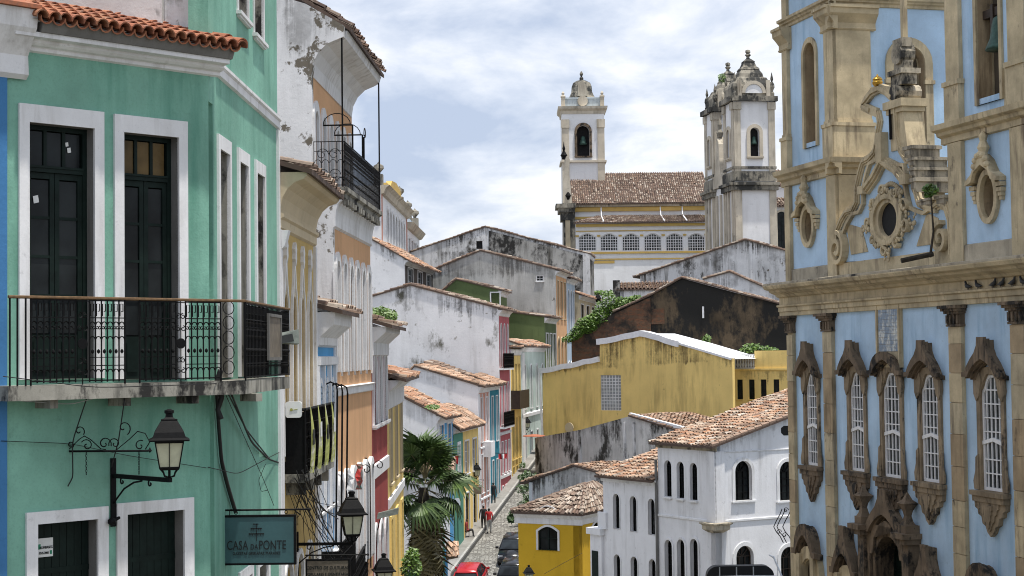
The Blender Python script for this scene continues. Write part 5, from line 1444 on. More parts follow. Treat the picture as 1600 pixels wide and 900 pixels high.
# white house with orange roof, upper left
pN = plan(642, 142, 420)
H, WG, WFc, ez = gable_house('orange_roof_house', 'white house with broad orange tiled roof behind the peach house', plan(632, 140, 420), plan(676, 158, 420), [(540, 360), (576, 372), (634, 405)], -6, 'white_stained', 'dwood', pal=PAL, seed=61, over=.8, sp=.34,
    fac=flat_rows(3, [(2.4, .7, {})], frac=.5, sash='greywood', **small))
# distant palace front on the skyline
A_, B_ = plan(596, 165, 340), plan(655, 215, 340)
W = Wall(A_, B_); H = thing('skyline_palace', 'pale ornate palace front with urns on the skyline left of the clouds', 'house', (A_.x, A_.y, 5))
zt_ = (W.z(1, 308) + W.z(W.L, 338)) / 2
for i in range(7): window(H, W, W.L * .12 + i * W.L * .066, zt_ - 5.4, W.L * .038, 3.6, kind='round', sur=.3, surp=.1, sash='greywood', nx=2, nz=2, recess=.2, sill=.2, pane='glass_grey')
for i in range(4): window(H, W, W.L * .66 + i * W.L * .085, zt_ - 6.4, W.L * .042, 3.4, kind='rect', sur=.3, surp=.1, sash='greywood', nx=2, nz=2, recess=.2, sill=.2, pane='glass_grey')
wall(H, W, [(0, 2), (W.L, 2), (W.L, zt_ - 1.2), (W.L * .6, zt_ - 1.2), (W.L * .6, zt_), (0, zt_)], 'far_white', th=4)
b = MB(); b.sweep([(0, zt_ - .9), (.3, zt_ - .8), (.5, zt_ - .3), (.9, zt_), (0, zt_)], -.5, W.L * .61); b.sweep([(0, zt_ - 2.0), (.3, zt_ - 1.9), (.8, zt_ - 1.2), (0, zt_ - 1.2)], W.L * .61, W.L + .5); part('cornice', b, 'far_trim', H, W)
b = MB(); b.box(W.L * .12, W.L * .55, 0, .6, zt_, zt_ + .9); b.prism([(W.L * .2, zt_ + .9), (W.L * .48, zt_ + .9), (W.L * .44, zt_ + 1.7), (W.L * .34, zt_ + 2.0), (W.L * .24, zt_ + 1.7)], 0, .6); part('parapet', b, 'far_yellow', H, W)
b = MB(); b.box(W.L * .6, W.L * .99, 0, .5, zt_ - 1.2, zt_ - .5); part('parapet', b, 'paleblue', H, W)
for u in (.04, .52, .75, .97):
    b = MB(); zq = zt_ if u < .6 else zt_ - .6; b.box(W.L * u - .5, W.L * u + .5, .0, .9, zq, zq + 1.3); b.lathe([(.2, 1.3), (.2, 1.5), (.55, 1.9), (.5, 2.2), (.15, 2.4), (.02, 2.6)], (W.L * u, .45, zq), 8); part('urn', b, 'lichen', H, W)
b = MB(); b.box(0, .4, -.1, 0, 2, zt_ - .9); b.box(W.L * .6 - .4, W.L * .6, -.1, 0, 2, zt_ - .9); part('pilaster', b, 'salmon', H, W)

# ================================================================== right of the street
# small hip-roofed yellow house
cor = plan(905, 88, 830)
dl = Vector((-.885, .465)); dr = Vector((.465, .885))
WL_ = Wall(cor + dl * 3.62, cor); WR_ = Wall(cor, cor + dr * 5.0)
H = thing('hip_roof_house', 'small bright yellow house with hipped tiled roof at the street corner', 'house', (cor.x, cor.y, gz(88)))
ze = zat(cor.x, cor.y, 803)
u, z = WL_.uz(856.5, 860); window(H, WL_, u, z, WL_.uz(871.5, 840)[0] - WL_.uz(841, 840)[0], WL_.z(u, 823) - z, kind='seg', sur=.11, surp=.05, sash='dgwood', pane='glass', nx=2, nz=2, recess=.1, sill=.0, fr=.05)
window(H, WR_, 2.1, z, 1.0, 1.35, kind='seg', sur=.11, surp=.05, sash='dgwood', pane='glass', nx=2, nz=2, recess=.1, sill=.0, fr=.05)
wall(H, WL_, [(0, -15), (WL_.L, -15), (WL_.L, ze), (0, ze)], 'yellow'); wall(H, WR_, [(.36, -15), (WR_.L, -15), (WR_.L, ze), (.36, ze)], 'yellow')
b = MB(); b.sweep([(-.35, -15), (0, -15), (0, ze), (-.35, ze)], 0, .355); part('corner_return', b, 'yellow', H, WR_)
b = MB(); fz = ze - .62
prf = [(0, fz), (.05, fz + .03), (.05, fz + .3), (.16, fz + .42), (.2, fz + .5), (.2, ze - .02), (0, ze - .02)]
b.sweep(prf, -.2, WL_.L + .2); part('cornice', b, 'trim', H, WL_); b = MB(); b.sweep(prf, 0.0, WR_.L); part('cornice', b, 'trim', H, WR_)
b = MB(); hp = arc(u, z + 1.6, .75, 25, 155, 10); b.ribbon(hp, .06, -.04, .0); part('window_hood', b, 'trim', H, WL_)
e0 = cor + dl * 3.9 - dr * .32; e1 = cor - dl * .32 - dr * .32; e2 = cor - dl * .32 + dr * 5.2; e3 = cor + dl * 3.9 + dr * 5.2
ap = at(914, 757, 90.3); ap2 = ap + Vector((dr.x, dr.y, 0)) * 1.6; z_ = ze + .02
E = [Vector((q.x, q.y, z_)) for q in (e0, e1, e2, e3)]
roof_quad(H, E[0], E[1], ap - Vector((dl.x, dl.y, 0)) * -.02, ap + Vector((.01, 0, 0)), .21, .40, PAL_PALE + PAL_OLD, 63)
roof_quad(H, E[1], E[2], ap, ap2, .21, .40, PAL_PALE + PAL_OLD, 64)
roof_quad(H, E[3], E[0], ap2, ap, .21, .40, PAL_PALE + PAL_OLD, 65)
b = MB()
for k in range(9):
    for p_, q_ in ((E[1], ap), (E[0], ap)):
        m_ = p_.lerp(q_, k / 9); n_ = p_.lerp(q_, (k + 1.1) / 9); b.tube([m_ + Vector((0, 0, .07)), n_ + Vector((0, 0, .05))], [.12, .09], 6)
b.c = [(random.choice(PAL_OLD)) for _ in b.v]; part('hip_tiles', b, 'tile', H, kind='stuff')
Q = WL_.P(.55, 0, .5); zq = WL_.z(.5, 895)
q = at(826.5, 912, 86.5)
lantern('street_lantern', 'small black lantern before the bright yellow hip-roofed house', tuple(q), .95, (q.x, q.y + 1.5, 0))
wr = at(911, 862, 87.6); cable('thin dark wire slanting across the bright yellow wall', [at(850, 897, 87), at(880, 880, 87.2), at(910, 864, 87.4)], .012)
# bush at the street edge and dark plant
for i, (x, y_, d_, r_, lab) in enumerate(((803, 808, 96, .35, 'small dark bush at the left corner of the hip-roofed house'), (822, 775, 112, .75, 'dark climbing bush at the bend of the street'), (828, 755, 116, .65, 'creeper hanging at the ruined wall end'))):
    q = at(x, y_, d_); V = thing('bush', lab, 'bush', (q.x, q.y, gz(d_)), 'bushes along the street')
    bl = [(q + Vector((random.uniform(-.6, .6) * r_, random.uniform(-.5, .5) * r_, random.uniform(-.9, .8) * r_)), Vector((r_, r_, r_)) * random.uniform(.35, .6)) for _ in range(5)]
    leaves('foliage', bl, 500, .10, 'leaf_dark', V, 20 + i)
    b = MB(); b.tube([(q.x + (.5 if i == 0 else 0), q.y, q.z - .3 if i == 0 else gz(d_)), (q.x, q.y, q.z)], .04, 5); part('stem', b, 'bark', V)
# weed tufts on the street edge
# ruined shed behind the yellow house
A_, B_ = plan(828, 105, 770), plan(952, 99, 770)
W = Wall(A_, B_); H = thing('ruined_shed', 'ruined shed with dark stained walls and broken tiled roof behind the yellow house', 'shed', (A_.x, A_.y, gz(104)))
top = W.poly([(828, 751), (900, 728), (958, 745)])
wall(H, W, [(0, -15), (W.L, -15), (W.L, top[2][1]), (top[1][0], top[1][1]), (0, top[0][1])], 'ruin')
b = MB(); b.box(-.02, .3, -.06, .3, -15, top[0][1] - .1); part('pier', b, 'white', H, W)
def strip(H, W, a, c_, d, over=.2, pal=PAL_PINK, seed=1, sp=.25, lift=.08):
    lo, hi = (a, c_) if a[1] < c_[1] else (c_, a)
    return roof_quad(H, W.P(lo[0], lo[1] + lift, over), W.P(lo[0], lo[1] + lift, -d), W.P(hi[0], hi[1] + lift, over), W.P(hi[0], hi[1] + lift, -d), sp, .4, pal, seed)
strip(H, W, (top[0][0] - .8, top[0][1] - .25), top[1], 3.5, seed=71); strip(H, W, top[1], (top[2][0], top[2][1]), 3.5, seed=72)
# ruined wall
A_, B_ = plan(836, 131, 690), plan(1075, 112, 690)
W = Wall(A_, B_); H = thing('ruined_gable_wall', 'mould streaked white ruined gable wall below the big mustard house', 'wall', (A_.x, A_.y, gz(128)))
top = W.poly([(836, 684), (905, 672), (985, 650), (1068, 672)])
wall(H, W, [(0, -15), (W.L, -15), (W.L, top[3][1])] + top[::-1][1:3] + [(0, top[0][1])], 'ruin')
b = MB()
for x in (907, 977, 992):
    u = W.uz(x, 700)[0]; b.box(u - .12, u + .12, -.12, 0, -14, W.z(u, 672 if x < 950 else 660))
part('buttress', b, 'half_mould', H, W)
strip(H, W, top[2], (top[3][0] + .5, top[3][1] - .2), 5, seed=73, sp=.3); 
b = MB(); b.ribbon([(top[2][0], top[2][1] + .12), (top[3][0], top[3][1] + .12)], .22, -.1, .12); b2 = part('coping', b, 'pvc', H, W)
b = MB(); q = W.P(0.2, top[0][1] + .12, .2); b.lathe([(.9, 0), (.85, .08), (.2, .16)], (q.x, q.y, q.z), 8); tag(part('clay_lid', b, plaster('terracotta', (.42, .15, .09), .2, .2)), 'flat terracotta lid on the end of the ruined wall', 'lid')
# big mustard house with white sealed roof edge
A_, B_ = plan(848, 138, 620), plan(1145, 127, 620)
W = Wall(A_, B_); H = thing('mustard_house', 'big mustard yellow house with glass block window and white sealed roof edge', 'house', (A_.x, A_.y, gz(138)))
top = W.poly([(848, 580), (937, 561), (937.3, 534), (1002, 521), (1062, 537), (1143, 561)])
u0, z0 = W.uz(939, 641); u1, z1 = W.uz(970, 586); 
W.holes.append([(u0, z0), (u1, z0), (u1, z1), (u0, z1)])
wall(H, W, [(0, -14), (W.L, -14), (W.L, top[5][1])] + top[::-1][1:5] + [(0, top[0][1])], 'mustard')
b = MB(); nx_, nz_ = 7, 11
for i in range(nx_ + 1): x = u0 + (u1 - u0) * i / nx_; b.box(x - .025, x + .025, .05, .2, z0, z1)
for i in range(nz_ + 1): zz = z0 + (z1 - z0) * i / nz_; b.box(u0, u1, .052, .2, zz - .025, zz + .025)
gb = part('glass_block_window', b, 'trim', H, W)
MT['gblock'] = simple('glass_block', (.34, .36, .37), .15, 0, .35, 2.5, 0, .6)
gm = MB(); gm.box(0, (u1 - u0) / nx_ - .05, .08, .16, 0, (z1 - z0) / nz_ - .05); gme = gm.mesh('glass_block', mats_of('gblock'))
for i in range(nx_):
    for k in range(nz_): part('glass_block', gme, None, gb, M=W.mat @ Matrix.Translation((u0 + (u1 - u0) * i / nx_ + .025, 0, z0 + (z1 - z0) * k / nz_ + .025)))
b = MB(); th = .42
b.ribbon([(top[0][0] - .3, top[0][1] + .02)] + [(top[0][0] + (top[1][0] - top[0][0]) * k / 8, top[0][1] + (top[1][1] - top[0][1]) * k / 8 + random.uniform(-.06, .06)) for k in range(1, 8)] + [(top[1][0], top[1][1])], th, -.25, .5)
part('roof_edge', b, 'pvc', H, W)
b = MB(); pts = [(top[2][0] - .2, top[2][1])] + [(top[2][0] + (top[3][0] - top[2][0]) * k / 5, top[2][1] + (top[3][1] - top[2][1]) * k / 5 + random.uniform(-.05, .05)) for k in range(1, 5)] + [top[3]] + [(top[3][0] + (top[4][0] - top[3][0]) * k / 6, top[3][1] + (top[4][1] - top[3][1]) * k / 6 + random.uniform(-.05, .05)) for k in range(1, 7)]
b.ribbon(pts, .46, -.25, .5); b.ribbon([top[4], top[5]], .16, -.1, .5); part('roof_edge', b, 'pvc', H, W)
def topo(H, W, top, d=6):
    b = MB()
    for i in range(len(top) - 1):
        a, c_ = top[i], top[i + 1]
        if c_[0] - a[0] > .3: b.add([W.P(a[0], a[1], 0), W.P(c_[0], c_[1], 0), W.P(c_[0], c_[1], -d), W.P(a[0], a[1], -d)], [(0, 1, 2, 3)])
    part('roof', b, 'pvc', H)
topo(H, W, top, 5)
b = MB(); b.tube([W.P(-.25, top[0][1] - .2, .15), W.P(-.05, top[0][1] - 3.5, .15), W.P(.2, top[0][1] - 8, .15)], .09, 6); part('downpipe', b, 'pvc', H)
u, z = W.uz(893, 668); b = MB(); b.prism(arc(u, z, .42, 0, 360, 16)[:-1], -.35, -.28); b.tube([(u, -.3, z), (u + .1, 0, z - .2)], .04, 4)
tag(part('satellite_dish', b, 'cream', None, W), 'beige satellite dish low on the mustard wall', 'satellite dish')
# right wing of the mustard house
W0 = W
A_, B_ = plan(1141, 131, 600), plan(1250, 128.5, 600)
W = Wall(A_, B_); H = thing('mustard_annex', 'mustard annex with four dark windows and a white balustrade beside the church', 'house', (A_.x, A_.y, gz(130)))
for x in (1156.5, 1175, 1193.5, 1213.5):
    u, z = W.uz(x, 624); window(H, W, u, z, .46, 1.55, sur=0, nx=1, nz=3, sash='dgwood', pane='glass', recess=.12, sill=.05, surmat='mustard')
ztp = W.z(2, 578); wall(H, W, [(0, -14), (W.L, -14), (W.L, ztp), (0, ztp)], 'mustard')
b = MB(); b.sweep([(0, ztp - .1), (.12, ztp), (.12, ztp + .1), (0, ztp + .1)], 0, W.L); part('coping', b, 'mustard', H, W)
ua, ub2 = W.uz(1142, 570)[0], W.uz(1179, 570)[0]
b = MB(); b.box(ub2, W.L, .02, .3, ztp + .1, W.z(ub2, 548)); part('parapet', b, 'mustard', H, W)
zq = W.z(ua, 556); b = MB(); b.box(ua, ub2, 0, .2, ztp + .1, ztp + .2); b.box(ua, ub2, -.03, .23, zq, zq + .12)
bl = part('balustrade', b, 'grey_worn', H, W)
bm = MB(); bm.lathe([(.05, 0), (.09, .12), (.10, .25), (.05, .42), (.07, .55), (.05, zq - ztp - .2)], (0, 0, 0), 7); bme = bm.mesh('baluster', mats_of('grey_worn'))
for i in range(9): part('baluster', bme, None, bl, M=W.mat @ Matrix.Translation((ua + .1 + (ub2 - ua - .2) * i / 8, .1, ztp + .2)))
# plants on the roofs
for i, (x, y_, d_, rr, lab, m_) in enumerate(((1180, 545, 136, (1.5, .8, .6), 'round green shrub on the roof terrace behind the white balustrade', 'leaf'), (1104, 533, 140, (.5, .4, .6), 'small sapling on the roof beside the black gable', 'leaf'))):
    q = at(x, y_, d_); V = thing('roof_shrub', lab, 'shrub', (q.x, q.y, q.z - 1))
    bl = [(q + Vector((random.uniform(-.7, .7) * rr[0], random.uniform(-.7, .7) * rr[1], random.uniform(-.5, .6) * rr[2])), Vector(rr) * random.uniform(.35, .6)) for _ in range(7)]
    leaves('foliage', bl, 1300 if i == 0 else 250, .13, m_, V, 30 + i)
    b = MB(); b.tube([(q.x, q.y, q.z - 1), (q.x, q.y, q.z)], .06, 5); part('stem', b, 'bark', V)
# water tank and small chimney on the roof
q = at(1113, 552, 139); CH = thing('roof_ventilator', 'dark pointed vent pipe on the roof beside the mustard house', 'vent', (q.x, q.y, q.z - 1)); b = MB(); b.lathe([(.25, -.8), (.25, -.1), (.4, .0), (.15, .5), (.12, .7), (.02, 1.0)], (0, 0, 0), 8); part('pipe', b, 'lichen', CH, M=Matrix.Translation(q))
# black gable and brick ruin with creeper
A_, B_ = plan(893, 154, 520), plan(1245, 148, 520)
W = Wall(A_, B_); H = thing('black_gable_ruin', 'soot black gable with exposed brick flank behind the mustard house', 'house', (A_.x, A_.y, gz(150)))
top = W.poly([(893, 530), (958, 489), (1018, 462), (1066, 435), (1140, 455), (1242, 482)])
wall(H, W, [(0, -8), (W.L, -8), (W.L, top[5][1])] + top[::-1][1:5] + [(0, top[0][1])], 'soot')
um = W.uz(1017, 500)[0]
b = MB(); b.prism([(0.02, -8), (um, -8), (um, top[2][1] - .15), (top[1][0], top[1][1] - .15), (.02, top[0][1] - .15)], -.12, 0); part('brick_flank', b, 'brick', H, W)
u, z = W.uz(1028, 503); b = MB(); b.box(u - .6, u + .6, -.06, 0, z - .2, z + 1.2); part('bricked_window', b, 'brick', H, W)
b = MB(); u, z = W.uz(1099, 497); b.box(u - .08, u + .08, -.1, 0, z, z + 1.05); part('white_vent', b, 'pvc', H, W)
for i in range(1, 5): strip(H, W, top[i], top[i + 1], 2.5, over=.25, pal=PAL_OLD, seed=80 + i, sp=.3, lift=.12)
V = thing('creeper', 'bright green creeper spilling over the broken brick wall', 'creeper', W.P(2, top[1][1]))
bl = []; rnd = random.Random(12)
for k in range(26):
    t = k / 25; x = 888 + (1000 - 888) * t; yb = 532 - 64 * t ** .9; hgt = 4 + 26 * math.sin(math.pi * min(1, t * 1.05)) ** 1.2
    q = at(x, yb - hgt * rnd.uniform(.1, .8), 153.3); bl.append((q, Vector((.62, .55, .28 + .62 * (hgt / 30))) * rnd.uniform(.7, 1.1)))
leaves('foliage', bl, 6500, .12, 'leaf', V, 40)
b = MB()
for k in range(8): q0, q1 = at(890 + 13 * k, 535 - 8 * k, 153.7), at(900 + 13 * k, 520 - 8 * k, 153.5); b.tube([q0, q1], .06, 4)
part('stem', b, 'bark', V)
# pale walls below the far churches
A_, B_ = plan(1000, 196, 420), plan(1250, 190, 420)
W = Wall(A_, B_); H = thing('white_gable_wall', 'flaking white gable wall below the twin-towered church', 'house', (A_.x, A_.y, 0))
top = W.poly([(1000, 431), (1165, 375), (1245, 397)]); wall(H, W, [(0, -4), (W.L, -4), (W.L, top[2][1]), top[1], (0, top[0][1])], 'white_worn2' if 'white_worn2' in MT else 'half_mould')
strip(H, W, (top[0][0] - .8, top[0][1] - .2), top[1], 6, over=.3, pal=PAL_OLD, seed=91, sp=.4); strip(H, W, top[1], top[2], 6, over=.3, pal=PAL_OLD, seed=92, sp=.4)
b = MB(); u = W.uz(1110, 410)[0]; b.box(u - .1, u + .1, -.08, 0, -3, W.z(u, 398)); u2 = W.uz(1174, 400)[0]; b.box(u2 - .1, u2 + .1, -.08, 0, -3, W.z(u2, 380)); part('pier', b, 'half_mould', H, W)
A_, B_ = plan(1098, 172, 450), plan(1250, 170, 450)
W = Wall(A_, B_); H = thing('stained_gable_wall', 'lower stained white gable wall left of the blue church tower', 'house', (A_.x, A_.y, 0))
top = W.poly([(1098, 437), (1140, 425), (1250, 474)]); wall(H, W, [(0, -4), (W.L, -4), (W.L, top[2][1]), top[1], (0, top[0][1])], 'white_stained')
strip(H, W, top[1], top[2], 3, over=.2, pal=PAL_OLD, seed=93, sp=.4); strip(H, W, top[0], top[1], 3, over=.2, pal=PAL_OLD, seed=94, sp=.4)
A_, B_ = plan(958, 186, 450), plan(1062, 186, 450)
W = Wall(A_, B_); H = thing('pink_roof_shed', 'low shed with pale pink roof below the convent wall', 'shed', (A_.x, A_.y, 0))
zt_ = W.z(1, 453); wall(H, W, [(0, -4), (W.L, -4), (W.L, zt_), (0, zt_)], 'white_stained')
roof_quad(H, W.P(.3, zt_ + .05, .3), W.P(W.L, zt_ + .05, .3), W.P(.6, zt_ + 1.0, -4), W.P(W.L, zt_ + 1.0, -4), .4, .5, PAL_PINK, 95)
b = MB(); b.box(0, .75, -.2, .4, -4, W.z(0, 438)); part('chimney', b, 'black_mould', H, W)
q = at(934.5, 476, 182); L_ = thing('lamp_post', 'tiny dark lamp post before the convent terrace wall', 'lamp post', (q.x, q.y, q.z - 2.5))
b = MB(); b.lathe([(.07, -3), (.07, 0)], (0, 0, 0), 6); part('post', b, 'iron', L_, M=Matrix.Translation(q)); b = MB(); b.lathe([(.15, 0), (.3, .6), (.38, .65), (.2, 1.0), (.03, 1.25)], (0, 0, 0), 6); part('head', b, 'iron', L_, M=Matrix.Translation(q))
# ================================================================== white arcaded house
cor = plan(1117, 76, 760); dl = Vector((-.52, .855)).normalized(); dr = Vector((.855, .52)).normalized()
WL_ = Wall(cor + dl * 4.35, cor); WR_ = Wall(cor, cor + dr * 10)
H = thing('white_arcaded_house', 'white house with dark round-arched windows and shallow orange tiled roof', 'house', (cor.x, cor.y, gz(76)))
ze = zat(cor.x, cor.y, 697)
ar = dict(kind='round', sash='iron', pane='glass', nx=3, nz=4, arch_bars=4, bar=.035, fr=.04, recess=.2, surp=.05)
for x in (1043.5, 1063, 1083.5):
    u = WL_.uz(x, 750)[0]; window(H, WL_, u, WL_.z(u, 776 + (x - 1043) * .14), .56, 1.72, sur=.0, sill=.07, **ar)
    window(H, WL_, u, WL_.z(u, 915), .58, 2.15, sur=.10, sill=.0, **ar)
for x in (1161, 1230, 1300):
    u = WR_.uz(x, 750)[0]; window(H, WR_, u, WR_.z(u, 782), .98, 1.82, sur=.16, surt=.16, sill=.07, **ar)
    window(H, WR_, u, WR_.z(u, 945), 1.02, 2.7, sur=.18, surt=.18, sill=.0, name='door', **{**ar, 'sash': 'dwood'})
wall(H, WL_, [(0, -16), (WL_.L, -16), (WL_.L, ze), (0, ze)], 'white', name='side_wall')
rise = .27; wall(H, WR_, [(.36, -16), (WR_.L, -16), (WR_.L, ze + WR_.L * rise), (.36, ze + .36 * rise)], 'white', name='gable_wall')
b = MB(); b.box(0, .36, 0, .35, -16, ze + .08); part('corner_return', b, 'white', H, WR_)
b = MB(); u, z = WR_.uz(1228, 672); b.prism([(u - .3, z - .12), (u - .14, z - .25), (u + .3, z - .25), (u + .3, z + .2), (u - .14, z + .2), (u - .3, z + .1)], -.01, .02); part('attic_vent', b, 'dark', H, WR_)
# corner pilaster with scalloped corbel
b = MB()
for W_, s0, s1 in ((WL_, WL_.L - .42, WL_.L + .14), (WR_, -.02, .55)):
    pass
pz0 = zat(cor.x, cor.y, 817)
b.box(WL_.L - .5, WL_.L + .10, -.10, 0, pz0, ze - .25); part('corner_pilaster', b, 'white', H, WL_)
b = MB(); b.box(-.08, .5, -.10, 0, pz0, ze - .25); part('corner_pilaster', b, 'white', H, WR_)
b = MB(); b.sq([(.25, -.45), (.45, -.3), (.45, -.12), (.55, -.05), (.55, 0)], (0, 0, 0)); part('corbel', b, 'stone_mould', H, M=Matrix.Translation((cor.x, cor.y, pz0)) @ Matrix.Rotation(math.atan2(WL_.t.y, WL_.t.x), 4, 'Z') @ Matrix.Translation((-.12, .12, 0)))
b = MB(); b.sweep([(0, pz0 - .05), (.06, pz0), (.06, pz0 + .08), (0, pz0 + .1)], 0, WL_.L - .5); part('string_course', b, 'trim', H, WL_)
b = MB(); b.sweep([(0, pz0 - .05), (.06, pz0), (.06, pz0 + .08), (0, pz0 + .1)], .5, WR_.L); b.sweep([(0, ze - .35), (.04, ze - .32), (.04, ze - .28), (0, ze - .27)], .5, WR_.L); part('string_course', b, 'trim', H, WR_)
b = MB(); b.sweep([(0, ze - .25), (.06, ze - .22), (.06, ze - .12), (.22, ze - .04), (.22, ze + .0), (0, ze)], -.1, WL_.L + .2); part('cornice', b, 'stone_mould', H, WL_)
o_ = .35
f = lambda a, c_: Vector((*(cor + dl * a + dr * c_), ze + .1 + c_ * rise))
roof_quad(H, f(4.6, -o_), f(-.3, -o_), f(4.6, 10), f(-.3, 10), .21, .40, PAL_PINK + PAL + PAL_PALE, 101)
b = MB()
for k in range(24):
    p_, q_ = f(-.22, -o_ + k * .42), f(-.22, -o_ + (k + 1.1) * .42); b.tube([p_ + Vector((0, 0, .06)), q_ + Vector((0, 0, .03))], [.11, .085], 6)
b.c = [(.4, .27, .2)] * len(b.v); part('verge_tiles', b, 'tile', H, kind='stuff')
# left block
W3 = Wall(cor + dl * 9.0, cor + dl * 4.36)
H = thing('white_side_house', 'lower white side house with tall arched windows left of the arcaded house', 'house', (W3.p0.x, W3.p0.y, gz(82)))
ze3 = (W3.z(.5, 744) + W3.z(W3.L, 750)) / 2
for x in (963.5, 990, 1018.5):
    u = W3.uz(x, 800)[0]; window(H, W3, u, W3.z(u, 826 + (x - 963) * .17), .55, 1.72, sur=.06, sill=0, **{**ar, 'pane': 'glass_grey', 'surp': .03}); window(H, W3, u, W3.z(u, 925 + (x - 963) * .17), .55, 1.85, sur=.06, sill=0, **{**ar, 'pane': 'glass', 'surp': .03})
wall(H, W3, [(0, -16), (W3.L, -16), (W3.L, ze3), (0, ze3)], 'white')
b = MB(); b.sweep([(0, ze3 - .3), (.05, ze3 - .27), (.05, ze3 - .15), (.2, ze3 - .05), (.2, ze3), (0, ze3)], -.15, W3.L); part('cornice', b, 'trim', H, W3)
f3 = lambda a, c_: Vector((*(W3.p1 + dl * a + dr * c_), ze3 + .1 + c_ * .30))
roof_quad(H, f3(4.9, -.35), f3(.02, -.35), f3(4.9, 5), f3(.02, 5), .21, .40, PAL_PINK + PAL + PAL_PALE, 103)
b = MB(); q = WL_.P(-.05, 0, .08); b.tube([(q.x, q.y, -15), (q.x, q.y, ze3 + 1.0)], .07, 6); part('downpipe', b, 'cement', H)
# little balcony pier at its left end
b = MB(); b.box(-1.0, 0.0, -.15, .6, -16, W3.z(0, 836)); b.box(-1.15, .1, -.3, .75, W3.z(0, 836), W3.z(0, 826)); part('porch', b, 'white', H, W3)
b = MB(); b.box(-.35, .35, -.12, .0, W3.z(0, 826), W3.z(0, 800)); part('balustrade', b, 'white', H, W3)
b = MB(); b.box(-.85, -.3, -.17, -.14, -16, W3.z(0, 862)); part('door', b, 'dgwood', H, W3)
# iron scroll on the right wall
q0 = WR_.uz(1222, 825); SC = thing('iron_scroll', 'black wrought iron scroll standing out from the white arcaded wall beside the church', 'ironwork', WR_.P(*q0))
b = MB()
for dx in (0, 5, 14):
    pts = [(1222 + dx, 795), (1219 + dx, 803), (1213 + dx, 814), (1209 + dx, 823), (1213 + dx, 831), (1219 + dx, 838), (1224 + dx, 848)]
    b.tube([at(x, y_, 74.5) for x, y_ in pts], .022, 5)
for (x, y_) in ((1217, 831), (1226, 836), (1228, 797)): c_ = at(x, y_, 74.5); b.tube([(c_.x + a, c_.y, c_.z + z) for a, z in spiral(0, 0, .12, .03, 0, 400)], .02, 4)
part('scrollwork', b, 'iron', SC)
# ================================================================== far convent church with one tower
MT['white_worn2'] = MT['half_mould']
def pxbox(W, x0, y0, x1, y1, o0, o1, b=None, out=0.0):
    u0, z1 = W.uz(x0, y0, out); u1, z0 = W.uz(x1, y1, out)
    b = b or MB(); b.box(u0, u1, -o1, -o0, z0, z1); return b
YC = 230.0
WN = Wall(plan(868, YC, 400), plan(1125, YC, 400))
H = thing('convent_church', 'far white convent church with one bell tower and long brown tiled nave roof', 'church', (plan(990, YC).x, YC, 4))
ub0 = WN.uz(1110, 330)[0]
zU = lambda y_: WN.z(10, y_)
u0 = WN.uz(893, 330)[0]
# upper nave wall with yellow bands
b = MB(); b.box(u0, ub0, 0, .6, 0, zU(318)); nav = part('nave_wall', b, 'far_white', H, WN)
for (ya, yb, o_, m_) in ((319, 323, .5, 'stone_mould'), (323.5, 330, .3, 'far_yellow'), (338, 342, .2, 'far_yellow')):
    b = MB(); b.box(u0, ub0, -o_, 0, zU(yb), zU(ya)); part('band', b, m_, H, WN)
roof_quad(H, WN.P(u0 - .2, zU(318.5), .7), WN.P(ub0, zU(318.5), .7), WN.P(u0 - .2, zat(20, YC + 8, 270), -8), WN.P(ub0, zat(20, YC + 8, 270), -8), .30, .55, PAL_OLD, 201, 'tile')
# aisle with six grilled arches
WA = Wall(plan(900, 224, 400), plan(1106, 224, 400))
for i in range(6):
    xa, xb = 904 + i * 34.1, 932 + i * 34.1 - i * .15
    ua, ub_ = WA.uz(xa, 380)[0], WA.uz(xb, 380)[0]; zz = WA.z(ua, 392.5); zt_ = WA.z(ua, 364.5)
    window(H, WA, (ua + ub_) / 2, zz, ub_ - ua, zt_ - zz, kind='seg', sur=.0, sash='whitewood', nx=7, nz=6, bar=.07, fr=.12, recess=.25, sill=0, pane='glass_grey')
zA0, zA1 = 2.0, WA.z(5, 349.5)
wall(H, WA, [(0, zA0), (WA.L, zA0), (WA.L, zA1), (0, zA1)], 'far_white', th=.5, name='aisle_wall')
for (ya, yb, o_) in ((350, 354, .35), (360, 361.5, .12), (393.5, 396.5, .2), (404, 406, .12)):
    b = MB(); b.box(0, WA.L, -o_, 0, WA.z(5, yb), WA.z(5, ya)); part('band', b, 'far_yellow', H, WA)
b = MB(); b.box(WA.uz(914, 400)[0] - .0, WA.uz(960, 400)[0], -.10, 0, WA.z(5, 411.5), WA.z(5, 407)); part('band', b, 'far_yellow', H, WA)
for i in range(7):
    b = MB(); u = WA.uz(935.5 + (i - 1) * 33.6, 380)[0]
    b.box(u - .22, u + .22, -.16, 0, WA.z(5, 369.5), WA.z(5, 367)); part('impost', b, 'far_yellow', H, WA)
roof_quad(H, WA.P(-.3, zA1 + .1, .6), WA.P(WA.L, zA1 + .1, .6), WA.P(3.2, zU(337.5), -5.6), WA.P(WA.L, zU(337.5), -5.6), .36, .6, PAL_OLD, 202, 'tile')
b = MB()
for x in (943, 1038, 1073):
    u = WA.uz(x, 345)[0]; b.tube([WA.P(u, zA1 + .25, .5), WA.P(u, zA1 + 1.5, -5.2), WA.P(u, zU(320), -5.9)], .09, 5)
part('drainpipe', b, 'pvc', H)
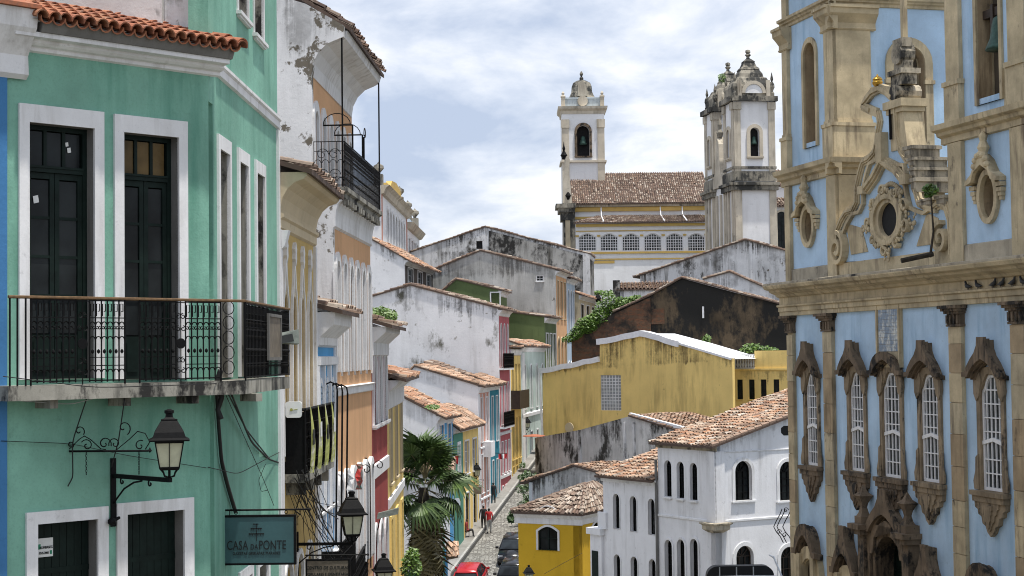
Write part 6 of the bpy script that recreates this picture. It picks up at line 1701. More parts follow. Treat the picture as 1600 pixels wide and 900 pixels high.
# terrace wall below
WT = Wall(plan(905, 215, 460), plan(1010, 215, 460)); b = MB(); b.box(0, WT.L, 0, .5, -3, WT.z(3, 463)); part('terrace_wall', b, 'far_white', H, WT)
b = MB(); b.box(0, WT.L, .5, 6, -3, WT.z(3, 461)); part('terrace_soil', b, 'grey_worn', H, WT)
gp = WT.P(4.5, WT.z(3, 459), -.8); V = thing('terrace_grass', 'yellowish grass on the terrace edge under the convent wall', 'grass', gp); leaves('foliage', [(gp + Vector((0, 0, .1)), Vector((4.0, .7, .35)))], 500, .22, 'leaf', V, 61)
# entrance front block, seen from the side
b = MB()
for (x0, y0, x1, y1, o_) in ((880, 318, 900, 470, 1.0), (868, 320, 899, 326, 1.8), (872, 326, 897, 333, 1.5), (876, 333, 896, 345, 1.2)):
    ua, z1_ = WN.uz(x0, y0); ub_, z0_ = WN.uz(x1, y1); b.box(ua, ub_, -o_, 3, z0_, z1_)
part('front_block', b, 'lichen', H, WN)
b = pxbox(WN, 883, 345, 892, 470, 1.0, 1.1); part('front_panel', b, 'cream', H, WN)
b = MB(); b.prism(WN.poly([(879, 318), (880, 285), (883, 262), (882, 248), (886, 244), (890, 250), (889, 270), (892, 300), (894, 318)]), -.8, 1.2); part('front_scroll', b, 'stone_pale', H, WN)
for (x, yb, yt) in ((881, 250, 222), (887.5, 313, 284)):
    u, z = WN.uz(x, yb); hh = WN.uz(x, yt)[1] - z
    b = MB(); b.lathe([(.25, 0), (.35, hh * .15), (.5, hh * .22), (.3, hh * .35), (.12, hh * .5), (.22, hh * .6), (.1, hh * .75), (.02, hh)], (u, -.6, z), 8); part('finial', b, 'iron', H, WN)
# tower
def tower(H, W, x0, x1, ytop, ybot, dep, trim='far_trim', wallm='far_white', pil=.55):
    pass
WTa = Wall(plan(878, 236, 220), plan(944.5, 236, 220)); wd = WTa.L
zb_, zt_ = WTa.z(1, 400), WTa.z(1, 178)
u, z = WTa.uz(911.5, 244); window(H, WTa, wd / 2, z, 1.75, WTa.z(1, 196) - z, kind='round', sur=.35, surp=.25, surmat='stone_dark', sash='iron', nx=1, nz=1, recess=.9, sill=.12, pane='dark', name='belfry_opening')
wall(H, WTa, [(0, zb_), (wd, zb_), (wd, zt_), (0, zt_)], 'far_white', th=1.0, name='tower_wall')
b = MB(); b.box(0.02, wd - .02, 1.0, wd, zb_, zt_); part('tower_core', b, 'far_white', H, WTa)
b = MB(); b.lathe([(.55, 0), (.5, .25), (.36, .7), (.3, 1.1), (.1, 1.25), (.02, 1.3)], (wd / 2, .45, WTa.z(1, 226)), 10); part('bell', b, 'bronze', H, WTa, smooth=True)
b = MB()
for ua in (0, wd - 1.0): b.box(ua, ua + 1.0, -.18, 0, zb_, WTa.z(1, 200)); b.box(ua - .08, ua + 1.08, -.30, 0, WTa.z(1, 200), WTa.z(1, 187))
part('tower_pilaster', b, 'far_trim', H, WTa)
b = MB(); b.box(-.25, wd + .25, -.35, wd, WTa.z(1, 254), WTa.z(1, 251)); part('tower_band', b, 'far_trim', H, WTa)
b = MB(); cx = wd / 2; zc_ = zt_
b.sq([(wd / 2 + .1, 0), (wd / 2 + .15, .4), (wd / 2 + .45, .7), (wd / 2 + .5, 1.05), (wd / 2 - .1, 1.1)], (cx, cx, zc_)); part('tower_cornice', b, 'far_trim', H, WTa)
MT['azul_far'] = plaster('blue_white_tilework', (.55, .62, .66), .3, .4, (.2, .22, .22), mould=.25, mould_col=(.16, .22, .28), size=.6)
b = MB(); zp = zc_ + 1.1; b.sq([(wd / 2 - .35, 0), (wd / 2 - .35, 1.1), (wd / 2 - .25, 1.1), (wd / 2 - .25, 1.3), (wd / 2 - .7, 1.3)], (cx, cx, zp)); part('parapet', b, 'azul_far', H, WTa)
for sx in (.25, wd - .25):
    b = MB(); b.sq([(.28, 0), (.28, 1.3), (.34, 1.3), (.34, 1.5), (.15, 1.6), (.22, 1.9), (.03, 2.2)], (sx, .3, zp)); part('corner_urn', b, 'far_trim', H, WTa)
b = MB(); b.prism(arc(cx, zp + .75, .75, 0, 360, 14)[:-1], .02, .3); part('parapet_medallion', b, 'far_trim', H, WTa)
b = MB(); hd = WTa.z(1, 120) - zp - 1.0
b.lathe([(wd * .44, 0), (wd * .38, hd * .08), (wd * .31, hd * .25), (wd * .265, hd * .45), (wd * .255, hd * .68), (wd * .22, hd * .85), (wd * .12, hd * .96), (.3, hd), (.3, hd + .3), (.12, hd + .5), (.28, hd + .9), (.05, hd + 1.3)], (cx, cx, zp + 1.0), 8, rot=math.pi / 8); part('dome', b, 'lichen', H, WTa)
b = MB(); b.prism([(cx - .7, zp + 1.6), (cx + .7, zp + 1.6), (cx + .55, zp + 3.2), (cx, zp + 3.7), (cx - .55, zp + 3.2)], cx - wd * .38, cx - wd * .25); part('dormer', b, 'stone_pale', H, WTa)

# ================================================================== far church with twin towers
cr_ = plan(1149, 200, 330); tb = Vector((.148, -.989)).normalized()
WB = Wall(cr_ - tb * 13.2, cr_)                     # entrance front, facing left
H = thing('twin_tower_church', 'far white church with twin lichen-stained towers and an oblique carved front', 'church', (cr_.x, cr_.y, 4))
pr_ = Vector((-tb.y, tb.x))                         # towards the right, across the front
TW, TD = 5.1, 4.3
zof = lambda y_: zat(cr_.x, cr_.y, y_)
z_base, z_corn, z_top = 2.0, zof(296), zof(158)
for k, (p, nm) in enumerate(((cr_, 'near'), (cr_ - tb * 13.2 + tb * TD, 'far'))):
    Wr = Wall(p, p + pr_ * TW); Wl = Wall(p - tb * TD, p)
    for W_, L_ in ((Wr, TW), (Wl, TD)):
        zo = z_top - 7.3
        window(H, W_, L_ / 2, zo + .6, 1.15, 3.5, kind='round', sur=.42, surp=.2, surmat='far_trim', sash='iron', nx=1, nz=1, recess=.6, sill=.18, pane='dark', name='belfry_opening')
    wall(H, Wr, [(0, z_base), (TW, z_base), (TW, z_top), (0, z_top)], 'far_white', th=.7, name='tower_wall')
    wall(H, Wl, [(0, z_base), (TD - .001, z_base), (TD - .001, z_top), (0, z_top)], 'far_white', th=.7, name='tower_wall')
    b = MB(); b.box(.71, TW - .02, .71, TD, z_base, z_top); part('tower_core', b, 'far_white', H, Wr)
    b = MB(); b.lathe([(.42, 0), (.36, .2), (.26, .6), (.2, .9), (.02, 1.0)], (TW / 2, .3, z_top - 5.2), 8); part('bell', b, 'bronze', H, Wr, smooth=True)
    for W_, L_ in ((Wr, TW), (Wl, TD)):
        b = MB()
        for ua in (0, L_ - .8):
            b.box(ua - .02, ua + .82, -.16, 0, z_base, z_corn); b.box(ua, ua + .8, -.14, 0, z_corn + 1.0, z_top - 1.0); b.box(ua - .1, ua + .9, -.28, 0, z_top - 1.0, z_top - .1)
        part('tower_pilaster', b, 'stone_pale', H, W_)
        b = MB(); b.box(-.2, L_ + .2, -.5, 0, z_corn - .1, z_corn + .5); b.box(-.3, L_ + .3, -.75, 0, z_corn + .5, z_corn + .85); b.box(-.1, L_ + .1, -.2, 0, z_top - 8.2, z_top - 7.9); b.box(-.1, L_ + .1, -.25, 0, z_corn + 1.0, z_corn + 2.2); part('tower_band', b, 'lichen', H, W_)
        b = MB(); b.box(-.3, L_ + .3, -.55, .2, z_top, z_top + .6); part('tower_cornice', b, 'lichen', H, W_)
    cxy = (TW / 2, TD / 2)
    b = MB(); b.box(-.2, TW + .2, -.2, TD, z_top, z_top + .58); part('tower_deck', b, 'lichen', H, Wr)
    b = MB(); ht = zof(76) - z_top - .6; r0 = TW * .5
    b.sq([(r0 * .96, .0), (r0 * .98, ht * .22), (r0 * .9, ht * .30), (r0 * .78, ht * .36), (r0 * .72, ht * .42), (r0 * .60, ht * .44), (r0 * .56, ht * .52), (r0 * .44, ht * .60), (r0 * .46, ht * .62), (r0 * .40, ht * .66), (r0 * .34, ht * .68), (r0 * .26, ht * .77), (r0 * .28, ht * .79), (r0 * .18, ht * .83), (r0 * .1, ht * .86)], (cxy[0], cxy[1], z_top + .58), sy=TD / TW)
    b.lathe([(.28, ht * .85), (.18, ht * .9), (.4, ht * .94), (.2, ht * .97), (.34, ht * 1.0), (.3, ht * 1.04), (.03, ht * 1.06)], (cxy[0], cxy[1], z_top + .58), 8)
    part('spire', b, 'lichen', H, Wr)
    b = MB(); b.ring(arc(cxy[0], z_top + 1.0, 1.1, 0, 180, 12), arc(cxy[0], z_top + 1.0, 1.5, 0, 180, 12), -.16, .1, closed=False); b.box(.5, 1.0, -.15, .1, z_top + .58, z_top + 2.6); b.box(TW - 1.0, TW - .5, -.15, .1, z_top + .58, z_top + 2.6); part('spire_arch', b, 'stone_pale', H, Wr)
    b = MB(); b.prism(arc(cxy[0], z_top + 1.0, 1.08, 0, 180, 12), -.06, .1); part('spire_panel', b, 'far_white', H, Wr)
    for sx, sy in ((.25, .2), (TW - .2, .2), (.25, TD - .3)):
        b = MB(); b.lathe([(.3, 0), (.3, .5), (.12, .7), (.35, 1.2), (.3, 1.6), (.1, 1.9), (.2, 2.2), (.02, 3.0)], (sx, sy, z_top + .58), 8); part('pinnacle', b, 'lichen', H, Wr)
# middle of the entrance front
u1_ = 13.2 - TD; u0_ = TD
for i in range(3): window(H, WB, u0_ + .8 + i * 1.55, z_base + 6, .75, 3.6, kind='seg', sur=.25, surp=.15, surmat='far_trim', sash='whitewood', nx=2, nz=4, recess=.3, sill=.1, pane='glass_grey')
wall(H, WB, [(u0_, z_base), (u1_, z_base), (u1_, z_corn + .8), (u0_, z_corn + .8)], 'far_white', th=.6, name='front_wall')
b = MB()
for i in range(8): b.box(.1 + i * 1.75, .55 + i * 1.75, -.25, 0, z_base, z_corn - .1)
part('front_pilaster', b, 'stone_pale', H, WB)
b = MB(); m_ = (u0_ + u1_) / 2; zq = z_corn + .85
b.prism([(u0_, zq), (u1_, zq), (u1_ - .3, zq + 1.2), (u1_ - 1.0, zq + 1.8), (m_ + .9, zq + 3.6), (m_ + .7, zq + 5.4), (m_, zq + 6.4), (m_ - .7, zq + 5.4), (m_ - .9, zq + 3.6), (u0_ + 1.0, zq + 1.8), (u0_ + .3, zq + 1.2)], -.3, .6); part('front_gable', b, 'stone_pale', H, WB)
b = MB(); b.lathe([(.3, 0), (.45, .6), (.2, 1.0), (.3, 1.6), (.05, 2.4)], (m_, .1, zq + 6.3), 8); part('finial', b, 'lichen', H, WB)
# nave running back behind the near tower
q0 = cr_ + pr_ * TW; Wn = Wall(q0 - tb * .5, q0 - tb * .5 + pr_ * 14)
zr_ = zof(322)
u, z = Wn.uz(1221, 385); window(H, Wn, Wn.uz(1222, 370)[0], zr_ - 5.2, 1.1, 4.6, kind='seg', sur=.25, surmat='far_trim', sash='dgwood', nx=2, nz=4, recess=.2, sill=.1, pane='glass')
wall(H, Wn, [(0, z_base), (14, z_base), (14, zr_), (0, zr_)], 'far_white', th=.5, name='nave_wall')
roof_quad(H, Wn.P(-.1, zr_, .5), Wn.P(14, zr_, .5), Wn.P(-.1, zr_ + 1.3, -2.6), Wn.P(14, zr_ + 1.3, -2.6), .4, .6, PAL_OLD, 203)
b = MB(); b.box(0, 14, 2.5, 3, zr_, zr_ + 2.6); part('clerestory', b, 'far_white', H, Wn)
roof_quad(H, Wn.P(-.1, zr_ + 2.7, -2.2), Wn.P(14, zr_ + 2.7, -2.2), Wn.P(-.1, zr_ + 5.2, -7.5), Wn.P(14, zr_ + 5.2, -7.5), .4, .6, PAL_OLD, 204)
pz = at(1128, 122, 206); V = thing('tower_weeds', 'green weeds growing between the twin spires', 'plant', pz); leaves('foliage', [(pz, Vector((.5, .5, .6)))], 200, .14, 'leaf', V, 62)
# ================================================================== blue church
pL_ = plan(1236, 63.4, 560); tcv = Vector((.24, -.97)).normalized()
WC_ = Wall(pL_, pL_ + tcv * 21); W = WC_
H = thing('blue_church', 'pale blue baroque church with tan stone trim, carved windows and two towers', 'church', (WC_.P(9, 0).x, WC_.P(9, 0).y, gz(56)))
U = lambda px, py=500: WC_.uz(px, py)[0]
def Z(px, py, out=0.0): return WC_.uz(px, py, out)[1]
zA = (Z(1265, 491) + Z(1400, 483) + Z(1560, 474)) / 3
zCt = Z(1400, 424, .8)
ch = zCt - zA
zG = -12.0
# ---- windows of the front
HOOD = [(-1.32, 0), (-1.10, .02), (-.98, .22), (-.72, .50), (-.45, .72), (-.27, 1.0), (-.235, 1.32), (.235, 1.32), (.27, 1.0), (.45, .72), (.72, .50), (.98, .22), (1.10, .02), (1.32, 0)]
UNDER = [(1.32, -.17), (.95, -.17), (.78, .05), (.52, .27), (.25, .42), (0, .50), (-.25, .42), (-.52, .27), (-.78, .05), (-.95, -.17), (-1.32, -.17)]
ROUND = [(-1.32, 0), (-1.05, .02)] + [(-1.02 * math.cos(R(a)), .05 + .80 * math.sin(R(a))) for a in range(10, 171, 16)] + [(1.05, .02), (1.32, 0)]
def hood(b, u, z, s, kind, d=.55, sz=1.0):
    """carved hood in steps of depth"""
    top = ROUND if kind == 'round' else HOOD
    for (k, y0, y1, dz) in ((1.0, -d, -d * .72, 0), (.94, -d * .72, -d * .4, -.05), (.86, -d * .4, 0.0, -.09)):
        b.prism([(u + x * s * k, z + q * sz + dz) for x, q in top + UNDER], y0, y1)
wins = [(1261.3, 1279, 581, 727, 'ogee', 533), (1330, 1352, 580, 736, 'ogee', 531), (1381.5, 1409, 580, 746, 'round', 549), (1441, 1469, 583, 753, 'ogee', 531), (1535, 1567.5, 583, 767, 'ogee', 526)]
for k, (x0, x1, yt, yb, kind, yh) in enumerate(wins):
    ym = (yt + yb) / 2; ua, ub = U(x0, ym), U(x1, ym); u = (ua + ub) / 2; w = ub - ua
    zt_, z0 = Z((x0 + x1) / 2, yt), Z((x0 + x1) / 2, yb); h = zt_ - z0
    o = window(H, WC_, u, z0, w, h, kind='bell', sur=.0, sash='whitewood', nx=5, nz=8, bar=.035, fr=.09, recess=.045, sill=0, pane='glass_grey', meet=h * .40)
    M = WC_.mat @ Matrix.Translation((u, 0, z0))
    # carved stone surround: straight jambs swelling at foot and head
    inn = shape('bell', w, h); n = len(inn)
    outp = [(-w * .5 - .20, -.02), (w * .5 + .20, -.02), (w * .5 + .20, h * .80), (w * .5 + .26, h * .85), (w * .5 + .24, h * .90), (w * .5 + .20, h * .94), (w * .5 + .16, h * .97), (w * .5 + .12, h + .03), (w * .3, h + .16), (0, h + .2)]
    outp = outp + [(-a, c_) for a, c_ in outp[2:-1]][::-1]
    b = MB()
    if len(outp) == n: b.ring(inn, outp, -.07, .02)
    else: b.ring(shape('rect', w, h), shape('rect', w + .4, h + .2), -.14, .02)
    for s_ in (-1, 1):
        b.prism([(s_ * (w / 2 + .10), 0), (s_ * (w / 2 + .36), 0), (s_ * (w / 2 + .40), .25), (s_ * (w / 2 + .28), .55), (s_ * (w / 2 + .26), .95), (s_ * (w / 2 + .12), 1.05)], -.11, -.05)
        b.prism([(s_ * (w / 2 - .02), h * .80), (s_ * (w / 2 + .14), h * .76), (s_ * (w / 2 + .27), h * .82), (s_ * (w / 2 + .27), h + .05), (s_ * (w / 2 - .05), h + .06), (s_ * (w / 2 - .16), h * .93)], -.12, -.05)
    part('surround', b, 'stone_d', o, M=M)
    s = (w + .40) * .5 / .92
    b = MB(); hz = (Z((x0 + x1) / 2 - 4, yh, .4) - zt_ - .02) / (1.32 if kind == 'ogee' else .85)
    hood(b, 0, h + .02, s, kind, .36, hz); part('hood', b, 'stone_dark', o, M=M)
    b = MB(); sc = s * 1.12
    b.box(-sc, sc, -.28, 0, -.16, -.02); b.box(-sc * .94, sc * .94, -.22, 0, -.34, -.16)
    ap = [(-.92, -.34), (.92, -.34), (.90, -.52), (.74, -.58), (.70, -.72), (.52, -.78), (.46, -.98), (.28, -1.05), (.18, -1.22), (0, -1.34), (-.18, -1.22), (-.28, -1.05), (-.46, -.98), (-.52, -.78), (-.70, -.72), (-.74, -.58), (-.90, -.52)]
    b.prism([(x * sc, q) for x, q in ap], -.15, 0); b.prism([(x * sc * .62, -.34 + (q + .34) * .85) for x, q in ap], -.19, -.15); b.prism([(x * sc * .25, -.42 + (q + .34) * .7) for x, q in ap], -.23, -.19)
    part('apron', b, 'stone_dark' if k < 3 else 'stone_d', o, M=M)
# ---- doors of the front (their hoods reach into the picture)
for (xc, yh, kind, wpx) in ((1271, 824, 'round', 30), (1332, 826, 'ogee', 30), (1461, 856, 'ogee', 32), (1546, 886, 'round', 34)):
    u = U(xc, 900); w = 1.05; zh = Z(xc - 6, yh, .45)
    hgt = .80 if kind == 'round' else 1.3
    zt_ = zh - hgt * 1.15 - .35
    o = window(H, WC_, u, zt_ - 3.6, w, 3.6, kind='round', sur=.28, surt=.3, surp=.12, surmat='stone', sash='dgwood', nx=2, nz=4, recess=.35, sill=0, pane='dgwood', name='door')
    M = WC_.mat @ Matrix.Translation((u, 0, zt_))
    b = MB(); hood(b, 0, .35, .78, kind, .42, 1.15); part('hood', b, 'stone_dark', o, M=M)
    b = MB(); b.prism([(-.72, -.6), (.72, -.6), (.72, .34), (.3, .7), (-.3, .7), (-.72, .34)], -.11, -.0) if False else None
    for s_ in (-1, 1): b.box(s_ * .62 - .14, s_ * .62 + .14, -.36, 0, -3.6, .18)
    b.ring(arc(0, -.5, .55, 0, 180, 10), arc(0, -.5, 1.0, 0, 180, 10), -.22, 0, closed=False)
    part('jambs', b, 'stone', o, M=M)
u = U(1396, 850)
o = window(H, WC_, u, -11.0, 1.9, Z(1396, 838) + 11.0, kind='round', sur=.2, surp=.2, surmat='stone_dark', sash='dgwood', nx=2, nz=8, recess=.5, sill=0, pane='dgwood', name='portal')
M = WC_.mat @ Matrix.Translation((u, 0, 0))
b = MB(); zp = Z(1352, 822, .4)
for s_ in (-1, 1):
    b.box(s_ * 1.6 - .22, s_ * 1.6 + .22, -.42, 0, -11, zp - .3); b.box(s_ * 1.28 - .1, s_ * 1.28 + .1, -.3, 0, -11, zp - .2)
    b.box(s_ * 1.6 - .34, s_ * 1.6 + .34, -.6, 0, zp - .3, zp - .12); b.box(s_ * 1.6 - .42, s_ * 1.6 + .42, -.7, 0, zp - .12, zp + .05); b.box(s_ * 1.6 - .26, s_ * 1.6 + .26, -.5, 0, zp + .05, zp + .30)
part('portal_columns', b, 'stone_dark', o, M=M)
for s_ in (-1, 1):
    b = MB(); b.sq([(.2, .28), (.13, .42), (.09, .6), (.12, .75), (.22, .95), (.26, 1.0), (.12, 1.12), (.04, 1.3), (.01, 1.36)], (s_ * 1.6, -.28, zp)); part('portal_finial', b, 'stone_dark', o, M=M)
b = MB(); zt_ = Z(1390, 768, .5)
hz = (zt_ - zp) / 1.32
hood(b, 0, zp - .0, 1.12, 'ogee', .42, hz)
b.prism([(-1.2, zp - .9), (-.98, zp - .9), (-.85, zp - .35), (-.4, zp + .15), (0, zp + .3), (.4, zp + .15), (.85, zp - .35), (.98, zp - .9), (1.2, zp - .9), (1.2, zp + .1), (-1.2, zp + .1)], -.3, 0); part('portal_pediment', b, 'stone_dark', o, M=M)
wall(H, WC_, [(0, zG), (21, zG), (21, zA + .02), (0, zA + .02)], 'church', th=.6, name='front_wall', side='stone_dark')
# side wall running back
Wsd = Wall(WC_.P(0, 0, -16).xy, WC_.P(0, 0).xy); b = MB(); b.box(0, 16, 0, .3, zG, zA); 
part('side_wall', MB() if False else b, 'church', H, Wall(WC_.P(0, 0, -16.4).xy, WC_.P(0, 0, -.61).xy))
# ---- pilasters of big ashlar blocks
rnd = random.Random(77)
for (x0, x1) in ((1234, 1245), (1292.5, 1306.5), (1490.5, 1510), (1587.5, 1609)):
    ua, ub = U(x0, 620), U(x1, 620)
    if x0 < 1240: ua = -.06
    b = MB(); b.box(ua + .01, ub - .01, -.10, 0, zG, zA - .65); pil = part('pilaster', b, 'stone', H, WC_)
    z = zG
    while z < zA - .75:
        hh = min(rnd.uniform(.75, 1.05), zA - .66 - z); bb = MB(); d_ = .14 + rnd.uniform(0, .012); bb.box(ua, ub, -d_, -.05, z + .012, z + hh - .006); part('stone_block', bb, ('stone', 'stone_b', 'stone_c')[rnd.randrange(3)] if 'stone_b' in MT else 'stone', pil, WC_); z += hh
    b = MB(); m_ = (ua + ub) / 2; hw = (ub - ua) / 2
    for (za, zb, k, d_) in ((.65, .58, 1.12, .2), (.58, .26, 1.04, .18), (.26, .18, 1.2, .26), (.18, .10, 1.35, .34), (.10, 0, 1.5, .42)): b.box(m_ - hw * k, m_ + hw * k, -d_, 0, zA - za, zA - zb)
    for i in range(4): x = m_ - hw * .85 + hw * 1.7 * i / 3; b.box(x - .05, x + .05, -.235, -.18, zA - .56, zA - .30)
    part('capital', b, 'stone_dark', pil, WC_)
# ---- tile picture
fa, fb = U(1373, 520), U(1411, 520); zf0, zf1 = Z(1392, 574), Z(1392, 466)
b = MB(); b.box(fa, fb, -.08, 0, zf0, zf1); pf = part('tile_picture_frame', b, 'stone', H, WC_)
m, n, l, p = nodes('blue_white_tile_picture')
f = noise(n, l, 2.2, 6, .6, mapscale=(1.4, 1.4, .7)); f2 = noise(n, l, 11, 4, .6)
c_ = mix(n, l, ramp(n, l, f, .44, .56), (.17, .23, .31), (.58, .59, .55)); c_ = mix(n, l, ramp(n, l, f2, .45, .6, 0, .7), c_, (.13, .18, .26))
l.new(c_, p.inputs['Base Color']); p.inputs['Roughness'].default_value = .25; MT['azulejo'] = m
nx_, nz_ = 5, 14; za, zb = Z(1390, 549), Z(1390, 471); ua, ub = fa + .17, fb - .17
tm_ = MB(); tm_.box(0, (ub - ua) / nx_ - .008, -.10, -.075, 0, (zb - za) / nz_ - .008); tme = tm_.mesh('picture_tile', mats_of('azulejo'))
for i in range(nx_):
    for k in range(nz_): part('picture_tile', tme, None, pf, M=WC_.mat @ Matrix.Translation((ua + (ub - ua) * i / nx_, 0, za + (zb - za) * k / nz_)))
b = MB(); b.ribbon([(fa + .08, zf0), (fa + .08, zf1), (fb - .08, zf1), (fb - .08, zf0)], .10, -.14, -.08); part('frame_moulding', b, 'stone', pf, WC_)
# ---- main cornice
prof = [(.06, zA), (.12, zA + .01), (.12, zA + ch * .13), (.17, zA + ch * .15), (.17, zA + ch * .28), (.24, zA + ch * .31), (.24, zA + ch * .36), (.12, zA + ch * .38), (.12, zA + ch * .60), (.22, zA + ch * .63), (.30, zA + ch * .70),
        (.52, zA + ch * .78), (.55, zA + ch * .84), (.74, zA + ch * .88), (.80, zA + ch * .97), (.80, zCt), (0, zCt + .02), (-.3, zCt + .02)]
b = MB(); b.sweep(prof, -.75, 21); part('cornice', b, 'stone', H, WC_)
b = MB(); b.sweep([(.0, zCt + .022), (.79, zCt + .004), (.79, zCt + .07), (.45, zCt + .12), (0, zCt + .14)], -.74, 21); part('cornice_weathering', b, 'stone_mould', H, WC_)
# ---- towers
zPar = (Z(1400, 398) + Z(1330, 412)) / 2
uT = U(1309, 350)
zMid = Z(1266, 284)
zMt = zMid + .60
def tower_stage(W_, u0, u1, z0, z1, mat, outer=None): wall(H, W_, [(u0, z0), (u1, z0), (u1, z1), (u0, z1)], mat, th=.55, name='tower_wall', side='stone_c')
zTop = Z(1290, 16) + .0
zUp = zTop + 3.5
Wti = Wall(WC_.P(uT, 0).xy, (WC_.P(uT, 0) + Vector((-tcv.y, tcv.x, 0)) * 7.5).xy)
def oval(x0, x1, y0, y1, tag_='oval_window'):
    ym = (y0 + y1) / 2; ua, ub = U(x0, ym), U(x1, ym); za, zb = Z((x0 + x1) / 2, y1), Z((x0 + x1) / 2, y0)
    u, w, h = (ua + ub) / 2, ub - ua, zb - za
    WC_.holes.append([(u + a, za + c_) for a, c_ in shape('oval', w, h)])
    M = WC_.mat @ Matrix.Translation((u, 0, za))
    b = MB(); b.ring(shape('oval', w, h), [(a * (w + .34) / w, h / 2 + (c_ - h / 2) * (h + .34) / h) for a, c_ in shape('oval', w, h)], -.14, .05)
    o = part(tag_, b, 'stone', H, M=M)
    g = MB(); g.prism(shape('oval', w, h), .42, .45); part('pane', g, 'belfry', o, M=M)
    b = MB(); s = (w + .34) / 2
    for (k, d) in ((1.55, .34), (1.42, .22)):
        b.prism([(-s * k, h * .80), (-s * k, h * .90), (-s * .95, h * 1.0 + .05), (-s * .5, h + .42), (0, h + .62), (s * .5, h + .42), (s * .95, h + .05), (s * k, h * .90), (s * k, h * .80), (s * .98, h * .86), (s * .7, h + .1), (0, h + .3), (-s * .7, h + .1), (-s * .98, h * .86)], -d, 0)
    for s_ in (-1, 1):
        for j, (zz, ww) in enumerate(((.78, .16), (.66, .13), (.56, .10), (.47, .07))): b.box(s_ * s * 1.28 - ww, s_ * s * 1.28 + ww, -.2 + j * .03, 0, h * zz - .12, h * zz)
    for i in range(7):
        a = math.pi * (i + .5) / 7; b.lathe([(.02, -.1), (.1, -.06), (.12, 0), (.09, .08), (.02, .11)], (s * .62 * math.cos(a), -.3, h + .18 + .42 * math.sin(a)), 6)
    b.lathe([(.05, .4), (.17, .5), (.12, .65), (.19, .8), (.1, 1.0), (.14, 1.15), (.03, 1.3)], (0, -.2, h), 7)
    part('carved_crest', b, 'stone', o, M=M)
# left tower, lower stage
oval(1257.5, 1273, 327, 380)
tower_stage(WC_, 0.0, uT, zCt + .1, zMid, 'church')
# left tower upper opening
ya, yb = 66, 222
ua, ub = U(1258.5, 150), U(1276, 150); za, zb = Z(1267, yb), Z(1267, ya)
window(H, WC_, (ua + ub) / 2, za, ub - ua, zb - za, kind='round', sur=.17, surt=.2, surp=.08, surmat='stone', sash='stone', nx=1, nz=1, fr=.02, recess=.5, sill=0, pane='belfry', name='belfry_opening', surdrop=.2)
tower_stage(WC_, 0.0, uT, zMt, zUp, 'church')
# inner face of the left tower
wl_ = Wti
ua, ub = wl_.uz(1397, 200)[0], wl_.uz(1446, 200)[0]; za, zb = wl_.z((ua + ub) / 2, 440), wl_.z((ua + ub) / 2, 72)
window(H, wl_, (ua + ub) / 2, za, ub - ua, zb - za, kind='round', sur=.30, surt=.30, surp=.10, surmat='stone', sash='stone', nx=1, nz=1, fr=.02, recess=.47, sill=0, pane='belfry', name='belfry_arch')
um_ = (ua + ub) / 2; zi = wl_.z(um_, 128)
wall(H, wl_, [(.0, zCt + .1), (7.5, zCt + .1), (7.5, zUp), (.0, zUp)], 'church', th=.5, name='tower_wall', side='stone_c')
b = MB(); hw_ = (ub - ua) / 2
for s_ in (-1, 1): b.box(um_ + s_ * (hw_ + .15) - .2, um_ + s_ * (hw_ + .15) + .2, -.16, 0, zi - .08, zi + .06)
part('arch_impost', b, 'stone', H, wl_)
# corner pilasters and mouldings of the left tower
def mould(W_, u0, u1, z, hgt, out, mat='stone', name='moulding'):
    b = MB(); b.sweep([(0, z), (out * .25, z + hgt * .05), (out * .25, z + hgt * .35), (out * .55, z + hgt * .45), (out * .6, z + hgt * .62), (out * .95, z + hgt * .72), (out, z + hgt), (0, z + hgt + .02)], u0, u1); return part(name, b, mat, H, W_)
pw = .78
for (W_, ua, ub) in ((WC_, -.05, .42), (WC_, uT - .62, uT + .14), (Wti, -.13, 1.35)):
    b = MB(); b.box(ua, ub, -.14, 0, zCt + .1, zMid); part('tower_pilaster', b, 'stone', H, W_)
    b = MB(); b.box(ua, ub, -.14, 0, zMt, zTop - .55); b.box(ua - .06, ub + .06, -.22, 0, zMt + .0, zMt + 1.15); b.box(ua - .09, ub + .09, -.26, 0, zMt + 1.15, zMt + 1.28); b.box(ua - .03, ub + .03, -.17, 0, zMt + 1.28, zMt + 1.4); part('tower_pilaster', b, 'stone', H, W_)
    b = MB(); b.sweep([(.0, zTop - .85), (.16, zTop - .85), (.20, zTop - .80), (.16, zTop - .75), (.16, zTop - .6), (.28, zTop - .45), (.42, zTop - .3), (.44, zTop - .12), (.5, zTop - .1), (.5, zTop), (0, zTop)], ua - .2, ub + .2); part('tower_capital', b, 'stone', H, W_)
    b = MB(); b.box(ua + .02, ub - .02, -.12, 0, zTop + .3, zUp); part('tower_pilaster', b, 'stone', H, W_)
mould(WC_, -.35, uT + .45, zMid, .60, .48); mould(Wti, -.44, 2.2, zMid, .60, .48)
b = MB(); b.box(-.02, 1.15, -.20, 0, zMt - .01, zMt + 1.1); part('pedestal_stain', b, 'stone_mould', H, Wti)
mould(WC_, -.22, uT + .2, zTop + .02, .34, .26); mould(Wti, -.2, 7.5, zTop + .02, .34, .26)
mould(WC_, -.9, uT + .9, zTop + 1.5, .95, .95); mould(Wti, -.9, 7.5, zTop + 1.5, .95, .95)
b = MB(); b.sweep([(0, zCt + .1), (.1, zCt + .1), (.1, zCt + .55), (0, zCt + .6)], .0, uT); part('tower_plinth', b, 'stone_mould', H, WC_)
b = MB(); b.box(.05, uT - .75, .75, 6, zCt, zUp); b2 = part('tower_core', b, 'church', H, WC_)
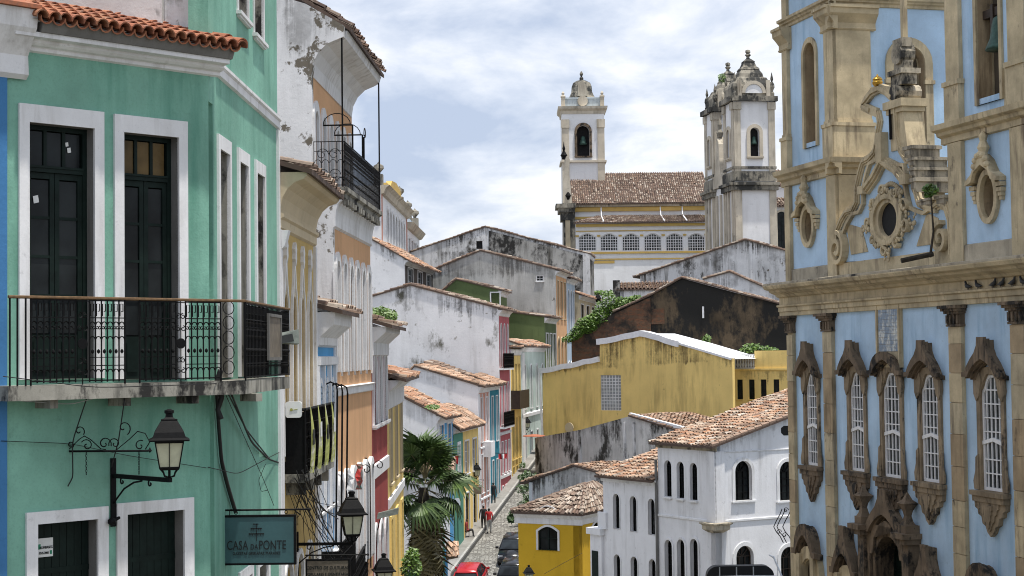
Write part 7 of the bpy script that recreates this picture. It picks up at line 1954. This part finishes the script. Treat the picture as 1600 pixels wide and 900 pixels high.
# right tower
uR = U(1488.5, 300); zM2 = Z(1500, 222); 
oval(1536.5, 1559, 273, 341)
ua, ub = U(1529, 90), U(1564, 90); za, zb = Z(1546, 150), Z(1546, -90)
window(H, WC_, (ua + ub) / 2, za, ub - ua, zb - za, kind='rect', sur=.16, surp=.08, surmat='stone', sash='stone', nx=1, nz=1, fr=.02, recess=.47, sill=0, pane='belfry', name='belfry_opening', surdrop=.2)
um2, zbell = (ua + ub) / 2, Z(1551, 78)
wall(H, WC_, [(uR, zCt + .1), (21, zCt + .1), (21, zUp + 3), (uR, zUp + 3)], 'church', th=.5, name='tower_wall', side='stone_c')
b = MB(); b.lathe([(.48, 0), (.44, .1), (.33, .35), (.27, .75), (.22, .95), (.06, 1.05)], (um2 + .25, .25, zbell), 12); part('bell', b, 'bronze', H, WC_, smooth=True)
b = MB(); b.box(um2 - .6, um2 + .6, .15, .35, zbell + 1.05, zbell + 1.3); b.box(um2 - .1, um2 + .05, .1, .3, zbell + .6, zbell + 1.4); part('bell_beam', b, 'dwood', H, WC_)
uS = U(1586, 300)
for ua, ub in ((uR - .02, uR + .80), (uS, uS + .9)):
    b = MB(); b.box(ua, ub, -.14, 0, zCt + .1, zM2); part('tower_pilaster', b, 'stone', H, WC_)
    b = MB(); b.box(ua, ub, -.14, 0, zM2 + .6, zUp + 3); b.box(ua - .04, ub + .04, -.2, 0, zM2 + .6, zM2 + 1.75); b.box(ua - .08, ub + .08, -.25, 0, zM2 + 1.75, zM2 + 1.9); part('tower_pilaster', b, 'stone', H, WC_)
mould(WC_, uR - .45, 21, zM2, .60, .48)
b = MB(); b.sweep([(0, zCt + .1), (.1, zCt + .1), (.1, zCt + .62), (0, zCt + .66)], uR + .8, 21); part('tower_plinth', b, 'stone_mould', H, WC_)
# ---- gable between the towers
GL = [(1310, 410), (1307, 385), (1309, 364), (1317, 344), (1325, 331), (1335, 328), (1341, 315), (1341, 293), (1346, 269), (1351, 253), (1360, 248), (1369, 238), (1373, 222), (1374, 206), (1377, 190), (1374, 176)]
GT = [(1364, 172), (1352, 166), (1357, 156), (1366, 144), (1378, 138), (1388, 142), (1398, 152)]
GR = [(1402, 165), (1403, 182), (1405, 215), (1409, 233), (1418, 248), (1428, 249), (1432, 262), (1430, 280), (1433, 297), (1438, 316), (1448, 321), (1460, 325), (1470, 318), (1480, 322), (1487, 344), (1489, 375), (1489, 398)]
P_ = WC_.poly(GL + GT + GR)
TH = .95
b = MB(); b.prism(P_, .0, TH, 0, 1); gab = part('gable', b, ['church', 'stone_b'], H, WC_)
gl, gt_, gr = WC_.poly(GL), WC_.poly(GT), WC_.poly(GR)
for pts, nm in ((gl, 'scroll_moulding'), (gr, 'scroll_moulding')):
    b = MB(); b.ribbon(pts, .34, -.06, .03); b.ribbon(pts, .20, -.11, -.06); b.ribbon(pts, .08, -.15, -.11); part(nm, b, 'stone', gab, WC_)
b = MB(); ins = [(x + .55, z - .12) for x, z in gl[2:12]]; b.ribbon(ins, .12, -.14, 0); ins = [(x - .55, z - .12) for x, z in gr[4:14]]; b.ribbon(ins, .12, -.14, 0); part('inner_moulding', b, 'stone', gab, WC_)
b = MB(); b.ribbon(gt_, .3, -.12, .1); b.ribbon([gt_[1], gt_[0], gl[-1]], .3, -.13, .05); b.ribbon(gt_, .14, -.18, -.12); part('crest_moulding', b, 'stone', gab, WC_)
b = MB(); c_ = WC_.uz(1315, 390); b.ribbon(spiral(c_[0], c_[1], .62, .10, 90, -500, 30), .15, -.26, 0); part('volute', b, 'stone', gab, WC_)
b = MB(); c_ = WC_.uz(1478, 372); b.ribbon(spiral(c_[0], c_[1], .5, .10, 90, 600, 30), .14, -.26, 0); part('volute', b, 'stone', gab, WC_)
# stepped coping stones running back on the right slope
for (x0, y0, x1, y1, dd) in ((1420, 229, 1431, 247, .85), (1426, 247, 1436, 262, 1.0), (1428, 262, 1436, 278, 1.05), (1430, 278, 1438, 300, 1.15), (1442, 312, 1462, 322, 1.1), (1470, 306, 1482, 322, 1.2)):
    ua, zb = WC_.uz(x0, y0); ub, za = WC_.uz(x1, y1); hh = zb - za; bb = MB()
    bb.sweep([(-dd, za), (.10, za), (.16, za + hh * .3), (.16, za + hh * .75), (.08, zb), (-dd, zb)], ua, ub); bb.sweep([(-dd - .05, zb - hh * .3), (.2, zb - hh * .3), (.2, zb - .02), (-dd - .05, zb - .02)], ua - .06, ub + .08); part('coping_stone', bb, 'stone_mould', gab, WC_)
# pedestal and cross shaft over the crest
ua, ub = U(1391, 170), U(1413, 170); za = Z(1402, 235); zb = Z(1402, 177); TH2 = .62
b = MB(); b.prism([(ua + .1, za), (ub + .25, za), (ub, zb), (ua, zb)], -.05, TH2); b.box(ua - .08, ub + .08, -.12, TH2 + .08, zb, zb + .16); b.box(ua - .16, ub + .16, -.2, TH2 + .16, zb + .16, zb + .42); part('pedestal', b, 'stone', gab, WC_)
zc_ = zb + .42; mu = (ua + ub) / 2; TH_, TH = TH, .62
b = MB(); b.tube([(mu - .0, -.15, zc_ + .26), (mu, TH + .15, zc_ + .26)], .27, 10); b.box(mu - .42, mu + .42, .0, TH - .1, zc_ + .5, zc_ + .85); b.box(mu - .5, mu + .5, -.08, TH, zc_ + .85, zc_ + 1.02); b.box(mu - .36, mu + .36, .1, TH - .2, zc_ + 1.02, zc_ + 1.3)
b.tube([(mu, .0, zc_ + 1.55), (mu, TH - .1, zc_ + 1.55)], .36, 10); b.box(mu - .34, mu + .34, .05, TH - .2, zc_ + 1.75, zc_ + 2.05); part('cross_base', b, 'stone_mould', gab, WC_)
TH = TH_; b = MB(); b.box(mu - .08, mu + .08, .22, .40, zc_ + 2.05, zc_ + 4.6); b.box(mu - .6, mu + .6, .24, .38, zc_ + 3.9, zc_ + 4.1); part('cross', b, 'stone', gab, WC_)
c_ = WC_.uz(1371, 128, .1); b = MB(); b.lathe([(.08, -.15), (.16, -.1), (.19, -.02), (.15, .05), (.18, .08), (.12, .15), (.04, .2), (.02, .26)], (c_[0], -.1, c_[1]), 8); part('gilt_crown', b, 'gold', gab, WC_)
b = MB(); q = WC_.uz(1396, 190); b.tube([(q[0], -.12, q[1] + .5), (q[0] + .02, -.12, q[1] - .6)], .05, 5); part('iron_ornament', b, 'iron', gab, WC_)
# cartouche with keyhole window
c_ = WC_.uz(1393, 343); ow, oh = U(1408, 343) - U(1379, 343), Z(1393, 316) - Z(1393, 369)
Mc = WC_.mat @ Matrix.Translation((c_[0], 0, c_[1]))
def ell(a, h, n=28): return [(a * math.cos(2 * math.pi * i / n), h * math.sin(2 * math.pi * i / n)) for i in range(n)]
b = MB(); b.ring(ell(ow * .5, oh * .5), ell(ow * .68, oh * .62), -.16, .0); b.ring(ell(ow * .68, oh * .62), ell(ow * .86, oh * .76), -.24, .0); cart = part('cartouche', b, 'stone', gab, M=Mc)
b = MB(); b.prism(ell(ow * .5, oh * .5), -.012, .0); b.prism(arc(0, oh * .5, ow * .18, 0, 360, 10)[:-1], -.013, 0); part('keyhole_pane', b, 'dark', cart, M=Mc)
b = MB(); rnd = random.Random(3)
def lump(x, z, r, y=-.2): b.lathe([(.012, -r), (r * .7, -r * .7), (r, -.1 * r), (r * .75, r * .6), (.012, r)], (x, y, z), 7, sy=.55)
for ring_, (ka, nn) in enumerate(((.80, 46), (.98, 52))):
    for i in range(nn):
        a = 2 * math.pi * i / nn; k = ka + .09 * math.sin(a * 8 + ring_) * (1 if ring_ else .3); lump(ow * k * math.cos(a), oh * (k * .86) * math.sin(a), rnd.uniform(.05, .11))
for i in range(9):      # acanthus scrolls round the rim
    a = 2 * math.pi * (i + .5) / 9; cx_, cz_ = ow * 1.02 * math.cos(a), oh * .88 * math.sin(a)
    b.ribbon(spiral(cx_, cz_, .24, .05, math.degrees(a) + 90, math.degrees(a) + (430 if i % 2 else -250), 14), .07, -.24, -.05)
for s_ in (-1, 1):
    for j in range(10): lump(s_ * ow * (1.1 + .04 * j) + rnd.uniform(-.05, .05), -oh * .15 + rnd.uniform(-.25, .25), rnd.uniform(.05, .10), -.14)
for j in range(10): lump(rnd.uniform(-.22, .22), -oh * .88 - j * .04, rnd.uniform(.05, .10))
part('shell_carving', b, 'stone', cart, M=Mc, smooth=True)
pd = [(x - c_[0], z - c_[1]) for x, z in WC_.poly([(1357, 296), (1372, 275), (1384, 252), (1402, 262), (1419, 284)])]
b = MB()
for (w_, y0, y1) in ((.40, -.12, 0), (.26, -.20, -.12), (.12, -.27, -.20)): b.ribbon(pd, w_, y0, y1)
b.box(pd[2][0] - .2, pd[2][0] + .22, -.28, 0, pd[2][1] - .05, pd[2][1] + .95); b.box(pd[-1][0] - .1, pd[-1][0] + .35, -.28, 0, pd[-1][1] - .1, pd[-1][1] + .22); b.box(pd[0][0] - .3, pd[0][0] + .1, -.28, 0, pd[0][1] - .15, pd[0][1] + .12)
part('pediment', b, 'stone', cart, M=Mc)
b = MB()
for k in range(16): q = .09; b.lathe([(.02, -q), (q, 0), (.02, q)], (pd[1][0] * .7 + k * (pd[-1][0] - pd[1][0]) * .8 / 15, -.14, oh * .72 + .35 * math.sin(math.pi * k / 15)), 7)
part('festoon', b, 'stone', cart, M=Mc, smooth=True)
for pts in ([(1324, 356), (1330, 351), (1347, 356), (1357, 393), (1331, 398)], [(1448, 337), (1453, 334), (1467, 341), (1462, 381), (1433, 385)]):
    b = MB(); b.prism(WC_.poly(pts), -.03, 0); part('bare_patch', b, 'stone', gab, WC_)
b = MB(); b.box(U(1306, 410), uR + .02, -.06, .4, zCt + .1, zPar); part('gable_plinth', b, 'stone', H, WC_)
# flaked patch on the right tower
b = MB(); b.prism(WC_.poly([(1568, 105), (1575, 112), (1577, 140), (1576, 175), (1569, 178), (1570, 150), (1567, 125)]), -.012, 0); part('flaked_patch', b, 'stone', H, WC_)
# sapling rooted on the ledge
q = WC_.P(U(1476, 400), Z(1476, 402), .5); tp_ = at(1454, 300, (q.y + .2))
V = thing('ledge_sapling', 'thin sapling with one tuft of leaves rooted on the church ledge', 'sapling', q)
b = MB(); b.tube([q, q.lerp(tp_, .4) + Vector((.1, 0, 0)), tp_], [.045, .035, .02], 5); b.tube([q + Vector((-.9, 0, -.1)), q + Vector((.1, 0, .1))], .08, 6); part('stem', b, 'bark', V)
leaves('foliage', [(tp_ + Vector((0, 0, .05)), Vector((.22, .22, .2)))], 120, .10, 'leaf', V, 70)
# pigeons along the cornice
for i, (x, y_) in enumerate(((1510, 452), (1526, 450), (1549, 445), (1562, 444), (1579, 441), (1596, 440))):
    u, z = WC_.uz(x, y_, .25); zz = zA + ch * .36; q = WC_.P(u, zz + .10, .2)
    b = MB(); fx = random.choice((-1, 1))
    prof_ = [(-.22, .0, .015), (-.12, .0, .035), (-.04, .01, .062), (.05, .03, .068), (.10, .075, .05), (.125, .125, .034), (.14, .16, .036), (.165, .17, .02), (.19, .163, .006)]
    b.tube([(q.x + WC_.t.x * a * fx, q.y + WC_.t.y * a * fx, q.z + c_) for a, c_, r in prof_], [r for a, c_, r in prof_], 8)
    for s_ in (-.02, .02): b.tube([(q.x + s_, q.y, q.z - .03), (q.x + s_, q.y, q.z - .10)], .008, 4)
    tag(part('pigeon', b, 'pigeon' if 'pigeon' in MT else 'iron', smooth=True), ('first', 'second', 'third', 'fourth', 'fifth', 'sixth')[i] + ' dark pigeon from the left perched on the church cornice', 'pigeon', 'pigeons on the church cornice', 'thing')
# ================================================================== vehicles, people and small street things
MT['paint_red'] = simple('red_car_paint', (.42, .012, .018), .22, .1, .08, 2, 0, .6)
MT['paint_black'] = simple('black_car_paint', (.012, .013, .016), .18, .1, .2, 2, 0, .6)
MT['paint_white'] = simple('white_van_paint', (.72, .73, .74), .3, 0, .06, 2, 0, .5)
MT['rubber'] = simple('tyre_rubber', (.015, .015, .015), .8, 0, .2, 10, 0)
MT['alloy'] = simple('wheel_metal', (.35, .35, .36), .35, .8, .1, 10, 0)
MT['lens_red'] = simple('red_tail_lens', (.35, .01, .012), .2, 0, .1, 5, 0, .6)
MT['lens_clear'] = simple('clear_lens', (.55, .56, .58), .15, 0, .1, 5, 0, .6)
MT['carglass'] = glass_mat('car_glass', (.018, .022, .026), .06)
def sect(x, z0, z1, hw, k=.72):
    return [(x, -hw * .86, z0), (x, -hw, z0 + (z1 - z0) * .35), (x, -hw * .98, z0 + (z1 - z0) * .7), (x, -hw * .88, z1), (x, hw * .88, z1), (x, hw * .98, z0 + (z1 - z0) * .7), (x, hw, z0 + (z1 - z0) * .35), (x, hw * .86, z0)]
def loft(b, secs, mi=0):
    n = len(secs[0]); base = len(b.v)
    for s_ in secs: b.v += s_
    for i in range(len(secs) - 1):
        for k in range(n):
            k2 = (k + 1) % n; b.face([base + i * n + k, base + i * n + k2, base + (i + 1) * n + k2, base + (i + 1) * n + k], mi)
    b.face([base + k for k in range(n)][::-1], mi); b.face([base + (len(secs) - 1) * n + k for k in range(n)], mi)
def car(name, label, P, yaw, pitch, paint):
    M = Matrix.Translation(P) @ Matrix.Rotation(yaw, 4, 'Z') @ Matrix.Rotation(-pitch, 4, 'Y')
    H = thing(name, label, 'car', P, 'cars parked on the cobbled street')
    b = MB(); loft(b, [sect(-1.95, .45, .78, .70), sect(-1.88, .30, .93, .79), sect(-1.5, .24, .97, .84), sect(-.6, .22, .97, .86), sect(.3, .22, .95, .86), sect(1.0, .22, .92, .84), sect(1.5, .24, .85, .82), sect(1.85, .30, .70, .76), sect(1.95, .40, .60, .66)])
    part('body', b, paint, H, M=M, smooth=True)
    cs = lambda x, zt_, a, c_: [(x, -a, .93), (x, -(a * .5 + c_ * .5) - .02, .93 + (zt_ - .93) * .5), (x, -c_, zt_), (x, c_, zt_), (x, a * .5 + c_ * .5 + .02, .93 + (zt_ - .93) * .5), (x, a, .93)]
    b = MB(); loft(b, [cs(-1.86, .96, .74, .70), cs(-1.55, 1.34, .76, .60), cs(-1.2, 1.43, .77, .58), cs(-.3, 1.47, .78, .59), cs(.3, 1.42, .78, .58), cs(.55, 1.30, .77, .60), cs(1.12, .95, .74, .70)])
    part('windows', b, 'carglass', H, M=M)
    b = MB(); rs = lambda x, z, c_: [(x, -c_ - .03, z - .05), (x, -c_ + .05, z + .015), (x, 0, z + .045), (x, c_ - .05, z + .015), (x, c_ + .03, z - .05)]
    loft(b, [rs(-1.62, 1.33, .60), rs(-1.2, 1.43, .59), rs(-.3, 1.47, .60), rs(.3, 1.43, .59), rs(.42, 1.38, .60)]); part('roof', b, paint, H, M=M, smooth=True)
    for x0, x1, x2, x3 in ((-1.90, -1.58, -1.55, -1.80), (-.25, -.28, -.18, -.15), (1.15, .42, .36, 1.05)):
        for s_ in (-1, 1):
            b = MB(); z1 = 1.36 if x0 < -1 or x0 > 1 else 1.46; q = .605
            b.tube([(x0, s_ * .755, .93), (x1, s_ * q, z1)], .04, 4); part('pillar', b, paint, H, M=M)
    for x in (-1.22, 1.22):
        for s_ in (-1, 1):
            Mw = M @ Matrix.Translation((x, s_ * .74, .30)) @ Matrix.Rotation(math.pi / 2, 4, 'X')
            b = MB(); b.lathe([(.18, -.09), (.27, -.10), (.30, -.06), (.30, .06), (.27, .10), (.18, .09)], (0, 0, 0), 18); w_ = part('wheel', b, 'rubber', H, M=Mw, smooth=True)
            b = MB(); b.lathe([(.05, -.10), (.18, -.095), (.19, .0), (.18, .095), (.05, .10)], (0, 0, 0), 14); part('rim', b, 'alloy', w_, M=Mw)
    for s_ in (-1, 1):
        b = MB(); b.box(-1.95, -1.80, s_ * .68 - .12, s_ * .68 + .12, .68, .92); part('tail_light', b, 'lens_red', H, M=M)
        b = MB(); b.box(1.70, 1.90, s_ * .60 - .14, s_ * .60 + .14, .56, .70); part('headlight', b, 'lens_clear', H, M=M)
        b = MB(); b.box(.75, .92, s_ * .92 - .09, s_ * .92 + .09, .92, 1.04); part('mirror', b, paint, H, M=M)
    b = MB(); b.box(-2.0, -1.9, -.66, .66, .32, .52); part('bumper', b, paint, H, M=M); b = MB(); b.box(1.88, 1.99, -.62, .62, .30, .46); part('bumper', b, paint, H, M=M)
    b = MB(); b.box(-1.985, -1.93, -.22, .22, .58, .70); part('number_plate', b, 'greywood', H, M=M)
    return H
yaw = math.atan2(.993, .118); pt = math.atan(.115)
def cpos(px, d): p = plan(px, d, 870); return Vector((p.x, p.y, gz(d) + .01))
car('parked_car', 'red hatchback seen from behind at the foot of the cobbled street', cpos(735, 96.0), yaw, pt, 'paint_red')
car('parked_car', 'black car facing us, uppermost of the two beside the yellow hip-roofed house', cpos(803, 102.8), yaw + math.pi, -pt, 'paint_black')
car('parked_car', 'black car facing us, lower of the two beside the yellow hip-roofed house', cpos(801, 96.2), yaw + math.pi, -pt, 'paint_black')

# raised forecourt in front of the church with a van on it
b = MB(); b.add([(4.6, 44, -11.3), (30, 44, -11.3), (30, 74, -11.3), (4.6, 74, -11.3), (4.6, 44, -15), (30, 44, -15), (30, 74, -15), (4.6, 74, -15)], [(0, 1, 2, 3), (0, 1, 5, 4), (1, 2, 6, 5), (2, 3, 7, 6), (3, 0, 4, 7)])
tag(part('forecourt', b, 'paving'), 'paved forecourt below the blue church', 'pavement', kind='structure')
vp = plan(1157, 66, 890); zt_ = zat(vp.x, vp.y + .5, 882)
MT['vanblack'] = simple('matt_black_panel', (.008, .009, .011), .5, 0, .2, 2, 0, .3)
VH = thing('kiosk', 'black round-cornered kiosk top with pale dividers at the bottom edge before the white house', 'kiosk', (vp.x, vp.y, -11.29))
M = Matrix.Translation((vp.x, vp.y, -11.29)); hh = zt_ + 11.29; wv = 1.33
b = MB(); cr2 = .42; ol = [(-wv, .3), (wv, .3)] + [(wv - cr2 + cr2 * math.cos(R(a)), hh - cr2 + cr2 * math.sin(R(a))) for a in range(0, 91, 15)] + [(-wv + cr2 + cr2 * math.cos(R(a)), hh - cr2 + cr2 * math.sin(R(a))) for a in range(90, 181, 15)]
b.prism(ol, 0, .5); part('panel', b, 'vanblack', VH, M=M)
for x in (-.62, -.12, .38): b = MB(); b.box(x * wv - .022, x * wv + .022, -.03, .0, .4, hh - .03); part('divider', b, 'greywood', VH, M=M)
b = MB(); b.tube([(-.9 * wv, -.06, hh - .42), (.0, -.06, hh - .40), (wv * 1.05, -.06, hh - .42), (wv * 1.22, -.04, hh - .6)], .045, 6); part('trim_rail', b, 'paint_white', VH, M=M)
b = MB(); b.box(-wv * .9, wv * .9, .02, .45, 0, .32); part('base', b, 'cement', VH, M=M)
q0, q1 = at(1208, 869, 66), at(1232, 925, 66); PO = thing('leaning_pole', 'slanted white pole with a small tip at the bottom edge beside the church', 'pole', (q1.x, q1.y, -11.3))
b = MB(); b.tube([q0, q1, q1 + (q1 - q0) * 1.2], .035, 6); part('shaft', b, 'pvc', PO); b = MB(); b.tube([q0 + Vector((-.16, 0, .05)), q0 + Vector((.04, 0, -.06))], [.02, .05], 6); part('tip', b, 'pvc', PO)

# ---- people
def person(label, P, yaw, h, shirt, trousers, skin=(.12, .06, .04), hair=(.01, .009, .008), stride=.10, seated=False, sleeve=1.16):
    V, E, Rr = [], [], []
    def v(p, r): V.append(p); Rr.append(r); return len(V) - 1
    def e(a, c_): E.append((a, c_))
    pel = v((0, 0, .93), .135); sp = v((0, .01, 1.08), .125); chs = v((0, .0, 1.27), .15); nk0 = v((0, 0, 1.40), .10); nk = v((0, .005, 1.47), .052); hd = v((0, .02, 1.56), .085); tp = v((0, .02, 1.66), .075)
    for a, c_ in ((pel, sp), (sp, chs), (chs, nk0), (nk0, nk), (nk, hd), (hd, tp)): e(a, c_)
    for s_ in (-1, 1):
        d = s_ * stride
        if seated: pts = [((s_ * .10, .05, .88), .095), ((s_ * .13, .42, .92), .075), ((s_ * .13, .46, .55), .05), ((s_ * .13, .42, .50), .045), ((s_ * .13, .56, .47), .035)]
        else: pts = [((s_ * .095, 0, .84), .095), ((s_ * .10, d * .6 + .03, .48), .065), ((s_ * .10, d, .12), .045), ((s_ * .10, d + .02, .05), .045), ((s_ * .105, d + .17, .035), .035)]
        prev = pel
        for p, r in pts: i = v(p, r); e(prev, i); prev = i
        arm = [((s_ * .19, 0, 1.38), .062), ((s_ * .245, -.02 - d * .3, 1.12), .046), ((s_ * .265, .06 - d * .8, .90), .034), ((s_ * .265, .08 - d * .8, .84), .03)]
        prev = nk0
        for p, r in arm: i = v(p, r); e(prev, i); prev = i
        hx, hy, hz_ = arm[-1][0]
        for k, (dy, ln) in enumerate(((-.03, .075), (-.01, .09), (.01, .095), (.03, .08))):
            f1 = v((hx, hy + dy, hz_ - .05), .010); f2 = v((hx - s_ * .008, hy + dy + .01, hz_ - .05 - ln * .8), .008); e(prev, f1); e(f1, f2)
        t1 = v((hx - s_ * .02, hy + .045, hz_ - .02), .010); t2 = v((hx - s_ * .03, hy + .06, hz_ - .06), .008); e(prev, t1); e(t1, t2)
    me = bpy.data.meshes.new('person'); me.from_pydata(V, E, [])
    o = bpy.data.objects.new('tmp_person', me); COL.objects.link(o)
    sk = o.modifiers.new('Skin', 'SKIN'); sk.use_smooth_shade = True
    for i, d in enumerate(me.skin_vertices[0].data): d.radius = (Rr[i] * (1.25 if i in (0, 1, 2) else 1.0), Rr[i] * (.85 if i in (0, 1, 2) else 1.0)); d.use_root = (i == 0)
    ss = o.modifiers.new('Sub', 'SUBSURF'); ss.levels = 1; ss.render_levels = 1
    dg = bpy.context.evaluated_depsgraph_get(); dg.update()
    m2 = bpy.data.meshes.new_from_object(o.evaluated_get(dg)); bpy.data.objects.remove(o)
    for nm, c_ in (('skin', skin), ('hair', hair), ('shirt', shirt), ('trousers', trousers), ('shoes', (.02, .02, .02))): m2.materials.append(simple('person_' + nm, c_, .8, 0, .15, 8, 0))
    for p in m2.polygons:
        c_ = p.center; ax = abs(c_.x)
        if c_.z > 1.47: mi = 1 if (c_.z > 1.63 or c_.y < .0) else 0
        elif ax > .18 and c_.z < sleeve and not (seated and c_.z < .98 and c_.y > .2): mi = 0
        elif c_.z > .90 and not (seated and c_.y > .2): mi = 2
        elif c_.z > (.11 if not seated else .50): mi = 3
        else: mi = 4
        if c_.z > 1.44 and c_.z <= 1.47: mi = 0
        p.material_index = mi
    M = Matrix.Translation(P) @ Matrix.Rotation(yaw, 4, 'Z') @ Matrix.Scale(h / 1.74, 4)
    ob = bpy.data.objects.new('person', m2); link(ob, None, M); tag(ob, label, 'person', 'people on the street', 'thing')
    # nose, ears as face detail
    b = MB(); b.add([(-.015, .095, 1.565), (.015, .095, 1.565), (0, .10, 1.60), (0, .125, 1.57)], [(0, 1, 3), (1, 2, 3), (2, 0, 3)])
    for s_ in (-1, 1): b.box(s_ * .088 - .008, s_ * .088 + .008, .0, .035, 1.55, 1.60)
    part('face_features', b, simple('person_face', skin, .7, 0, .1, 8, 0), ob, M=M)
def pp(px, py, d, lift=0): p = plan(px, d, py); return Vector((p.x, p.y, gz(d) + lift))
ya = yaw - math.pi / 2
person('man in a red shirt and pale shorts walking up the middle of the street', pp(764, 815, 110), ya, 1.74, (.45, .02, .025), (.32, .32, .31), stride=.10)
person('person in dark clothes walking left of the man in red', pp(755.5, 813, 111, .0), ya + .15, 1.70, (.016, .015, .018), (.014, .014, .016), stride=-.08, sleeve=.8)
person('person in dark top farther up the pavement above the man in red', pp(771, 790, 119, .0), ya - .1, 1.66, (.02, .018, .02), (.05, .045, .04), stride=.07)
sp_ = pp(729, 830, 108.6, .13)
person('person in a red top seated by the house fronts', sp_ + Vector((0, 0, -.42)), ya - 1.4, 1.66, (.22, .03, .03), (.02, .02, .025), seated=True)
ST = thing('stool', 'small dark stool under the seated person by the house fronts', 'stool', sp_); b = MB(); b.box(-.2, .2, -.2, .2, .33, .37); part('seat', b, 'dwood', ST, M=Matrix.Translation(sp_))
for sx in (-.16, .16):
    for sy in (-.16, .16): b = MB(); b.tube([(sx, sy, 0), (sx, sy, .34)], .02, 5); part('leg', b, 'dwood', ST, M=Matrix.Translation(sp_))

# ---- flags, lanterns and shop boards on the coloured fronts
def flag(label, px, py, d, w, h, cols, anchor_dx=-.8):
    P = at(px, py, d); F_ = thing('flag', label, 'flag', P, 'flags on the coloured fronts'); b = MB(); b.tube([P + Vector((anchor_dx, .2, .15)), P + Vector((w, 0, .12))], .025, 5); part('pole', b, 'iron', F_)
    n = len(cols)
    for i, c_ in enumerate(cols):
        b = MB(); k = 5; L_ = []
        for j in range(k + 1):
            t = (i + j / k) / n; x = w * t; yy = .10 * math.sin(t * 9)
            L_ += [P + Vector((x, yy, .08)), P + Vector((x + .04 * math.sin(t * 5), yy * 1.4 - .05, .08 - h * (1 + .12 * math.sin(t * 7))))]
        b.add(L_, [(2 * j, 2 * j + 2, 2 * j + 3, 2 * j + 1) for j in range(k)]); part('stripe', b, c_, F_)
MT['flag_red'] = simple('flag_red', (.50, .03, .035), .8, 0, .1, 5, 0); MT['flag_blue'] = simple('flag_blue', (.02, .04, .22), .8, 0, .1, 5, 0)
flag('blue white and red flag on the sea green front', 700, 714, 104, .66, .52, ['flag_blue', 'plastic', 'flag_red'])
flag('small red and white flag hanging from the teal front', 779, 711, 120.5, .62, .35, ['flag_red', 'plastic', 'flag_red'])
for (px, py, d, lab) in ((745, 747, 112, 'small black lantern on the salmon house front'), (824, 671, 136, 'small black lantern at the bend of the street before the pale mint house')):
    P = at(px, py, d); lantern('street_lantern', lab, tuple(P), 1.0, (street_x(d), d + .2, 0))
for (x, y_, d, w, h, m_, lab) in ((742, 766, 111.5, .9, .5, 'wood_sign', 'brown hanging shop board below the salmon house lantern'), (715, 784, 104.5, .35, .45, 'plastic', 'white notice board on a pole before the dark shop fronts')):
    P = at(x, y_, d); SG = thing('shop_board', lab, 'sign', P); b = MB(); b.box(-w / 2, w / 2, -.03, .03, -h / 2, h / 2); part('board', b, m_, SG, M=Matrix.Translation(P))
    b = MB()
    if m_ == 'plastic': b.tube([(0, .05, h / 2), (0, .05, gz(d) - P.z)], .03, 5)
    else: b.tube([(-w / 2 - .3, 0, h / 2 + .08), (w / 2, 0, h / 2 + .08)], .025, 5)
    part('pole', b, 'iron', SG, M=Matrix.Translation(P))
# trailing creepers on the pavement edge by the ruined wall
q = at(818, 745, 125); V = thing('street_creeper', 'trailing weeds along the street edge under the ruined wall', 'creeper', (q.x, q.y, gz(125)))
leaves('foliage', [(Vector((plan(px, d, 740).x, d, gz(d) + .2)), Vector((.35, 1.2, .25))) for px, d in ((816, 128), (820, 124), (824, 120), (820, 117), (815, 133))], 700, .10, 'leaf_dark', V, 81)
